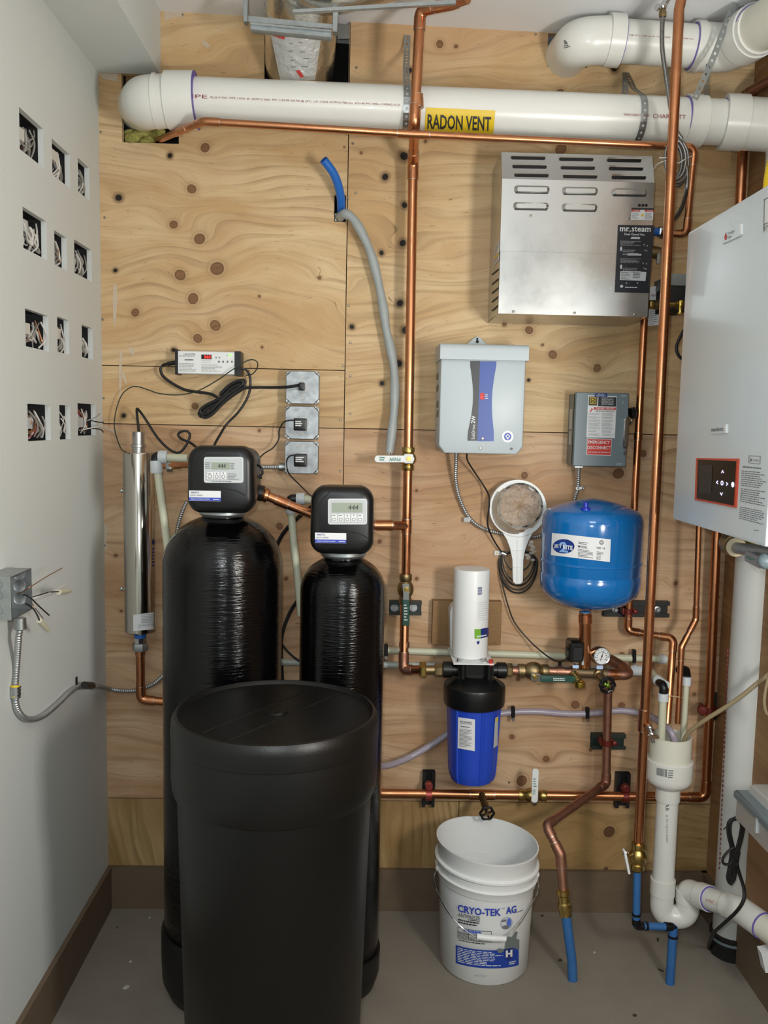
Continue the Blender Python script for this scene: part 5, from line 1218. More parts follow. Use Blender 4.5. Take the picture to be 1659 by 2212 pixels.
for i, (dx, dy, dz) in enumerate([(0, 0, 0), (3, -4, -.008), (-4, 3, -.010), (2, 5, -.016), (-2, -2, -.018)]):
    y = YC + dz
    loop = [(500 + dx, 850 + dy, y), (470 + dx, 866 + dy, y), (446 + dx, 878 + dy, y), (434 + dx, 889 + dy, y), (440 + dx, 897 + dy, y), (456 + dx, 890 + dy, y), (478 + dx, 868 + dy, y), (500 + dx, 850 + dy, y), (518 + dx, 838 + dy, y), (527 + dx, 829 + dy, y), (520 + dx, 825 + dy, y), (500 + dx, 832 + dy, y), (478 + dx, 852 + dy, y)]
    B().tube(spline(PP(loop), 6), .0042, 8).build('cord_loop', BLACKR, t)
B().tube(spline(PP([(490, 862, YC - .02), (508, 848, YC - .02), (525, 839, YC - .02), (550, 837, YC - .02), (590, 837, YC - .02), (620, 836, YC - .04), (645, 832, -.075)]), 8), .0042, 8).build('cord', BLACKR, t)
b = B(); b.rbox(645, 826, 657, 843, -.085, -.056, .003, .002); b.build('plug', BLACKP, t)
cord('lamp_cable', 'black cord from driver right end curving down to the left softener and lamp cap', [(520, 796, -.035), (533, 800, YC), (540, 815, YC), (540, 840, YC), (533, 862, YC), (515, 890, YC), (490, 916, YC), (476, 938, YC - .02), (462, 964, YC - .05), (458, 985, -.1)], .0036)
cord('lamp_lead', 'black lead with small loop rising from the steel lamp cap', [(300, 936, YV), (298, 915, YV), (295.5, 888, -.08), (298, 884, -.07), (312, 902, -.06), (340, 945, -.05), (365, 970, -.05), (385, 978, -.05), (400, 965, -.05), (410, 942, -.045), (405, 932, -.045), (392, 932, -.045), (385, 939, -.045), (392, 948, -.045), (412, 957, -.05), (430, 972, -.08), (440, 985, -.12)], .0036)
cord('ground_wire', 'thin dark green wire looping from the driver to the top of the steel lamp tube', [(272, 976, YV), (262, 970, -.05), (252, 945, -.03), (247, 920, -.03), (250, 890, -.03), (262, 855, -.03), (280, 838, -.03), (297, 835, -.03), (320, 842, -.03), (345, 850, -.03), (385, 853, -.035), (425, 845, -.05), (465, 824, -.065), (500, 800, -.07), (530, 781, -.07), (546, 777, -.06), (556, 783, -.05), (555, 796, -.04), (545, 808, -.03), (532, 811, -.02)], .0016, mat('wire_dark_green', '#26332b', .5))

# ------------------------------------------------------------------ three surface boxes with round covers
def surface_box(x0, y0, x1, y1, label, grp):
    Yf = -.052; t = thing('outlet_box', label, 'outlet box', P((x0 + x1) / 2, y1, -.025), grp)
    X0, X1, Z0, Z1 = rect_w(x0, y0, x1, y1, Yf)
    B().ext(rrect(X0 + .002, X1 - .002, Z0 + .002, Z1 - .002, .006, 3), [(-.001, 0), (Yf + .012, 0)]).build('box', GALV, t)
    cxp, czp = (X0 + X1) / 2, (Z0 + Z1) / 2; hw = (X1 - X0) / 2; n = .014
    poly = [(X0 + n, Z0), (X1 - n, Z0), (X1 - n * .55, Z0 + n * .55), (X1, Z0 + n), (X1, Z1 - n), (X1 - n * .55, Z1 - n * .55), (X1 - n, Z1), (X0 + n, Z1), (X0 + n * .55, Z1 - n * .55), (X0, Z1 - n), (X0, Z0 + n), (X0 + n * .55, Z0 + n * .55)]
    B().ext(rrect(X0, X1, Z0, Z1, .007, 4), [(Yf + .013, 0), (Yf + .006, 0), (Yf + .005, .001)]).build('cover_flange', GALV, t)
    B().ext(poly, [(Yf + .006, 0), (Yf + .0015, .0005), (Yf, .002)]).build('cover', mat('cover_steel', '#9b9ea0', .4, 1.0, var=.5, vs=40, col2='#7e8385', rvar=.15) if 'cover_steel' not in bpy.data.materials else bpy.data.materials['cover_steel'], t)
    for sx in (-1, 1):
        for sz in (-1, 1):
            B().lathe((cxp + sx * (hw - .0055), Yf + .006, czp + sz * ((Z1 - Z0) / 2 - .0055)), (0, -1, 0), [(.0032, 0), (.0032, .002), (.002, .003)], 10).build('screw', SCREWM, t)
    for sz in (.030, -.030): B().lathe((cxp, Yf, czp + sz), (0, -1, 0), [(.0032, 0), (.003, .0012)], 10).build('screw', SCREWM, t)
    for k in range(5):
        zk = Z0 + (Z1 - Z0) * (.15 + .17 * k); B().lathe((X1 - .0035, Yf + .025, zk), (1, 0, 0), [(.0035, 0), (.0035, .003)], 8).build('lug', GALV, t)
    B().lathe((cxp + .002, Yf - .0003, czp), (0, -1, 0), [(.0175, 0), (.0175, .0015), (.0165, .002)], 24).build('receptacle', PAPERG, t)
    return t, Yf
G = 'surface outlet boxes'
surface_box(617, 801, 690, 873, 'topmost of three galvanised outlet boxes, with a corded plug', G)
surface_box(615.5, 877, 689, 949, 'middle galvanised outlet box with a square adapter', G)
surface_box(614.5, 953, 688, 1024, 'lowest galvanised outlet box with adapter and conduit entry', G)
def adapter(x0, y0, x1, y1, label, pts):
    t = thing('power_adapter', label, 'power adapter', P((x0 + x1) / 2, y1, -.08), 'plug in power adapters')
    B().rbox(x0, y0, x1, y1, -.098, -.056, .003, .003).build('body', BLACKP, t)
    pa = PlaneY(-.0982); b = B(); print_lines(b, pa, Q(x0 + 4, y0 + 5, x1 - 5, y0 + 18), 3, .55, .0006, int(y0), .95); b.build('print', INKW, t)
    B().tube(spline(PP(pts), 8), .0019, 8).build('cord', BLACKR, t)
adapter(634, 903.5, 661, 930, 'square black adapter in the middle outlet box', [(636, 908, -.08), (625, 908, -.07), (612, 913, -.05), (603, 930, -.04), (602, 948, -.04), (590, 967, -.04), (570, 980, -.05), (558, 993, -.08), (550, 1003, -.2), (545, 1006, -.34)])
adapter(634.5, 981, 662, 1008, 'square black adapter in the lowest outlet box', [(637, 983, -.08), (626, 985, -.08), (619, 996, -.07), (621, 1015, -.07), (627, 1027, -.06), (645, 1045, -.07), (660, 1060, -.15), (668, 1068, -.26), (680, 1076, -.32)])
t = thing('box_conduit', 'short armoured cable entering the lowest outlet box from the left', 'cable', P(580, 1010, -.03))
b = B(); armoured(b, [P(555, 1009, -.03), P(606, 1009, -.03)], .0072); b.build('cable', ARMOR, t)
b = B(); b.tube([P(603, 1009, -.03), P(609, 1009, -.03), P(616, 1009, -.03)], [.0125, .0125, .0105], 12); b.build('connector', GALV, t)
cord('cable_tail', 'black cable behind the two softeners looping out between them', [(676, 1092, -.26), (640, 1122, -.16), (612, 1152, -.12), (596, 1185, -.10), (585, 1230, -.1)], .0058, cat='cable')
cord('cable_loop', 'thick black cable arc visible in the gap between the softener tanks', [(668, 1262, -.03), (648, 1290, -.02), (628, 1320, -.006), (612, 1360, -.006), (607, 1400, -.006), (610, 1470, -.006)], .0055, cat='cable')
cord('cable_loop', 'thin black cable curving right in the gap between the softener tanks', [(604, 1384, -.012), (622, 1408, -.012), (650, 1430, -.036), (680, 1440, -.036)], .0034, cat='cable')
# armoured cable behind the softener, up beside the head
b = B(); armoured(b, spline(PP([(404, 1082, -.03), (392, 1110, -.03), (383, 1145, -.03), (380, 1190, -.03)]), 8), .0066); b.build('armoured_cable', ARMOR, label='armoured cable dropping behind the left softener head', cat='cable')

# ------------------------------------------------------------------ wall cut-outs with loose wires
names = [('upper row', ('large opening nearest the viewer', 'narrow middle opening', 'slim opening nearest the plywood')), ('second row', ('large opening nearest the viewer', 'narrow middle opening', 'wide opening nearest the plywood')),
         ('third row', ('large opening nearest the viewer', 'narrow middle opening', 'slim opening nearest the plywood')), ('bottom row', ('large opening nearest the viewer', 'narrow middle opening', 'wide opening nearest the plywood'))]
i = 0
for r_, (rn, cols) in enumerate(names):
    for c_, cn in enumerate(cols):
        y0, y1, z0, z1 = LH[i]; i += 1; rr = random.Random(100 + i)
        t = thing('wall_box', f'black wiring box with loose wires in the {cn}, {rn}', 'electrical box', (XL - .03, (y0 + y1) / 2, z0), 'recessed wiring boxes in the left wall')
        b = B(); e = .004; xa, xb_ = XL - .07, XL - .0135
        vs = [(x, y, z) for x in (xa, xb_) for y in (y0 - e, y1 + e) for z in (z0 - e, z1 + e)]
        b.add(vs, [(0, 1, 3, 2), (0, 4, 5, 1), (2, 3, 7, 6), (0, 2, 6, 4), (1, 5, 7, 3)]); b.build('box', BLACKM, t)
        wide = (y1 - y0) > .1; n = 13 if wide else 8
        for k in range(n):
            ya = y0 + (y1 - y0) * (.12 + .8 * rr.random()); yb = y0 + (y1 - y0) * (.12 + .8 * rr.random())
            zt_ = z1 - (z1 - z0) * rr.uniform(.12, .38); zb_ = z0 + (z1 - z0) * rr.uniform(.03, .14)
            mt = rr.choice([WIRE_W, WIRE_G, WIRE_G, WIRE_W, WIRE_C if rr.random() < .4 else WIRE_G]); 
            if r_ == 3 and c_ in (0, 2) and k < 2: mt = WIRE_R
            if r_ == 2 and c_ == 0 and k == 0: mt = WIRE_R
            x = XL - rr.uniform(.004, .022)
            pts = [(x - .008, ya, zt_), (x, (ya * 2 + yb) / 3 + rr.uniform(-.012, .012), zt_ - (zt_ - zb_) * .35), (x + rr.uniform(-.006, .006), (ya + 2 * yb) / 3 + rr.uniform(-.012, .012), zt_ - (zt_ - zb_) * .7), (x - .01, yb, zb_)]
            if rr.random() < .3: pts = pts[:3] + [(x, pts[2][1] + .016, pts[2][2] - .004), (x - .006, pts[1][1] + .018, pts[1][2])]
            B().tube(spline(pts, 6), rr.choice([.0016, .0021, .0028]), 6).build('wire', mt, t)
        if c_ == 0 or (r_ == 2 and c_ == 1) or (r_ == 3 and c_ == 2) or (r_ == 0 and c_ == 1):
            ya = y0 + (y1 - y0) * .14; yb = y0 + (y1 - y0) * (.30 if c_ == 0 else .5)
            zc = z0 + (z1 - z0) * rr.uniform(.25, .5); B().box(XL - .016, XL - .006, ya, yb, zc, zc + (z1 - z0) * .3).build('cable_jacket', PAPERG if r_ % 2 else WIRE_W, t)
        if i == 12:
            for pts, mt in (([(199, 905), (214, 912), (224, 912)], BLACKR), ([(198, 925), (214, 927), (224, 934)], BLACKR), ([(190, 930), (205, 923), (222, 921), (238, 928), (252, 938)], WIRE_W), ([(192, 915), (205, 902), (216, 893)], WIRE_G)):
                p3 = [PX(x, y, XL + .004 + .010 * k) for k, (x, y) in enumerate(pts)]
                p3[0].x = XL - .02; B().tube(spline(p3, 6), .0016, 6).build('wire', mt, t)

# ------------------------------------------------------------------ surface box and armoured cable on the left wall
XQ = XL + .055
t = thing('junction_box', 'open galvanised junction box with stray wires on the left wall', 'electrical box', PX(20, 1340, XL + .02))
ya, yb = PX(-18, 1300, XL + .03).y, PX(68, 1290, XL + .002).y
zb_ = PX(20, 1343, XQ).z; zt_ = PX(24, 1246, XQ).z
YJ0 = PX(24.5, 1295, XQ).y                                # near edge seen as the vertical fold
YJ1 = PX(69, 1290, XQ).y
def face(pts, name='side'): b = B(); b.add(pts, [tuple(range(len(pts)))]); return b
th = .0016
yN, yFr = YJ0, YJ1
b = B().box(XL + .0005, XL + .002, yN, yFr, zb_, zt_); b.build('back', GALV, t)
b = B().box(XL + .002, XQ, yN - th, yN, zb_, zt_); side = b.build('side', GALV, t)
B().box(XL + .002, XQ, yN, yFr, zt_ - th, zt_).build('side', GALV, t)
B().box(XL + .002, XQ, yFr - th, yFr, zb_, zt_).build('side', GALV, t)
B().box(XL + .002, XQ, yN, yFr, zb_, zb_ + th).build('side', GALV, t)
for k, zz_ in enumerate((.25, .6, .85)):
    zc = zb_ + (zt_ - zb_) * zz_; B().lathe((XL + .028, yN - th, zc), (0, -1, 0), [(.012, 0), (.0115, .001), (.0105, .0003)], 20).build('knockout', GALV, t)
for k in (.2, .75): B().lathe((XL + .0022, yFr - .015, zb_ + (zt_ - zb_) * k), (1, 0, 0), [(.003, 0), (.003, .003)], 8).build('screw', SCREWM, t)
for q in [.25, .56, .85]: B().lathe((XL + .030, yFr - th, zb_ + (zt_ - zb_) * q), (0, -1, 0), [(.013, 0), (.0125, .001), (.011, .0003)], 20).build('knockout', GALV, t)
b = B(); cpx = PX(43, 1335, XL + .03); b.tube([cpx, cpx - Vector((0, 0, .024))], .0125, 10); b.build('connector', GALV, t)
for pts, mt, rr_ in (([(30, 1281), (45, 1280), (68, 1266), (100, 1246), (134, 1227)], WIRE_C, .0011), ([(30, 1285), (50, 1285), (64, 1290), (85, 1310), (106, 1329)], BLACKR, .0016), ([(28, 1297), (55, 1295), (80, 1290), (110, 1280), (141, 1263)], WIRE_W, .0016),
                    ([(60, 1293), (90, 1284), (108, 1279), (128, 1278)], BLACKR, .0014), ([(30, 1299), (52, 1303), (70, 1313), (80, 1328), (86, 1342)], BLACKR, .0017), ([(34, 1290), (60, 1293), (75, 1312), (93, 1336)], WIRE_C, .001)):
    p3 = [PX(x, y, XL + .012 + .05 * min(1, k / 2)) for k, (x, y) in enumerate(pts)]
    B().tube(spline(p3, 8), rr_, 6).build('wire', mt, t)
for a, d in (((127, 1279), (152, 1276)), ((85, 1340), (104, 1362))):
    p, q = PX(*a, XL + .062), PX(*d, XL + .062); b = B(); b.lathe(p, q - p, [(.0062, 0), (.0062, (q - p).length * .55), (.0036, (q - p).length)], 10); b.build('wire_cap', mat('cap_cream', '#c9c4ac', .5) if 'cap_cream' not in bpy.data.materials else bpy.data.materials['cap_cream'], t)
t = thing('wall_cable', 'armoured cable looping from the junction box across the left wall corner', 'cable', PX(70, 1556, XL + .01))
xw = XL + .009
p3 = [cpx - Vector((0, 0, .02))] + [PX(x, y, xw + (.02 if y < 1440 else 0)) for x, y in ((40, 1380), (36, 1440), (33, 1490), (36, 1528), (50, 1549), (70, 1554), (95, 1545), (125, 1520), (150, 1496), (170, 1484))] + [P(205, 1482, -.2), P(235, 1488, -.02), P(262, 1492, -.012), (P(295, 1491, -.012)), P(330, 1478, -.012), P(352, 1460, -.02), P(372, 1440, -.03)]
b = B(); armoured(b, spline(p3, 8), .0072, .0058); b.build('cable', ARMOR, t)
pa_, pb_ = PX(32.5, 1483, xw), PX(33, 1507, xw)
b = B(); b.tube([pa_, pb_], .0112, 14); b.build('clamp', GALV, t)
b = B(); b.tube([PX(33, 1480, xw), PX(32, 1505, xw)], .0092, 14); b.build('tape', YELL, t, label='yellow marker tape with black print')
b = B()
for y in (1484, 1491, 1499): b.box(xw + .0085, xw + .0100, PX(29, y, xw).y, PX(36, y, xw).y, PX(33, y + 2.2, xw).z, PX(33, y, xw).z)
b.build('tape_print', INK, t, kind='stuff')
b = B(); c0_ = PX(165, 1472, XL + .001); b.box(XL + .0005, XL + .0025, c0_.y - .006, c0_.y + .006, c0_.z - .012, c0_.z + .012); b.build('strap_tab', BLACKP, t)
b = B(); b.tube([P(182, 1480, -.29), P(199, 1481, -.22)], .0098, 12); b.build('strap', BLACKP, t)
# ------------------------------------------------------------------ filter station
YF = -.155
t = thing('wood_backer', 'brown wooden backer board behind the white cartridge', 'board', P(1008, 1395, -.01))
B().rbox(934, 1299, 1083, 1393, -.030, -.001, .001, .002).build('board', BLOCK, t)
for x, y in ((947, 1314), (945, 1385), (1076, 1316), (1070, 1389)): p = P(x, y, -.030); B().lathe(p, (0, -1, 0), [(.0035, 0), (.003, .0015)], 10).build('screw', BRASS, t)
t = thing('filter_bracket', 'white steel bracket carrying the blue filter under the cartridge', 'bracket', P(1018, 1424, -.1))
pb4 = rect_w(972, 1310, 985, 1402, -.10)
zb4 = P(1018, 1416, -.12).z
b = B(); pext(b, [(973, 1400), (972, 1322), (976, 1312), (981, 1308), (985, 1310), (985, 1401), (979, 1411)], -.085, .052, .001); b.build('side_plate', WHITEP, t)
xa, xb_ = P(976, 1412, -.15).x, P(1062, 1412, -.15).x
B().box(xa, xb_, -.205, -.031, zb4 - .003, zb4).build('shelf', WHITEP, t)
for x in (992, 1047): p = P(x, 1414, -.185); B().lathe((p.x, -.185, zb4), (0, 0, 1), [(.0095, 0), (.0095, .002), (.0065, .002), (.006, .008), (.003, .01)], 6).build('bolt', CHROME, t)
cxp = P(1017, 1315, -.125); mm = M(1017, 1315, -.125)
t = thing('filter_cartridge', 'white upright filter cartridge with green and navy label', 'filter cartridge', (cxp.x, cxp.y, zb4))
zc1 = P(1017, 1228, -.125).z; rw = 38.5 * mm
B().lathe((cxp.x, cxp.y, 0), (0, 0, 1), [(rw * .93, zb4 + .0005), (rw, zb4 + .004), (rw, zc1 - .003), (rw * .98, zc1), (.001, zc1 + .001)], 40).build('body', WHITEP, t, ang=30)
cc = Cyl((cxp.x, cxp.y, 0), (0, 0, 1), rw)
b = B(); decal(b, cc, [(1025, 1359), (1038, 1358.5), (1038, 1379), (1025, 1379.5)], 3, 1, .001); b.build('green_patch', mat('lime_green', '#6faa2e', .45), t)
b = B(); decal(b, cc, [(1038, 1358.5), (1054.5, 1355), (1054.5, 1375), (1038, 1379)], 5, 1, .001); b.build('navy_patch', BLUED, t)
text(cc, 'watergroup', [(1029, 1374), (1053, 1369), (1053, 1373), (1029, 1378)], INKW, t, e=.0016, cuts=6) if False else None
b = B(); print_lines(b, cc, [(1029, 1373), (1053, 1369), (1053, 1373.5), (1029, 1377.5)], 1, .7, .0018, 3, 1); b.build('patch_print', INKW, t)
b = B(); print_lines(b, cc, [(1032, 1300), (1053, 1297), (1053, 1340), (1032, 1342)], 9, .2, .001, 5, .9); b.build('print', PAPERG, t)
b = B(); print_lines(b, cc, [(1032, 1268), (1041, 1267.5), (1041, 1285), (1032, 1285.5)], 7, .6, .001, 6, 1); b.build('barcode', BLUED, t)
b = B(); decal_poly(b, cc, [(1029.5, 1384), (1031, 1386), (1033, 1384.5), (1035, 1383.5), (1035.3, 1389), (1032.5, 1392), (1030, 1390)], .001); b.build('crest', BLUED, t)
# black head and blue sump
c = P(1025, 1480, YF); mm = M(1025, 1480, YF); zq = lambda py: P(1025, py, YF).z
t = thing('blue_water_filter', 'blue water filter housing with black head and white label', 'water filter', (c.x, c.y, zq(1690)))
rh = 66 * mm
B().lathe((c.x, c.y, 0), (0, 0, 1), [(rh * .93, zq(1520)), (rh * .985, zq(1518)), (rh, zq(1513)), (rh * 1.01, zq(1482)), (rh * .985, zq(1477)), (rh * .95, zq(1475)), (rh * .62, zq(1464)), (rh * .4, zq(1458))], 56).build('cap', BLACKP, t, ang=22)
b = B(); xl, xr = P(957, 1447, YF).x, P(1092, 1447, YF).x
b.tube([(xl, c.y, zq(1447)), (xl + .024, c.y, zq(1447)), (xl + .024, c.y, zq(1447)), (xr - .024, c.y, zq(1447)), (xr - .024, c.y, zq(1447)), (xr, c.y, zq(1447))], [.0225, .0225, .0175, .0175, .0225, .0225], 28); b.build('port_block', BLACKP, t)
b = B().box(c.x - .05, c.x + .05, c.y - .020, c.y + .022, zq(1466), zb4 - .0035); b.build('riser_block', BLACKP, t)
for x in (999.5, 1056): p = P(x, 1460, YF - .038); B().lathe((p.x, p.y, P(x, 1466, YF - .038).z), (0, 0, 1), [(.0085, 0), (.0080, P(x, 1436, YF - .038).z - P(x, 1466, YF - .038).z)], 16).build('boss', BLACKP, t)
p = P(989, 1428, YF - .012); B().lathe((p.x, p.y, P(989, 1438, p.y).z), (0, 0, 1), [(.008, 0), (.0078, .012), (.005, .014)], 14).build('vent_cap', BLACKP, t)
p = P(1060, 1428, YF - .04); B().lathe((p.x, p.y, P(1060, 1438, p.y).z), (0, 0, 1), [(.006, 0), (.006, .017), (.003, .018)], 14).build('red_button', RED, t, label='red pressure relief button')
rs_ = 56.5 * mm
def ribf(a, h):
    k = abs(((a / (2 * math.pi) * 6 + .27) % 1.0) - .5); return 1.045 if k > .455 else 1.0
B().lathe((c.x, c.y, 0), (0, 0, 1), [(.012, zq(1688)), (rs_ * .50, zq(1686)), (rs_ * .80, zq(1680)), (rs_ * .87, zq(1670)), (rs_ * .90, zq(1655)), (rs_, zq(1516))], 120, rf=ribf).build('sump', BLUESUMP, t, ang=24)
cs = Cyl((c.x, c.y, zq(1655)), (0, 0, 1), rs_ * .90 + .0022, rs_ * .10 / (zq(1516) - zq(1655)))
b = B(); decal(b, cs, [(990, 1549), (1026, 1554), (1025.5, 1622.5), (989, 1616)], 5, 1, .001); lb = b.build('label', PAPER, t)
text(cs, 'BOSHART', [(995, 1556.5), (1020, 1559.5), (1020, 1562.5), (995, 1559.5)], INK, lb, e=.0018, cuts=3, bold=.02)
b = B(); decal(b, cs, [(995, 1561), (1020, 1563.8), (1020, 1565), (995, 1562.2)], 3, 1, .0018)
print_lines(b, cs, [(996, 1567), (1020, 1570), (1020, 1573), (996, 1570)], 1, .7, .0018, 1, 1); print_lines(b, cs, [(993.5, 1573), (1022, 1577), (1021, 1615), (993, 1612)], 14, .4, .0018, 2, .75); b.build('print', INKG, lb)
b = B(); decal(b, cs, [(1069, 1551), (1076, 1547), (1074, 1610), (1065, 1616)], 3, 1, .001); sl = b.build('side_label', PAPERG, t); b = B(); decal(b, cs, [(1070, 1553), (1075, 1550), (1074.6, 1556), (1069.6, 1559)], 2, 1, .0016); b.build('side_mark', YELL, t)

# ------------------------------------------------------------------ tank tee assembly
YM = -.15
t = thing('ball_valve', 'brass ball valve with dark green lever pointing right at the filter outlet', 'valve', P(1160, 1470, YM))
b = B(); hexnut(b, P(1100, 1447, YM), (1, 0, 0), .0195, .016); b.build('nut', BRASS_DULL, t)
b = B(); b.tube([P(1094, 1447, YM), P(1124, 1450, YM)], .0135, 16); b.build('tail', COPPER_OLD, t)
b = B(); a_, d_ = P(1119, 1449, YM), P(1184, 1450, YM); valve_body(b, a_, d_, .0155); b.build('body', BRASS_DULL, t)
h = B(); pext(h, [(1147, 1456), (1166, 1456), (1172, 1463), (1240, 1461), (1240, 1473), (1172, 1474), (1147, 1470)], YM - .045, .003); h = h.build('lever', CHROME, t)
b = B(); pext(b, rot(rpoly(1168, 1460, 1243, 1474, 3), 1200, 1467, 1.0), YM - .048, .008); b.build('grip', GREENP, h)
b = B(); print_lines(b, PlaneY(YM - .048), Q(1195, 1464, 1228, 1471), 2, .55, .0008, 3, .9); b.build('print', INKW, t)
hbolt(t, P(1156, 1462, YM - .045)); b = B(); b.lathe(P(1156, 1462, YM), (0, -1, 0), [(.008, 0), (.008, .044)], 12); b.build('stem', BRASS_DULL, t)
t = thing('tank_tee', 'brass tank tee manifold with copper ends behind gauge and drain', 'fitting', P(1270, 1470, YM))
b = B(); b.tube([P(1183, 1450, YM), P(1240, 1452, YM)], .0135, 18); b.build('copper_inlet', COPPER_OLD, t)
b = B(); b.tube([P(1201, 1450.5, YM), P(1218, 1451, YM)], .0152, 18); b.build('coupling', COPPER_OLD, t)
b = B(); b.tube([P(1234, 1452, YM), P(1242, 1452, YM), P(1242, 1452, YM), P(1300, 1455, YM), P(1300, 1455, YM), P(1309, 1456, YM)], [.018, .018, .0145, .0145, .018, .018], 18); b.build('body', mat('cast_bronze', '#7d6c54', .55, .9, var=.4, vs=60, col2='#655642'), t)
q = bend([P(1306, 1456, YM), P(1362, 1458, YM), P(1345, 1440, YM + .05), P(1318, 1424, YM + .09)], .022, 7)
b = B(); b.tube(q, .0150, 18); b.build('copper_outlet', COPPER_OLD, t)
b = B(); b.tube([P(1318, 1456.5, YM), P(1334, 1457, YM)], .0165, 18); b.build('coupling', COPPER, t)
b = B(); b.tube([P(1263, 1440, YM), P(1264, 1322, TANKY)], .0168, 20); b.build('tank_stub', COPPER, t)
b = B(); b.tube([P(1264, 1329, TANKY), P(1264, 1345, TANKY)], .0185, 20); b.build('collar', COPPER, t)
b = B(); b.tube([P(1264, 1321, TANKY), P(1264, 1330, TANKY)], .0155, 18); b.build('tape', mat('blue_tape', '#5b93cc', .5), t)
t = thing('drain_cock', 'bright brass boiler drain spout under the black pressure switch', 'valve', P(1252, 1488, YM - .06))
b = B(); d0, d1 = P(1239, 1455, YM - .015), P(1253, 1478, YM - .06); n_ = d1 - d0; L = n_.length; b.lathe(d0, n_, [((.0125 if i % 2 else .0105), L * i / 9) for i in range(10)], 16); b.build('thread', BRASS, t)
b = B(); b.lathe(P(1253, 1470, YM - .06), P(1252, 1489, YM - .062) - P(1253, 1470, YM - .06), [(.009, 0), (.0145, .004), (.0145, .018), (.013, .020)], 18); b.build('cap', mat('gold_brass', '#c9b24e', .3, 1.0), t)
t = thing('pressure_switch', 'black pressure switch block on the tank tee', 'switch', P(1245, 1443, YM))
X0, X1, Z0, Z1 = rect_w(1231, 1388, 1262, 1432, YM - .03)
B().ext(rrect(X0, X1, Z0, Z1, .009, 4), [(YM + .03, .002), (YM + .026, 0), (YM - .026, 0), (YM - .03, .003)]).build('housing', BLACKP, t)
B().ext(rrect(X0 + .007, X1 - .005, Z0 + .006, Z1 - .012, .004, 3), [(YM - .03, 0), (YM - .034, .002)]).build('cover', BLACKM, t)
for y in (1403, 1425): b = B(); pext(b, rpoly(1223, y - 3, 1234, y + 3, 2), YM - .015, .012); b.build('clip', BLACKP, t)
b = B(); b.tube([P(1245, 1432, YM), P(1244.5, 1445, YM)], .0085, 14); b.build('neck', CHROME, t)
b = B(); pext(b, rpoly(1237, 1437, 1251, 1444, 2), YM - .016, .004); b.build('blue_tape', mat('pale_blue', '#b8cdf0', .5), t)
b = B(); b.tube([P(1258, 1418, YM - .02), P(1259, 1436, YM - .02)], .0035, 8); b.build('tube_clip', PAPERG, t)
t = thing('pressure_gauge', 'round pressure gauge with white dial and black needle', 'gauge', P(1296, 1443, YM))
gc = P(1299, 1417, YM - .03); gn = Vector((.18, -1, .10)).normalized(); rg = 19.5 * M(1299, 1417, YM - .03)
B().lathe(gc + gn * -.024, gn, [(rg * .9, 0), (rg, .002), (rg, .026), (rg * .96, .028), (rg * .90, .0275), (rg * .88, .0255)], 40).build('bezel', CHROME, t)
B().lathe(gc + gn * .0018, gn, [(rg * .885, 0), (.0005, .0002)], 40).build('dial', PAPER, t)
u = Vector((1, .18, 0)).normalized(); w = gn.cross(u); w = w if w.z > 0 else -w
b = B(); o = gc + gn * .0026
for k in range(0, 41):
    a = math.radians(-130 + k * 6.5); r0, r1_ = (.70 if k % 5 == 0 else .77) * rg, .83 * rg; dr = u * math.sin(a) + w * math.cos(a); pp = gn.cross(dr) * (.0004 if k % 5 else .0008)
    b.quad(o + dr * r0 - pp, o + dr * r0 + pp, o + dr * r1_ + pp, o + dr * r1_ - pp)
b.build('dial_marks', INK, t, kind='stuff')
class Dial:
    def hit(s, px, py): d = ray(px, py); return CAM + d * ((o - CAM).dot(gn) / d.dot(gn))
    def nrm(s, p): return gn
dl = Dial()
for k, s in enumerate(('0', '10', '20', '30', '40', '50', '60', '70', '80', '90', '100')):
    a = math.radians(-130 + k * 26); x, y = 1300 + math.sin(a) * 10.2, 1418 - math.cos(a) * 10.2; hw_ = 1.5 * len(s) / 1.6
    text(dl, s, [(x - hw_, y - 1.3), (x + hw_, y - 1.3), (x + hw_, y + 1.3), (x - hw_, y + 1.3)], INK, t, 'numeral', e=.0002)
a = math.radians(20); dr = u * math.sin(a) + w * math.cos(a); pp = gn.cross(dr)
b = B(); o2 = o + gn * .0016; b.quad(o2 - dr * rg * .5 - pp * .0012, o2 - dr * rg * .5 + pp * .0012, o2 + dr * rg * .72 + pp * .0004, o2 + dr * rg * .72 - pp * .0004); b.lathe(o2 - gn * .0008, gn, [(.0022, 0), (.002, .0014)], 12); b.build('needle', INK, t)
b = B(); b.tube([P(1296, 1436, YM), P(1295, 1452, YM)], .0085, 14); b.build('neck', CHROME, t)
b = B(); pext(b, rpoly(1289, 1438, 1303, 1446, 2), YM - .016, .004); b.build('blue_tape', bpy.data.materials['pale_blue'], t)
def handwheel(b, c, n, r, lobes=8, tr=.0034):
    c = Vector(c); n = Vector(n).normalized(); u = n.cross(Vector((0, 0, 1))).normalized(); w = n.cross(u); N_ = 48
    pts = [c + (u * math.cos(2 * math.pi * k / N_) + w * math.sin(2 * math.pi * k / N_)) * r * (1 + .07 * math.cos(lobes * 2 * math.pi * k / N_)) for k in range(N_ + 1)]
    b.tube(pts, tr, 8)
    for k in range(4):
        a = math.pi / 2 * k + .4; b.tube([c, c + (u * math.cos(a) + w * math.sin(a)) * r], tr * .8, 6)
    return b
t = thing('gate_valve', 'brass valve with black handwheel and green hub on the tank tee', 'valve', P(1308, 1497, YM - .06))
b = B(); d0, d1 = P(1292, 1456, YM - .013), P(1306, 1475, YM - .06); n_ = d1 - d0; L = n_.length; b.lathe(d0, n_, [(.014, 0), (.014, .006), (.0105, .008), (.0125, .02), (.0105, .026), (.009, L)], 16); b.build('bonnet', BRASS_DULL, t)
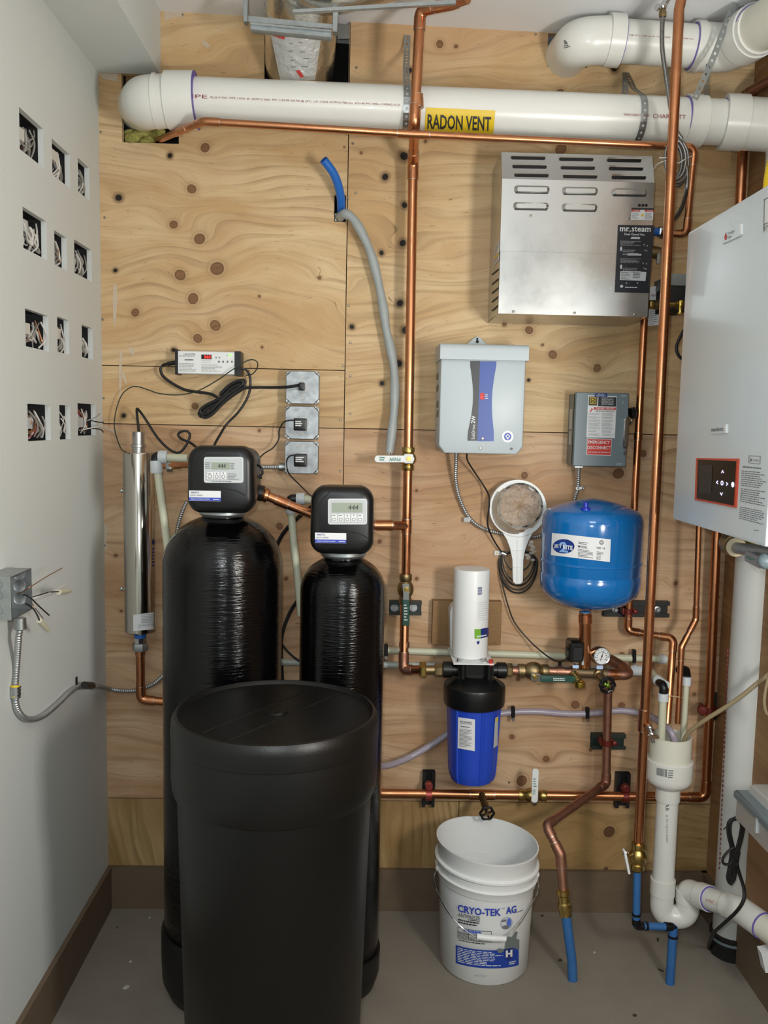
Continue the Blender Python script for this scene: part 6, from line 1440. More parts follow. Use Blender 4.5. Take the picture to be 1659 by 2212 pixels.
hn = Vector((.12, -1, -.02)); hc = P(1312, 1480, YM - .07)
b = B(); handwheel(b, hc, hn, .0195, 8, .0046); b.build('handwheel', BLACKP, t)
b = B(); b.lathe(hc - hn.normalized() * .003, hn, [(.0095, 0), (.0095, .004), (.0055, .006), (.005, .010), (.002, .011)], 12); b.build('hub', mat('green_brass', '#7f9a3a', .35, .8), t)

# copper drop with the long diagonal ending in blue pipe
pipe('copper_drop', 'tarnished copper pipe dropping from the tee and slanting left to a blue pipe', PP([(1314, 1458, -.06), (1309, 1693, -.06), (1180, 1783, -.25), (1211, 1846, -.29), (1218, 1942, -.315)]), .0125, COPPER_OLD, .018, [])
t = thing('floor_pipe', 'blue pipe with brass coupling rising from the floor by the bucket', 'pipe', P(1237, 2120, -.332))
b = B(); a_, d_ = P(1216, 1921, -.312), P(1222, 1978, -.325); n_ = d_ - a_; L = n_.length
b.lathe(a_, n_, [(.0145, 0), (.0185, .003), (.0185, .014), (.0150, .018), (.0150, .034), (.0185, .038), (.019, .050), (.0165, .055), (.0165, L), (.012, L)], 20); b.build('coupling', mat('coupling_brass', '#c0a765', .28, 1.0), t)
fz = PZ(1237, 2120, -.004); b = B(); b.tube(spline([P(1222, 1972, -.325), P(1228, 2020, -.33), P(1235, 2075, -.332), Vector((fz.x, fz.y, .0))], 8), .0128, 18); b.build('tube', BLUEPEXD, t)
# foreground copper ends in a ball valve and offset blue pipe
t = thing('ball_valve', 'brass ball valve with white lever at the foot of the foreground copper', 'valve', P(1378, 1870, YB))
b = B(); valve_body(b, P(1379, 1820, YB), P(1377, 1878, YB), .0135); b.build('body', BRASS, t)
b = B(); b.tube([P(1377, 1846, YB), P(1357, 1848, YB - .005)], .008, 12); b.build('stem', BRASS, t)
b = B(); pext(b, rot(rpoly(1352, 1838, 1357, 1890, 2.4), 1355, 1862, -12), YB - .012, .014); b.build('lever', WHITEP, t)
b = B(); b.ball(P(1352, 1842, YB - .004), .0085, 10, 8); b.build('lever_nut', CHROME, t)
fz = PZ(1447, 2124, 0.0)
t = thing('offset_floor_pipe', 'blue pipe with black elbows stepping sideways down into the floor', 'pipe', fz)
q0, q1, q2 = P(1376.5, 1874, YB), P(1374, 2000, YB), P(1455, 2003, YB + .01)
q3 = Vector((fz.x, fz.y, 0)); q2 = Vector((q3.x + (q2.x - q3.x), q3.y, q2.z))
b = B(); b.tube([q0, q1], .0098, 16); b.build('tube', BLUEPEXD, t)
b = B(); b.tube([q1, q2], .0098, 16); b.build('tube', BLUEPEXD, t)
b = B(); b.tube([q2, q3], .0118, 16); b.build('tube', BLUEPEXD, t)
for a_, c_, d_ in ((q0, q1, q2), (q1, q2, q3)):
    b = B(); b.tube(bend([c_ + (a_ - c_).normalized() * .020, c_, c_ + (d_ - c_).normalized() * .020], .012, 6), .0112, 14); b.build('elbow', BLACKP, t)
def ring(p, n, r=.0118, L=.006, mt=BLACKP): n = Vector(n).normalized(); return B().tube([p - n * L / 2, p + n * L / 2], r, 16).build('crimp_ring', mt, t)
ring(q0.lerp(q1, .04), q1 - q0); ring(q0.lerp(q1, .80), q1 - q0); ring(q1.lerp(q2, .27), q2 - q1); ring(q1.lerp(q2, .80), q2 - q1); ring(q2.lerp(q3, .16), q3 - q2, .0135)

# ------------------------------------------------------------------ lower run
YW = -.06
t = pipe('lower_copper_run', 'horizontal copper run low on the wall turning up behind the boiler', PP([(700, 1712, YW), (1524, 1722, YW), (1549, 1120, YW)]), .0132, COPPER, .03, [(P(1015, 1716, YW), P(1067, 1717, YW))])
t = thing('hose_valve', 'black handwheel hose valve projecting over the white bucket', 'valve', P(1050, 1755, -.13))
d0, d1 = P(1041, 1718, YW - .01), P(1050, 1748, -.155); n_ = d1 - d0; L = n_.length
b = B(); b.lathe(d0, n_, [(.0105, 0), (.0105, L * .35), (.0085, L * .4), (.0085, L * .55), (.011, L * .6), (.009, L * .9), (.006, L)], 14); b.build('bonnet', mat('dark_brass', '#6d5c42', .45, .9), t)
hc = P(1052, 1757, -.165); hn = Vector((.05, -1, -.08)); b = B(); handwheel(b, hc, hn, .0185, 6, .0036); b.build('handwheel', BLACKP, t)
b = B(); b.lathe(hc - hn.normalized() * .003, hn, [(.0065, 0), (.0065, .004), (.0045, .008)], 10); b.build('hub', BRASS_DULL, t)
t = thing('ball_valve', 'brass ball valve with white lever pointing up on the lower run', 'valve', P(1148, 1730, YW))
b = B(); valve_body(b, P(1119, 1717, YW), P(1180, 1719, YW), .0128); b.build('body', BRASS, t)
h = B(); pext(h, rot(rpoly(1149, 1661, 1163, 1735, 6.5), 1155, 1700, 2), -.115, .004); h = h.build('lever', WHITEP, t, label='white lever handle')
text(PlaneY(-.115), 'FNW', [(1150.5, 1716), (1151, 1704), (1157.5, 1704), (1157, 1716)], GREENT, h, e=.0008); b = B(); print_lines(b, PlaneY(-.115), Q(1152, 1680, 1160, 1701), 4, .4, .0008, 3); b.build('print', GREENT, h)
b = B(); hexnut(b, P(1152, 1731, -.10), (0, -1, 0), .0085, .03); b.build('handle_nut', CHROME, t)
def strut_h(label, x0, x1, y, hpx, mt, slots=True, nm='strut_channel'):
    t = thing(nm, label, 'strut', P((x0 + x1) / 2, y + hpx / 2, -.01))
    X0, X1, Z0, Z1 = rect_w(x0, y - hpx / 2, x1, y + hpx / 2, -.022); e = .002; li = (Z1 - Z0) * .25
    poly = None; b = B(); Yf = -.022
    prof = [(-.001, Z0), (Yf, Z0), (Yf, Z0 + li), (Yf + e, Z0 + li), (Yf + e, Z0 + e), (-.001 - e, Z0 + e), (-.001 - e, Z1 - e), (Yf + e, Z1 - e), (Yf + e, Z1 - li), (Yf, Z1 - li), (Yf, Z1), (-.001, Z1)]
    n = len(prof); b.add([(X, y_, z_) for X in (X0, X1) for y_, z_ in prof], [(k, (k + 1) % n, n + (k + 1) % n, n + k) for k in range(n)] + [tuple(range(n)), tuple(range(2 * n - 1, n - 1, -1))]); b.build('channel', mt, t)
    return t
def strut_v(label, x, wpx, y0, y1, mt, nm='strut_channel'):
    t = thing(nm, label, 'strut', P(x, y1, -.01)); X0, X1, Z0, Z1 = rect_w(x - wpx / 2, y0, x + wpx / 2, y1, -.022); e = .002; li = (X1 - X0) * .25; Yf = -.022
    prof = [(X0, -.001), (X0, Yf), (X0 + li, Yf), (X0 + li, Yf + e), (X0 + e, Yf + e), (X0 + e, -.001 - e), (X1 - e, -.001 - e), (X1 - e, Yf + e), (X1 - li, Yf + e), (X1 - li, Yf), (X1, Yf), (X1, -.001)]
    n = len(prof); b = B(); b.add([(x_, y_, Z) for Z in (Z0, Z1) for x_, y_ in prof], [(k, (k + 1) % n, n + (k + 1) % n, n + k) for k in range(n)] + [tuple(range(n)), tuple(range(2 * n - 1, n - 1, -1))]); b.build('channel', mt, t); return t
t = strut_h('dark green strut channel behind the green lever on the riser', 841, 911, 1314, 30, STRUT)
for x in (852, 893): p = P(x, 1313, -.004); B().lathe((p.x, -.003, p.z), (0, -1, 0), [(.0115, 0), (.0115, .002), (.006, .003), (.006, .007)], 16).build('washer', PAPERG, t)
t = strut_h('black strut channel to the right of the blue tank', 1305, 1447, 1316, 34, STRUTB)
for x in (1330, 1420): p = P(x, 1317, -.004); B().lathe((p.x, -.003, p.z), (0, -1, 0), [(.0105, 0), (.0105, .002), (.006, .003), (.005, .009)], 16).build('washer', ZINC, t)
strut_h('grey green strut channel behind the copper drop pipe', 1279, 1352, 1603, 32, STRUT)
strut_v('black upright strut channel on the lower run above the bucket', 926, 27, 1668, 1744, STRUTB)
strut_v('black upright strut channel on the lower run behind the copper drop', 1346, 30, 1672, 1746, STRUTB)
strut_v('dark strut bracket behind copper next to the white soil pipe', 1549, 22, 1500, 1560, STRUT)
def clamp_h(label, x, y, Yc_, r, w=.018, mt=REDC):          # clamp around a horizontal pipe
    t = thing('pipe_clamp', label, 'pipe clamp', P(x, y + 14, Yc_)); c = P(x, y, Yc_)
    B().tube([c - Vector((w / 2, 0, 0)), c + Vector((w / 2, 0, 0))], r + .0025, 20).build('band', mt, t)
    for s in (1, -1): B().box(c.x - w / 2, c.x + w / 2, c.y - .002, -.023, c.z + s * (r + .001) - .004, c.z + s * (r + .001) + .004).build('ear', mt, t)
    p = Vector((c.x, c.y - r * .9, c.z + .0)); B().lathe((c.x, c.y - .004, c.z + r + .014), (0, -1, 0), [(.0115, -.014), (.0115, .004), (.009, .006), (.004, .006), (.0035, .009)], 16).build('boss', mt, t); return t
clamp_h('pale red clamp on the lower run above the bucket', 926, 1716, YW, .0132)
clamp_h('dark red clamp on the lower run behind the copper drop', 1351, 1721, YW, .0132, mt=REDC2)
def clamp_v(label, x, y, Yc_, r, w=.018, mt=REDC2):
    t = thing('pipe_clamp', label, 'pipe clamp', P(x, y + 8, Yc_)); c = P(x, y, Yc_)
    B().tube([c - Vector((0, 0, w / 2)), c + Vector((0, 0, w / 2))], r + .0025, 20).build('band', mt, t)
    for s in (1, -1): B().box(c.x + s * (r + .002) - .004, c.x + s * (r + .002) + .004, c.y - .002, -.023, c.z - w / 2, c.z + w / 2).build('ear', mt, t)
    B().lathe((c.x + (r + .009), c.y - .006, c.z), (0, -1, 0), [(.007, -.006), (.007, .004), (.004, .006)], 12).build('bolt', mt, t); return t
clamp_v('dark red clamp holding the copper drop to its strut', 1311, 1604, -.06, .0125)
t = clamp_v('dark red clamp with round knob behind the foreground standpipe tubes', 1533, 1533, YW, .0132)
p = P(1517, 1534, YW - .01); B().lathe(p, (-.3, -1, 0), [(.014, -.01), (.014, .004), (.012, .007), (.004, .008)], 16).build('knob', REDC2, t)
clamp_v('small red clamp on the copper behind the blue tank', 1357, 1320, -.05, .0105)

# ------------------------------------------------------------------ steam and relief lines
pipe('steam_drain', 'copper line from under the steam box jogging right into the standpipe', PP([(1392, 690, -.05), (1356, 1363, -.05), (1455, 1379, -.12), (1441, 1563, -.2)]), .0103, COPPER, .022, [(P(1379, 935, -.05), P(1378.5, 950, -.05))])
pipe('relief_line', 'thinner copper relief line jogging left under the boiler into the standpipe', PP([(1510, 1120, -.16), (1503, 1338, -.16), (1472, 1398, -.18), (1464, 1563, -.2)]), .0078, COPPER, .022)
pipe('boiler_supply', 'copper pipe rising along the plywood behind the top of the boiler', PP([(1606, 290, -.05), (1597, 470, -.05)]), .0135, COPPER, .02, elb=False)
t = pipe('dark_copper_stub', 'dark copper stub slanting in behind the vent elbow at the right edge', PP([(1690, 160, -.16), (1608, 206, -.05)]), .0135, COPPER_OLD, .02, [(P(1632, 193, -.08), P(1616, 202, -.06))], elb=False)

# ------------------------------------------------------------------ braided hose, top right
t = thing('braided_hose', 'braided steel hose coiled and tied behind the foreground copper', 'hose', P(1460, 410, -.3))
YH = -.31
B().tube(spline(PP([(1432, 30, YH), (1430, 70, YH), (1431, 110, YH), (1438, 160, YH), (1444, 200, YH), (1449, 235, YH), (1460, 280, YH), (1472, 300, YH)]), 8), .0055, 12).build('hose', HOSEM, t)
for i, (rx, ry, dx, dy) in enumerate([(22, 42, 0, 0), (17, 38, -3, 2), (24, 46, 4, 3), (13, 36, 2, -3), (19, 48, 6, 8)]):
    pts = [(1459 + dx + rx * math.sin(2 * math.pi * k / 14), 345 + dy - ry * math.cos(2 * math.pi * k / 14), YH + .012 * (i - 2)) for k in range(15)]
    B().tube(spline(PP(pts), 5), .0042, 10).build('hose_loop', HOSEM, t)
B().tube(spline(PP([(1470, 305, YH), (1479, 335, YH), (1484, 375, YH), (1483, 410, YH), (1476, 440, YH + .05), (1464, 465, YH + .09), (1452, 478, YH + .12)]), 8), .0052, 12).build('hose', HOSEM, t)
B().tube(PP([(1424, 341, YH - .03), (1443, 341, YH - .035)]), .0011, 6).build('tie', WHITEP, t)
B().tube(spline(PP([(1411, 367, YH + .06), (1420, 355, YH), (1440, 347, YH - .03), (1464, 352, YH - .035), (1480, 344, YH - .03), (1495, 337, YH)]), 5), .0011, 6).build('tie', WHITEP, t)
t = thing('angle_stop', 'chrome angle stop feeding the braided hose at the ceiling', 'valve', P(1433, 32, YH))
b = B(); b.ball(P(1432, 14, YH), .0105, 12, 8); b.tube([P(1432, 14, YH), P(1447, -12, YH)], .008, 12); b.build('body', CHROME, t)
b = B(); b.lathe(P(1425, 18, YH - .006), (-1, -.6, 0), [(.0045, 0), (.0045, .005), (.008, .006), (.008, .011)], 12); b.build('knob', CHROME, t)
b = B(); hexnut(b, P(1431.5, 30, YH), (0, 0, 1), .0095, .014); b.build('nut', BRASS_DULL, t)

# ------------------------------------------------------------------ horizontal drain tubes
t = thing('upper_drain_line', 'upper pale tube running level along the plywood behind the filter', 'drain tube', P(1100, 1415, -.025))
B().tube(PP([(800, 1404, -.022), (1440, 1424, -.022)]), .0105, 14).build('tube', TUBEG if False else CREAM, t)
B().tube(PP([(1423, 1423.5, -.022), (1437, 1424, -.022)]), .0145, 14).build('nut', NUTW, t)
t = thing('lower_drain_line', 'lower grey tube running level along the plywood behind the filter', 'drain tube', P(1100, 1442, -.025))
B().tube(PP([(590, 1430, -.022), (1372, 1449, -.022)]), .0098, 14).build('tube', TUBEG, t)
def clip(label, x, y, h=26, Y=-.036):
    t = thing('tube_clip', label, 'clip', P(x, y + h / 2, Y)); b = B(); pext(b, rpoly(x - 4, y - h / 2, x + 4, y + h / 2, 2), Y, .012, .002); b.build('strap', BLACKP, t)
    p = P(x, y + h / 2 + 3, Y); B().lathe((p.x, Y + .006, p.z), (0, -1, 0), [(.0055, -.004), (.0055, .006), (.0045, .006), (.0035, .0075)], 12).build('nail', CHROME, t)
clip('black clip on the upper drain line beside the narrow softener', 834, 1405)
clip('black clip on the upper drain line near the gauge', 1371, 1418, 28)
t = thing('drain_elbow', 'tube bending from the wall into the left standpipe tube', 'drain tube', P(1432, 1600, -.2))
B().tube(PP([(1366, 1448, -.03), (1390, 1449, -.05), ]), .0155, 14).build('blue_nut', NUTW, t)
B().tube(bend(PP([(1378, 1449, -.03), (1408, 1453, -.07), (1432, 1486, -.20)]), .03, 6), .0112, 14).build('arm', CREAM, t)
B().tube(PP([(1420, 1469, -.17), (1437, 1482, -.205)]), .0150, 14).build('nut', NUTW, t)
B().tube(bend(PP([(1424, 1474, -.185), (1434, 1481, -.215), (1433, 1500, -.215)]), .015, 6), .0118, 14).build('elbow', BLACKP, t)
B().tube(PP([(1433, 1497, -.215), (1432.5, 1514, -.215)]), .0145, 14).build('nut', NUTW, t)
B().tube(PP([(1432, 1512, -.215), (1428, 1625, -.215)]), .0105, 14).build('tube', CREAM, t)
t = thing('drain_elbow', 'tube with black elbow dropping into the right side of the standpipe', 'drain tube', P(1476, 1600, -.19))
B().tube(bend(PP([(1466, 1447, -.12), (1482, 1446, -.15), (1484, 1464, -.175)]), .015, 6), .0112, 14).build('elbow', BLACKP, t)
B().tube(PP([(1484, 1462, -.175), (1482.5, 1480, -.175)]), .0125, 14).build('nut', NUTW, t)
B().tube(PP([(1482.5, 1478, -.175), (1474, 1620, -.185)]), .0085, 14).build('tube', CREAM, t)
B().tube(PP([(1445, 1503, -.225), (1477, 1507, -.19)]), .0015, 6).build('zip_tie', mat('tie_tan', '#cbb394', .5), label='pale zip tie bridging the two standpipe drain tubes', cat='zip tie')
# clear braided drain hose along the wall
t = thing('clear_hose', 'clear braided hose sweeping behind the filter to the standpipe', 'hose', P(900, 1660, -.05))
B().tube(spline(PP([(800, 1652, -.2), (835, 1654, -.12), (880, 1638, -.05), (930, 1610, -.035), (990, 1572, -.03), (1050, 1549, -.025), (1100, 1539, -.02), (1160, 1537, -.02), (1230, 1542, -.02), (1290, 1540, -.02), (1340, 1535, -.02), (1390, 1542, -.05), (1420, 1556, -.12), (1447, 1578, -.19), (1460, 1610, -.2), (1466, 1640, -.2)]), 8), .0096, 12).build('hose', VINYLB, t)
clip('black clip on the clear hose right of the blue filter', 1109, 1539, 24, -.034)
clip('black clip on the clear hose left of the copper drop', 1270, 1541, 24, -.034)
B().tube(spline(PP([(1700, 1432, -.4), (1659, 1458, -.38), (1600, 1505, -.34), (1560, 1532, -.31), (1522, 1556, -.28), (1490, 1580, -.245), (1477, 1602, -.225), (1472, 1640, -.215)]), 8), .0058, 12).build('condensate_hose', BROWNT, label='cloudy brown condensate hose slanting into the standpipe from the right', cat='hose')
B().tube(spline(PP([(1668, 1440, -.42), (1656, 1480, -.42), (1651, 1515, -.42), (1656, 1540, -.42), (1668, 1545, -.42)]), 8), .0042, 10).build('clear_tube_loop', BROWNT, label='thin clear tube loop at the right picture edge', cat='hose')

# ------------------------------------------------------------------ standpipe and trap
YP = -.205; c = P(1449, 1600, YP); mm = M(1450, 1650, YP); zq = lambda py: P(1450, py, YP).z
t = thing('standpipe', 'white plastic standpipe funnel with trap and sloping outlet', 'drain', P(1470, 2010, YP))
r0 = 43.5 * mm
b = B(); b.lathe((c.x, c.y, 0), (0, 0, 1), [(r0, zq(1672)), (r0, zq(1589)), (r0 * .93, zq(1588)), (r0 * .92, zq(1672))], 48, False, False); b.build('funnel', PVCC, t)
b = B(); b.lathe((c.x, c.y, 0), (0, 0, 1), [(r0 * 1.03, zq(1656)), (r0 * 1.035, zq(1653))], 48, False, False); b.build('primer_ring', PURPLE, t)
r1_ = 49 * mm
b = B(); b.lathe((c.x, c.y, 0), (0, 0, 1), [(27 * mm, zq(1700)), (r1_ * .86, zq(1690)), (r1_ * .97, zq(1683)), (r1_, zq(1675)), (r1_, zq(1640)), (r1_ * .94, zq(1638)), (r0 * .9, zq(1639))], 48, False, False); b.build('reducer', PVC, t)
b = B(); b.lathe((c.x, c.y, 0), (0, 0, 1), [(25.5 * mm, zq(1728)), (26 * mm, zq(1726)), (26 * mm, zq(1695)), (20 * mm, zq(1694))], 36, False, False); b.build('collar', PVC, t)
rp2 = 23.3 * mm; zA = zq(1905)
b = B(); b.tube([(c.x, c.y, zq(1700)), (c.x, c.y, zA)], rp2, 32); b.build('tailpiece', PVC, t)
b = B(); b.tube([(c.x, c.y, zq(1898)), (c.x, c.y, zq(1930))], 26.5 * mm, 32); b.build('socket', PVC, t)
rt = 24.8 * mm; w_ = .074
uo = P(1501, 1950, YP - .02); 
A_ = [Vector((c.x, c.y, zq(1925))), Vector((c.x, c.y, zq(1976))), Vector((c.x + w_ * .93, c.y - .015, zq(1976))), Vector((c.x + w_ * .93, c.y - .015, zq(1925)))]
b = B(); b.tube(bend([A_[0], A_[1] - Vector((0, 0, .0)), A_[2], A_[3]], w_ * .48, 12), rt, 32); b.build('u_bend', PVC, t)
E0 = A_[3]; O1 = P(1700, 2035, YP - .42)
oc = E0 + Vector((0, 0, zq(1918) - E0.z))
dirO = (P(1602, 1967, YP - .2) - oc).normalized()
b = B(); b.tube(bend([E0 - Vector((0, 0, .012)), oc, oc + dirO * .085], .045, 10), rt, 32); b.build('elbow', PVC, t)
b = B(); b.tube([E0 - Vector((0, 0, .02)), E0 + Vector((0, 0, .012))], rt * 1.08, 32); b.build('socket', PVC, t)
b = B(); b.tube([oc + dirO * .052, oc + dirO * .085], rt * 1.1, 32); b.build('socket', PVC, t)
b = B(); b.tube([oc + dirO * .084, oc + dirO * .088], rt * 1.02, 32); b.build('primer_ring', PURPLE, t)
O0 = oc + dirO * .08; OE = P(1602, 1967, YP - .2)
b = B(); b.tube([O0, OE], rt * .93, 32); b.build('outlet', PVC, t)
OE2 = P(1690, 2030, YP - .33)
b = B(); b.tube(bend([OE - dirO * .05, OE, OE + (OE2 - OE).normalized() * .075], .05, 8), rt * 1.06, 32); b.build('elbow', PVC, t)
d2 = (OE2 - OE).normalized(); b = B(); b.tube([OE + d2 * .07, OE + d2 * .2], rt * .98, 32); b.build('outlet', PVCC, t)
b = B(); b.tube([OE + d2 * .073, OE + d2 * .076], rt * 1.08, 32); b.build('primer_ring', PURPLE, t)
cyo = Cyl(O0, dirO, rt * .93); text(cyo, '4 PVC 1120 SCH 40', [(1525, 1940), (1588, 1962), (1588, 1971), (1525, 1948)], mat('print_orange', '#c07a62', .6), t, e=.001, cuts=4)
cyt2 = Cyl((c.x, c.y, 0), (0, 0, 1), rp2)
text(cyt2, 'CHAR', [(1445, 1717), (1445, 1752), (1437.5, 1752), (1437.5, 1717)], INK, t, e=.001, cuts=4)
text(cyt2, '#2  PVC 1120 SCH 40 DWV', [(1443, 1760), (1443, 1820), (1438, 1820), (1438, 1760)], INKG, t, e=.001, cuts=3)
cyt3 = Cyl((c.x, c.y, 0), (0, 0, 1), r1_); b = B(); rr = random.Random(5); x = 0.0
while x < 1:
    ww = rr.choice((.03, .05, .08)); qd = [(1419, 1658), (1441, 1662), (1441, 1679), (1419, 1674)]
    decal(b, cyt3, [bil(qd, x, 0), bil(qd, min(1, x + ww), 0), bil(qd, min(1, x + ww), 1), bil(qd, x, 1)], 1, 1, .001); x += ww + rr.choice((.03, .05))
print_lines(b, cyt3, [(1444, 1662), (1455, 1663), (1454, 1682), (1443, 1681)], 4, .5, .001, 2, .9); b.build('barcode', INKG, t)

# ------------------------------------------------------------------ soil pipe with rubber coupling
YQ = -.20; fz = PZ(1577, 2058, 0); YQ = fz.y + .0
top = P(1622, 1160, YQ); c = fz
t = thing('floor_vent_pipe', 'wide white pipe rising from a black rubber coupling at the right', 'pipe', (fz.x, fz.y, 0))
rq = 39.5 * M(1590, 1700, YQ)
b = B(); b.tube([(c.x, c.y, P(1580, 2012, YQ).z), (c.x, c.y, P(1640, 1100, YQ).z)], rq, 40); b.build('tube', PVC_SHADED, t)
b = B(); b.lathe((c.x, c.y, 0), (0, 0, 1), [(rq * 1.02, .0), (rq * 1.1, .004), (rq * 1.1, .052), (rq * 1.16, .058), (rq * 1.16, .066), (rq * 1.04, .068)], 40); b.build('rubber_coupling', BLACKR, t)
b = B(); b.lathe((c.x, c.y, 0), (0, 0, 1), [(rq * 1.11, .046), (rq * 1.13, .047), (rq * 1.13, .055), (rq * 1.11, .056)], 40, False, False); b.build('band', GREYB, t)
cq = Cyl((c.x, c.y, 0), (0, 0, 1), rq); b = B(); print_lines(b, cq, [(1572, 1400), (1575, 1400), (1556, 1880), (1553, 1880)], 46, .62, .0006, 9, 1.0); b.build('print', REDT, t)

# ------------------------------------------------------------------ condensate box and cord, right edge
YZ = -.42; XZ_ = P(1588, 1705, YZ).x; zl = P(1588, 1705, YZ).z
t = thing('condensate_box', 'grey lidded condensate box on the right wall', 'box', (XZ_ + .08, YZ - .1, zl - .09))
b = B(); b.box(XZ_ + .004, XR - .014, YZ - .26, YZ - .004, zl - .105 + .03, zl - .01); b.build('body', mat('box_beige', '#a8a29c', .5), t)
b = B(); 
lv = [(0, .0), (.004, -.004), (.022, -.004), (.026, 0)]
vs = []; 
def lidring(o, z): return [(XZ_ - o, YZ + o, z), (XR - .014, YZ + o, z), (XR - .014, YZ - .28 - o, z), (XZ_ - o, YZ - .28 - o, z)]
for z, o_ in ((zl - .022, -.002), (zl - .020, .002), (zl - .006, .002), (zl - .001, -.002), (zl, -.006)): vs += lidring(o_, z)
b.add(vs, [(i * 4 + k, i * 4 + (k + 1) % 4, (i + 1) * 4 + (k + 1) % 4, (i + 1) * 4 + k) for i in range(4) for k in range(4)] + [(0, 1, 2, 3), (16, 17, 18, 19)]); b.build('rim', GREYB, t)
b = B(); x0_ = XZ_ + .028
vs = []
for z, o_ in ((zl - .001, 0), (zl + .018, .004), (zl + .024, .012)): vs += [(x0_ + o_, YZ - .012 - o_, z), (XR - .014, YZ - .012 - o_, z), (XR - .014, YZ - .27 + o_, z), (x0_ + o_, YZ - .27 + o_, z)]
b.add(vs, [(i * 4 + k, i * 4 + (k + 1) % 4, (i + 1) * 4 + (k + 1) % 4, (i + 1) * 4 + k) for i in range(2) for k in range(4)] + [(8, 9, 10, 11), (0, 1, 2, 3)]); b.build('lid', mat('box_lid', '#b7b7b3', .5), t)
b = B(); p = PX(1634, 1768, XZ_ - .003); b.box(XZ_ - .004, XZ_ + .004, p.y - .004, p.y + .004, PX(1634, 1798, XZ_).z, p.z); b.build('latch', PAPERG, t)
t = thing('coiled_cord', 'black power cord hanging in a tied bundle under the condensate box', 'cord', P(1590, 1910, -.36))
Yc2 = -.40
for dx, dy, s in ((0, 0, 1), (3, 4, .93), (-3, 2, .96)):
    pts = [(1592 + dx, 1764 + dy, Yc2), (1577 + dx, 1775, Yc2), (1575 + dx, 1800, Yc2), (1582 + dx, 1835, Yc2), (1578 + dx, 1870 * 1.0, Yc2), (1574 + dx, 1898 - dy, Yc2), (1580 + dx, 1910 - dy, Yc2), (1586 + dx, 1890, Yc2), (1590 + dx, 1850, Yc2), (1600 + dx, 1810, Yc2), (1604 + dx, 1785, Yc2), (1600 + dx, 1770 + dy, Yc2), (1592 + dx, 1764 + dy, Yc2)]
    B().tube(spline(PP(pts), 6), .0034, 8).build('cord_loop', BLACKR, t)
B().tube(spline(PP([(1584, 1830, Yc2 - .004), (1570, 1842, Yc2 - .004), (1561, 1856, Yc2 - .004), (1564, 1866, Yc2 - .004), (1576, 1866, Yc2 - .004), (1585, 1855, Yc2 - .004)]), 8), .0034, 8).build('cord_loop', BLACKR, t)
pts = [P(1596, 1840, Yc2), P(1592, 1865, Yc2), P(1598, 1890, -.43), P(1607, 1920, -.47), P(1606, 1945, -.485), P(1590, 1970, -.475), P(1560, 1998, -.44), P(1540, 2018, -.40)] + [PZ(x, y, .004) for x, y in ((1531, 2048), (1546, 2062), (1580, 2070), (1610, 2080), (1640, 2092), (1690, 2105))]
B().tube(spline(pts, 8), .0046, 8).build('cord', BLACKR, t)
B().tube(spline(PP([(1590, 1768, Yc2), (1578, 1778, Yc2 + .01), (1563, 1792, Yc2 + .02)]), 5), .0014, 6).build('tie', BLACKR, t)
b = B(); q = [PZ(1645, 2056, .002), PZ(1664, 2050, .03), PZ(1666, 2096, .03), PZ(1652, 2098, .002)]
b = B(); pz = [P(1645, 2060, -.52), P(1675, 2054, -.52), P(1675, 2100, -.52), P(1654, 2102, -.52)]; b.add(pz + [p + Vector((.002, .03, 0)) for p in pz], [(0, 1, 2, 3), (7, 6, 5, 4), (0, 4, 5, 1), (1, 5, 6, 2), (2, 6, 7, 3), (3, 7, 4, 0)]); b.build('white_carton', PAPER, label='white printed carton corner at the right picture edge', cat='carton')

# ------------------------------------------------------------------ bucket
fzb = PZ(1048, 2127, 0); YBk = fzb.y + .112; c = P(1050, 1900, YBk); mm = M(1050, 1812, YBk); zq = lambda py: P(1050, py, YBk).z
t = thing('bucket', 'white plastic pail with blue antifreeze lettering and wire handle', 'bucket', (c.x, c.y, 0))
zr = zq(1813); rr_ = 110 * mm; rbt = rr_ * .865
k_ = (rr_ - rbt) / zr
R_ = lambda z: rbt + k_ * z
zb1, zb2, zb3 = zr - .055, zr - .085, zr - .105
prof = [(rbt * .96, .0005), (rbt, .006), (R_(zb3) - .004, zb3), (R_(zb3) + .001, zb3 + .002), (R_(zb2) + .004, zb2), (R_(zb2) + .006, zb2 + .003), (R_(zb2) - .001, zb2 + .006), (R_(zb1) - .001, zb1 - .004), (R_(zb1) + .006, zb1), (R_(zb1) + .006, zb1 + .005), (R_(zb1) - .002, zb1 + .008),
        (rr_ * .985, zr - .008), (rr_, zr - .004), (rr_, zr), (rr_ * .975, zr), (rr_ * .97, zr - .006), (rbt * .975, .008), (.001, .007)]
b = B(); b.lathe((c.x, c.y, 0), (0, 0, 1), prof, 72, True, False)
TI = .075
def tilt(v): 
    x, y, z = v; s = max(0.0, z / zr); return (x, y, z - (x - c.x) * TI * s)
b.v = [tilt(v) for v in b.v]; b.build('pail', WHITEP, t, ang=40)
class Bk(Cyl):
    pass
cb = Bk((c.x, c.y, 0), (0, 0, 1), rbt, k_)
tl = .05
def bq(x0, y0, x1, y1, arc=0): return [(x0, y0), (x1, y1), (x1, y1), (x0, y0)]
def arcq(x0, x1, yt, h, tl_, sag):
    """rows that follow the pail: returns function (u,v)->px"""
    return lambda u, v: (x0 + (x1 - x0) * u, yt + h * v + (x1 - x0) * tl_ * (u - .5) + sag * (1 - (2 * ((x0 + (x1 - x0) * u) - 1047) / 190) ** 2) )
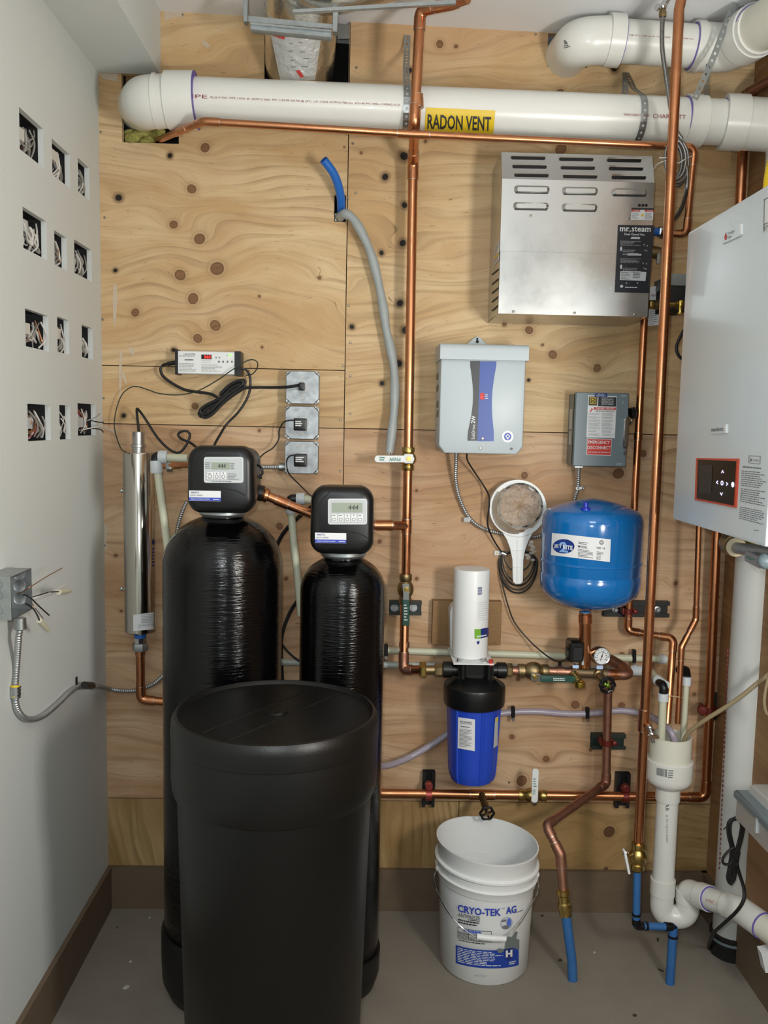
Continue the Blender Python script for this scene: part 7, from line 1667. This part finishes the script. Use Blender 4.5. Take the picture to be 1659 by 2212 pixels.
class Bent:
    """wraps a surface so that px rows are bowed along the pail"""
    def __init__(s, sag, tl_): s.sag = sag; s.tl = tl_
    def hit(s, px, py):
        u = (px - 1048) / 92.0; u = max(-.98, min(.98, u)); yy = py + s.sag * math.sqrt(1 - u * u) - s.sag + s.tl * (px - 1048)
        return cb.hit(px, yy)
    def nrm(s, p): return cb.nrm(p)
S_ = Bent(28, .055)
text(S_, 'CRYO-TEK', [(989, 1962), (1082, 1962), (1082, 1978), (989, 1978)], BLUEI, t, e=.0012, bold=.025, cuts=12)
text(S_, 'AG', [(1093, 1960), (1115, 1960), (1115, 1976), (1093, 1976)], BLUEI, t, e=.0012, bold=.025, cuts=8)
text(S_, 'TM', [(1083, 1961), (1090, 1961), (1090, 1964), (1083, 1964)], BLUEI, t, e=.0012, cuts=2)
text(S_, 'ANTIFREEZE', [(990, 1980.5), (1037, 1980.5), (1037, 1988), (990, 1988)], INK, t, e=.0012, bold=.004, cuts=8)
b = B()
decal(b, S_, [(1012, 1989.6), (1037, 1989.6), (1037, 1991), (1012, 1991)], 4, 1); decal(b, S_, [(1115, 1975), (1130, 1975), (1130, 1976.3), (1115, 1976.3)], 3, 1)
decal(b, S_, [(1106, 1937), (1125, 1933), (1125, 1939.5), (1106, 1943)], 3, 1); print_lines(b, S_, [(1108, 1945), (1122, 1941.5), (1122, 1946), (1108, 1949)], 2, .3, .0012, 1)
print_lines(b, S_, [(990, 1992), (1036, 1992), (1036, 2003), (990, 2003)], 2, .5, .0012, 2, .85, 2)
# table
for y in (2011, 2021, 2034): decal(b, S_, [(989, y), (1062, y), (1062, y + .9), (989, y + .9)], 8, 1)
for x in (989, 1012, 1036, 1061): decal(b, S_, [(x, 2011), (x + .9, 2011), (x + .9, 2034), (x, 2034)], 1, 1)
print_lines(b, S_, [(991, 2022), (1034, 2022), (1034, 2033), (991, 2033)], 4, .35, .0014, 3, .7, 2); print_lines(b, S_, [(991, 2037), (1058, 2037), (1058, 2040), (991, 2040)], 1, .6, .0012, 4, 1, 2)
b.build('black_print', INK, t)
b = B(); print_lines(b, S_, [(1002, 2012), (1046, 2012), (1046, 2019), (1002, 2019)], 1, .75, .0014, 4, 1, 2); decal_poly(b, S_, ell(1098, 1994, 5.5, 9, 20, -1.6, 1.7)+[(1094, 1994)], .0014); b.build('blue_print', mat('mid_blue', '#4a6bd0', .5), t)
b = B(); 
e1 = ell(1094, 1995, 12.5, 13.2, 26); e2 = ell(1094, 1995, 11.3, 12, 26); b.add([off(S_, *p, .0012) for p in e1 + e2], [(k, (k + 1) % 26, 26 + (k + 1) % 26, 26 + k) for k in range(26)]); b.build('seal_ring', mat('seal_grey', '#8a93b8', .5), t)
b = B(); decal_poly(b, S_, ell(1092, 2003, 7.5, 4, 16), .0014); decal_poly(b, S_, [(1083, 1988), (1094, 1986), (1093, 1991), (1084, 1992)], .0014); b.build('seal_mark', INKG, t)
b = B(); decal(b, S_, [(985, 2052), (1120, 2052), (1120, 2091), (985, 2091)], 16, 3, .0010); b.build('blue_field', mat('field_blue', '#1c3f9e', .45), t, label='blue printed panel')
b = B()
for i in range(9):
    y = 2055 + i * 3.6; print_lines(b, S_, [(989, y), (1086, y), (1086, y + 2.4), (989, y + 2.4)], 1, .62, .0016, 60 + i, .85, 2)
print_lines(b, S_, [(1099, 2078), (1117, 2078), (1117, 2086), (1099, 2086)], 2, .5, .0016, 7, .9); b.build('white_print', INKW, t)
b = B(); decal_poly(b, S_, [(1090, 2050), (1092, 2036), (1097, 2024), (1106, 2027), (1113, 2016), (1118, 2019), (1114, 2032), (1121, 2036), (1121, 2056), (1106, 2056)], .0014); decal_poly(b, S_, [(1073, 2050), (1077, 2048), (1090, 2050), (1090, 2053), (1082, 2058), (1075, 2057)], .0014); b.build('grey_picture', mat('picture_grey', '#6f7674', .5), t)
b = B(); decal_poly(b, S_, [(1088, 2050), (1109, 2050), (1108, 2064), (1103, 2074), (1098, 2076), (1093, 2073), (1089, 2063)], .0020); sh = b.build('shield', BLUED, t, label='shield shaped emblem with letter H')
text(S_, 'H', [(1091.5, 2053), (1105.5, 2053), (1105.5, 2068), (1091.5, 2068)], INKW, t, e=.0028, bold=.06, cuts=3)
b = B(); 
print_lines(b, S_, [(1026, 2106), (1054, 2106), (1054, 2111), (1026, 2111)], 1, .7, .0010, 3, 1); b.build('faint_stamp', PAPERG, t)
# wire bail and grip
hl, hr_ = cb.hit(944, 1860), cb.hit(1160, 1872)
hl = Vector((c.x - rr_ * .985, c.y - .02, zq(1868))); hr_ = Vector((c.x + rr_ * .985, c.y - .02, zq(1880)))
def fr(px, py, e=.006): p = S_.hit(px, py); return p
bail = [hl, P(938, 1895, c.y - .03), P(944, 1925, c.y - .06), P(968, 1970, c.y - .105), P(1000, 2005, c.y - .135), P(1030, 2025, c.y - .142), P(1062, 2030, c.y - .143), P(1092, 2021, c.y - .140), P(1120, 1998, c.y - .125), P(1150, 1950, c.y - .075), P(1163, 1920, c.y - .035), hr_]
b = B(); b.tube(spline(bail, 6), .0019, 8); b.build('bail', CHROME, t)
b = B(); b.tube(spline([P(1030, 2023, c.y - .142), P(1062, 2027, c.y - .144), P(1092, 2028, c.y - .140)], 6), .0078, 16); b.build('grip', WHITEP, t)
for p in (hl, hr_): b = B(); b.ball(p, .008, 10, 8, (.7, 1, 1)); b.build('ear', WHITEP, t)

# ------------------------------------------------------------------ blue stub and grey conduit in the slot
p0 = P(735, 462, .03)
b = B(); path = spline([P(736, 478, .04), P(737, 452, .0), P(736, 425, -.03), P(728, 392, -.06), P(717, 369, -.08), P(699, 345, -.10)], 10)
t = thing('blue_pipe_stub', 'open ended blue pipe stub curving out of the wall slot', 'pipe', P(735, 455, -.02))
b.tube(path, .0118, 20, cap=False); n_ = len(path); tt = (path[-1] - path[-2]).normalized()
b.build('tube', BLUEPEX, t); b = B(); b.tube([p for p in path[-12:]], .0092, 20, cap=False); b.build('bore', BLUEPEX, t)
b = B(); e_o = path[-1]; u = tt.cross(Vector((0, 0, 1))).normalized(); w = tt.cross(u); N_ = 20
b.add([e_o + (u * math.cos(2 * math.pi * k / N_) + w * math.sin(2 * math.pi * k / N_)) * r for r in (.0118, .0092) for k in range(N_)], [(k, (k + 1) % N_, N_ + (k + 1) % N_, N_ + k) for k in range(N_)]); b.build('rim', BLUEPEX, t)
t = thing('grey_conduit', 'cut grey flexible conduit hanging from the wall slot', 'conduit', P(842, 978, -.03))
path = spline([P(733, 468, .04), P(736, 468, -.01), P(746, 462, -.035), P(762, 472, -.04), P(780, 500, -.04), P(800, 545, -.04), P(815, 600, -.035), P(827, 660, -.035), P(834, 710, -.035), P(845, 760, -.035), P(852, 810, -.04), P(852, 870, -.045), P(848, 920, -.05), P(841, 978, -.055)], 10)
rsx = [.0128 + .0011 * math.sin(i * .37) for i in range(len(path))]
b = B(); b.tube(path, rsx, 16); b.build('sheath', GREYC, t)
e_o = path[-1]; rr = random.Random(2)
for k in range(7): 
    a = rr.uniform(0, 6.28); q = e_o + Vector((math.cos(a) * .007, math.sin(a) * .006, 0)); B().tube([q + Vector((0, 0, .008)), q - Vector((0, 0, rr.uniform(.003, .007)))], .0021, 6).build('cut_wire', rr.choice([BLACKR, WIRE_W, WIRE_G]), t)
# slot bracket
B().box(P(724, 465, .02).x, P(731, 465, .02).x, .01, .05, P(727, 479, .02).z, P(727, 463, .02).z).build('slot_bracket', GALV, label='small galvanised bracket inside the wall slot', cat='bracket')

# ------------------------------------------------------------------ filter wrench, coiled sensor cable, controller cables
YWr = -.046
t = thing('filter_wrench', 'white plastic ring wrench with plastic wrapped gasket on the plywood', 'wrench', P(1120, 1262, YWr))
ctr = (1119, 1098); ro, ri = 61.5, 53.0
N_ = 72; b = B(); outer = []; inner = []
for k in range(N_):
    a = 2 * math.pi * k / N_; q = ((k % 12) < 3); rin = ri - (4.0 if q else 0)
    outer.append((ctr[0] + ro * math.cos(a), ctr[1] + ro * math.sin(a))); inner.append((ctr[0] + rin * math.cos(a), ctr[1] + rin * math.sin(a)))
vs = [P(x, y, YWr) for x, y in outer + inner]; vs += [v + Vector((0, .022, 0)) for v in vs]
f = []
for k in range(N_):
    k2 = (k + 1) % N_; f += [(k, k2, N_ + k2, N_ + k), (2 * N_ + k, 3 * N_ + k, 3 * N_ + k2, 2 * N_ + k2), (k, 2 * N_ + k, 2 * N_ + k2, k2), (N_ + k, N_ + k2, 3 * N_ + k2, 3 * N_ + k)]
b.add(vs, f); b.build('ring', WHITEP, t)
b = B(); pext(b, [(1085, 1150), (1094, 1164), (1102, 1185), (1107, 1210), (1108, 1250), (1109, 1258), (1114, 1262), (1125, 1262), (1130, 1257), (1131, 1210), (1135, 1188), (1143, 1166), (1152, 1150), (1140, 1157), (1120, 1160), (1100, 1157)], YWr, .012, .002); hdl = b.build('handle', WHITEP, t)
b = B(); pext(b, rpoly(1117, 1166, 1118.4, 1258, .4), YWr - .003, .004, .0005); b.build('rib', WHITEP, hdl)
for y in (1188, 1224): b = B(); pext(b, [(1108, y), (1131, y), (1131, y + 1), (1108, y + 1)], YWr - .002, .003, .0005); b.build('rib', WHITEP, hdl)
t = thing('wrapped_gasket', 'black gasket ring in crumpled clear film inside the white wrench', 'gasket', P(1124, 1140, YWr - .01))
pts = [P(1124 + 47 * math.cos(2 * math.pi * k / 40), 1092 + 47 * math.sin(2 * math.pi * k / 40), YWr - .006) for k in range(41)]
b = B(); b.tube(pts, .0027, 8); b.build('gasket', BLACKR, t)
b = B(); rr = random.Random(6); nr, na = 9, 44; vs = []; 
for i in range(nr + 1):
    for k in range(na):
        a = 2 * math.pi * k / na; rad = (i / nr) * 50 * (1 + .03 * math.sin(5 * a)); fold = .006 * math.sin(a * 9 + i) * (i / nr) + rr.uniform(-.004, .004)
        p = P(1124 + rad * math.cos(a), 1093 + rad * math.sin(a), YWr - .012 + fold); vs.append(p)
b.add(vs, [(i * na + k, i * na + (k + 1) % na, (i + 1) * na + (k + 1) % na, (i + 1) * na + k) for i in range(nr) for k in range(na)]); b.build('film', CLEARF, t, ang=15)
b = B(); q = []
for s in range(13):
    a = math.radians(235 - s * 13.5); q.append((a,))
oa = [(1117 + 57 * math.cos(a[0]), 1100 - 57 * math.sin(a[0])) for a in q]; ib = [(1122 + 45 * math.cos(a[0]), 1094 - 45 * math.sin(a[0])) for a in q]
oa = [(1112 + 50 * math.cos(math.radians(d)), 1099 + 55 * math.sin(math.radians(d))) for d in range(80, 236, 13)]; ib = [(1122 + 42 * math.cos(math.radians(d)), 1092 + 43 * math.sin(math.radians(d))) for d in range(80, 236, 13)]
n = len(oa); b.add([P(x, y, YWr - .004 + .003 * math.sin(i)) for i, (x, y) in enumerate(oa)] + [P(x, y, YWr - .010) for x, y in ib], [(k, k + 1, n + k + 1, n + k) for k in range(n - 1)]); b.build('film_fold', TAPE, t)
b = B()
for k in range(12):
    x, y = 1146 + rr.uniform(-8, 10), 1170 + k * 3.6; b.ball(P(x, y, YWr - .01 + rr.uniform(-.008, .004)), .006, 6, 4, (1.2, .4, .7))
b.build('film_tail', CLEARF, t, ang=10, kind='stuff')
t = thing('sensor_cable', 'thin black sensor cable running from the controller through a coil to the pressure switch', 'cable', P(1120, 1300, -.02))
B().tube(spline(PP([(1008, 978, -.06), (1010, 995, -.05), (1024, 1018, -.03), (1042, 1045, -.02), (1055, 1068, -.045), (1057, 1090, -.051), (1053, 1130, -.046), (1062, 1158, -.03), (1078, 1185, -.02), (1090, 1200, -.014)]), 8), .0024, 8).build('cable', BLACKR, t)
for i, (rx, ry, dy, Y) in enumerate([(40, 62, 0, -.012), (37, 56, -3, -.016), (34, 50, -6, -.020), (42, 66, 3, -.008), (30, 34, -12, -.024)]):
    pts = [(1119 + rx * math.sin(math.radians(a)), 1212 + dy - 0 + ry * math.cos(math.radians(a)) * (1.0 if math.cos(math.radians(a)) > 0 else .35), Y) for a in range(-180, 181, 20)]
    B().tube(spline(PP(pts), 5), .0022, 8).build('coil', BLACKR if i % 2 else mat('cable_grey', '#3a3a38', .5), t)
B().tube(spline(PP([(1080, 1235, -.016), (1085, 1262, -.016), (1098, 1310, -.02), (1112, 1345, -.02), (1140, 1380, -.03), (1170, 1408, -.06), (1195, 1425, -.1), (1212, 1428, -.14), (1226, 1423, -.15)]), 8), .0022, 8).build('cable', BLACKR, t)
b = B(); pext(b, rpoly(1068, 1190, 1081, 1200, 2), -.006, .003); b.build('tab', PAPER, t); p = P(1073, 1195, -.006); B().lathe(p, (0, -1, 0), [(.003, 0), (.002, .002)], 8).build('nail', BRASS, t)
b = B(); b.tube([P(1083, 1194, -.02), P(1092, 1198, -.02)], .008, 10); b.build('twist_tie', CHROME, t)
b = B(); pext(b, rpoly(1206, 1430, 1213, 1441, 1.5), -.10, .004); b.build('clip', BLACKP, t)
t = thing('controller_conduit', 'armoured cable dropping from the pump controller and passing behind the wrench', 'cable', P(1020, 1150, -.02))
b = B(); armoured(b, spline(PP([(985, 975, -.06), (985, 1000, -.05), (984, 1030, -.03), (988, 1060, -.018), (996, 1085, -.014), (1008, 1110, -.014), (1025, 1130, -.012), (1048, 1143, -.012), (1080, 1152, -.008), (1120, 1158, -.008), (1155, 1160, -.01), (1178, 1152, -.012), (1200, 1140, -.014)]), 8), .0062); b.build('cable', ARMOR, t)
b = B(); pext(b, rpoly(1002, 1118, 1016, 1128, 2), -.02, .004); b.build('strap_tab', PAPERG, t); p = P(1008, 1124, -.02); B().lathe(p, (0, -1, 0), [(.003, 0), (.002, .002)], 8).build('nail', SCREWM, t)
t = thing('switch_conduit', 'armoured cable dropping from the safety switch behind the blue tank', 'cable', P(1247, 1090, -.04))
b = B(); armoured(b, spline(PP([(1250, 1008, -.045), (1249.5, 1030, -.035), (1248, 1055, -.025), (1244, 1068, -.02), (1240, 1085, -.016), (1238, 1110, -.012)]), 8), .0062); b.build('cable', ARMOR, t)
b = B(); pext(b, rpoly(1241, 1006.5, 1260, 1011, 1), -.06, .02); b.build('connector', GALV, t)
b = B(); pext(b, rot(rpoly(1243, 1051, 1264, 1058, 2), 1252, 1055, -6), -.030, .004); b.build('strap', GALV, t); p = P(1260, 1055, -.03); B().lathe(p, (0, -1, 0), [(.005, 0), (.003, .002)], 10).build('nail', CHROME, t)

# ------------------------------------------------------------------ crumbs on the floor
rr = random.Random(12)
def crumb(px, py, L, w, ang, mt, name, label):
    p = PZ(px, py, 0); a = math.radians(ang); u = Vector((math.cos(a), math.sin(a), 0)); v = Vector((-u.y, u.x, 0)); b = B()
    pts = [u * L * .5, u * L * .2 + v * w * .5, -u * L * .3 + v * w * .35, -u * L * .5, -u * L * .2 - v * w * .5, u * L * .3 - v * w * .4]; h = .003
    b.add([p + q for q in pts] + [p + q * .8 + Vector((0, 0, h)) for q in pts], [tuple(range(6)), tuple(range(6, 12))] + [(k, (k + 1) % 6, 6 + (k + 1) % 6, 6 + k) for k in range(6)]); b.build(name, mt, label=label, cat='debris', group='crumbs on the floor')
crumb(1171, 1979, .012, .007, 20, DEBRIS, 'floor_crumb', 'dark crumb on the floor behind the bucket right side')
crumb(1421, 2030, .022, .006, 70, DEBRIS, 'floor_crumb', 'dark sliver on the floor below the stepped blue pipe elbow')
crumb(1428, 2097, .020, .005, -40, DEBRIS, 'floor_crumb', 'dark splinter beside the foot of the stepped blue pipe')
crumb(1371, 2194, .012, .009, 0, DEBRIS, 'floor_crumb', 'dark clod on the floor at the bottom picture edge')
crumb(1210, 2075, .012, .010, 10, DEBRIS, 'floor_crumb', 'dark clod on the floor left of the plain blue pipe')
crumb(253, 2004, .009, .004, 80, DEBRIS, 'floor_crumb', 'tiny dark crumb near the left baseboard')
crumb(273, 2133, .020, .012, 40, CHIP, 'plaster_chip', 'largest pale plaster chip on the floor by the left baseboard')
crumb(323, 1983, .008, .005, 60, CHIP, 'plaster_chip', 'small pale plaster chip near the back baseboard left of the tanks')
crumb(1284, 2058, .008, .005, 30, CHIP, 'plaster_chip', 'pale chip on the floor right of the plain blue pipe')
crumb(282, 2078, .009, .005, 0, CHIP, 'plaster_chip', 'thin pale plaster flake above the largest chip')
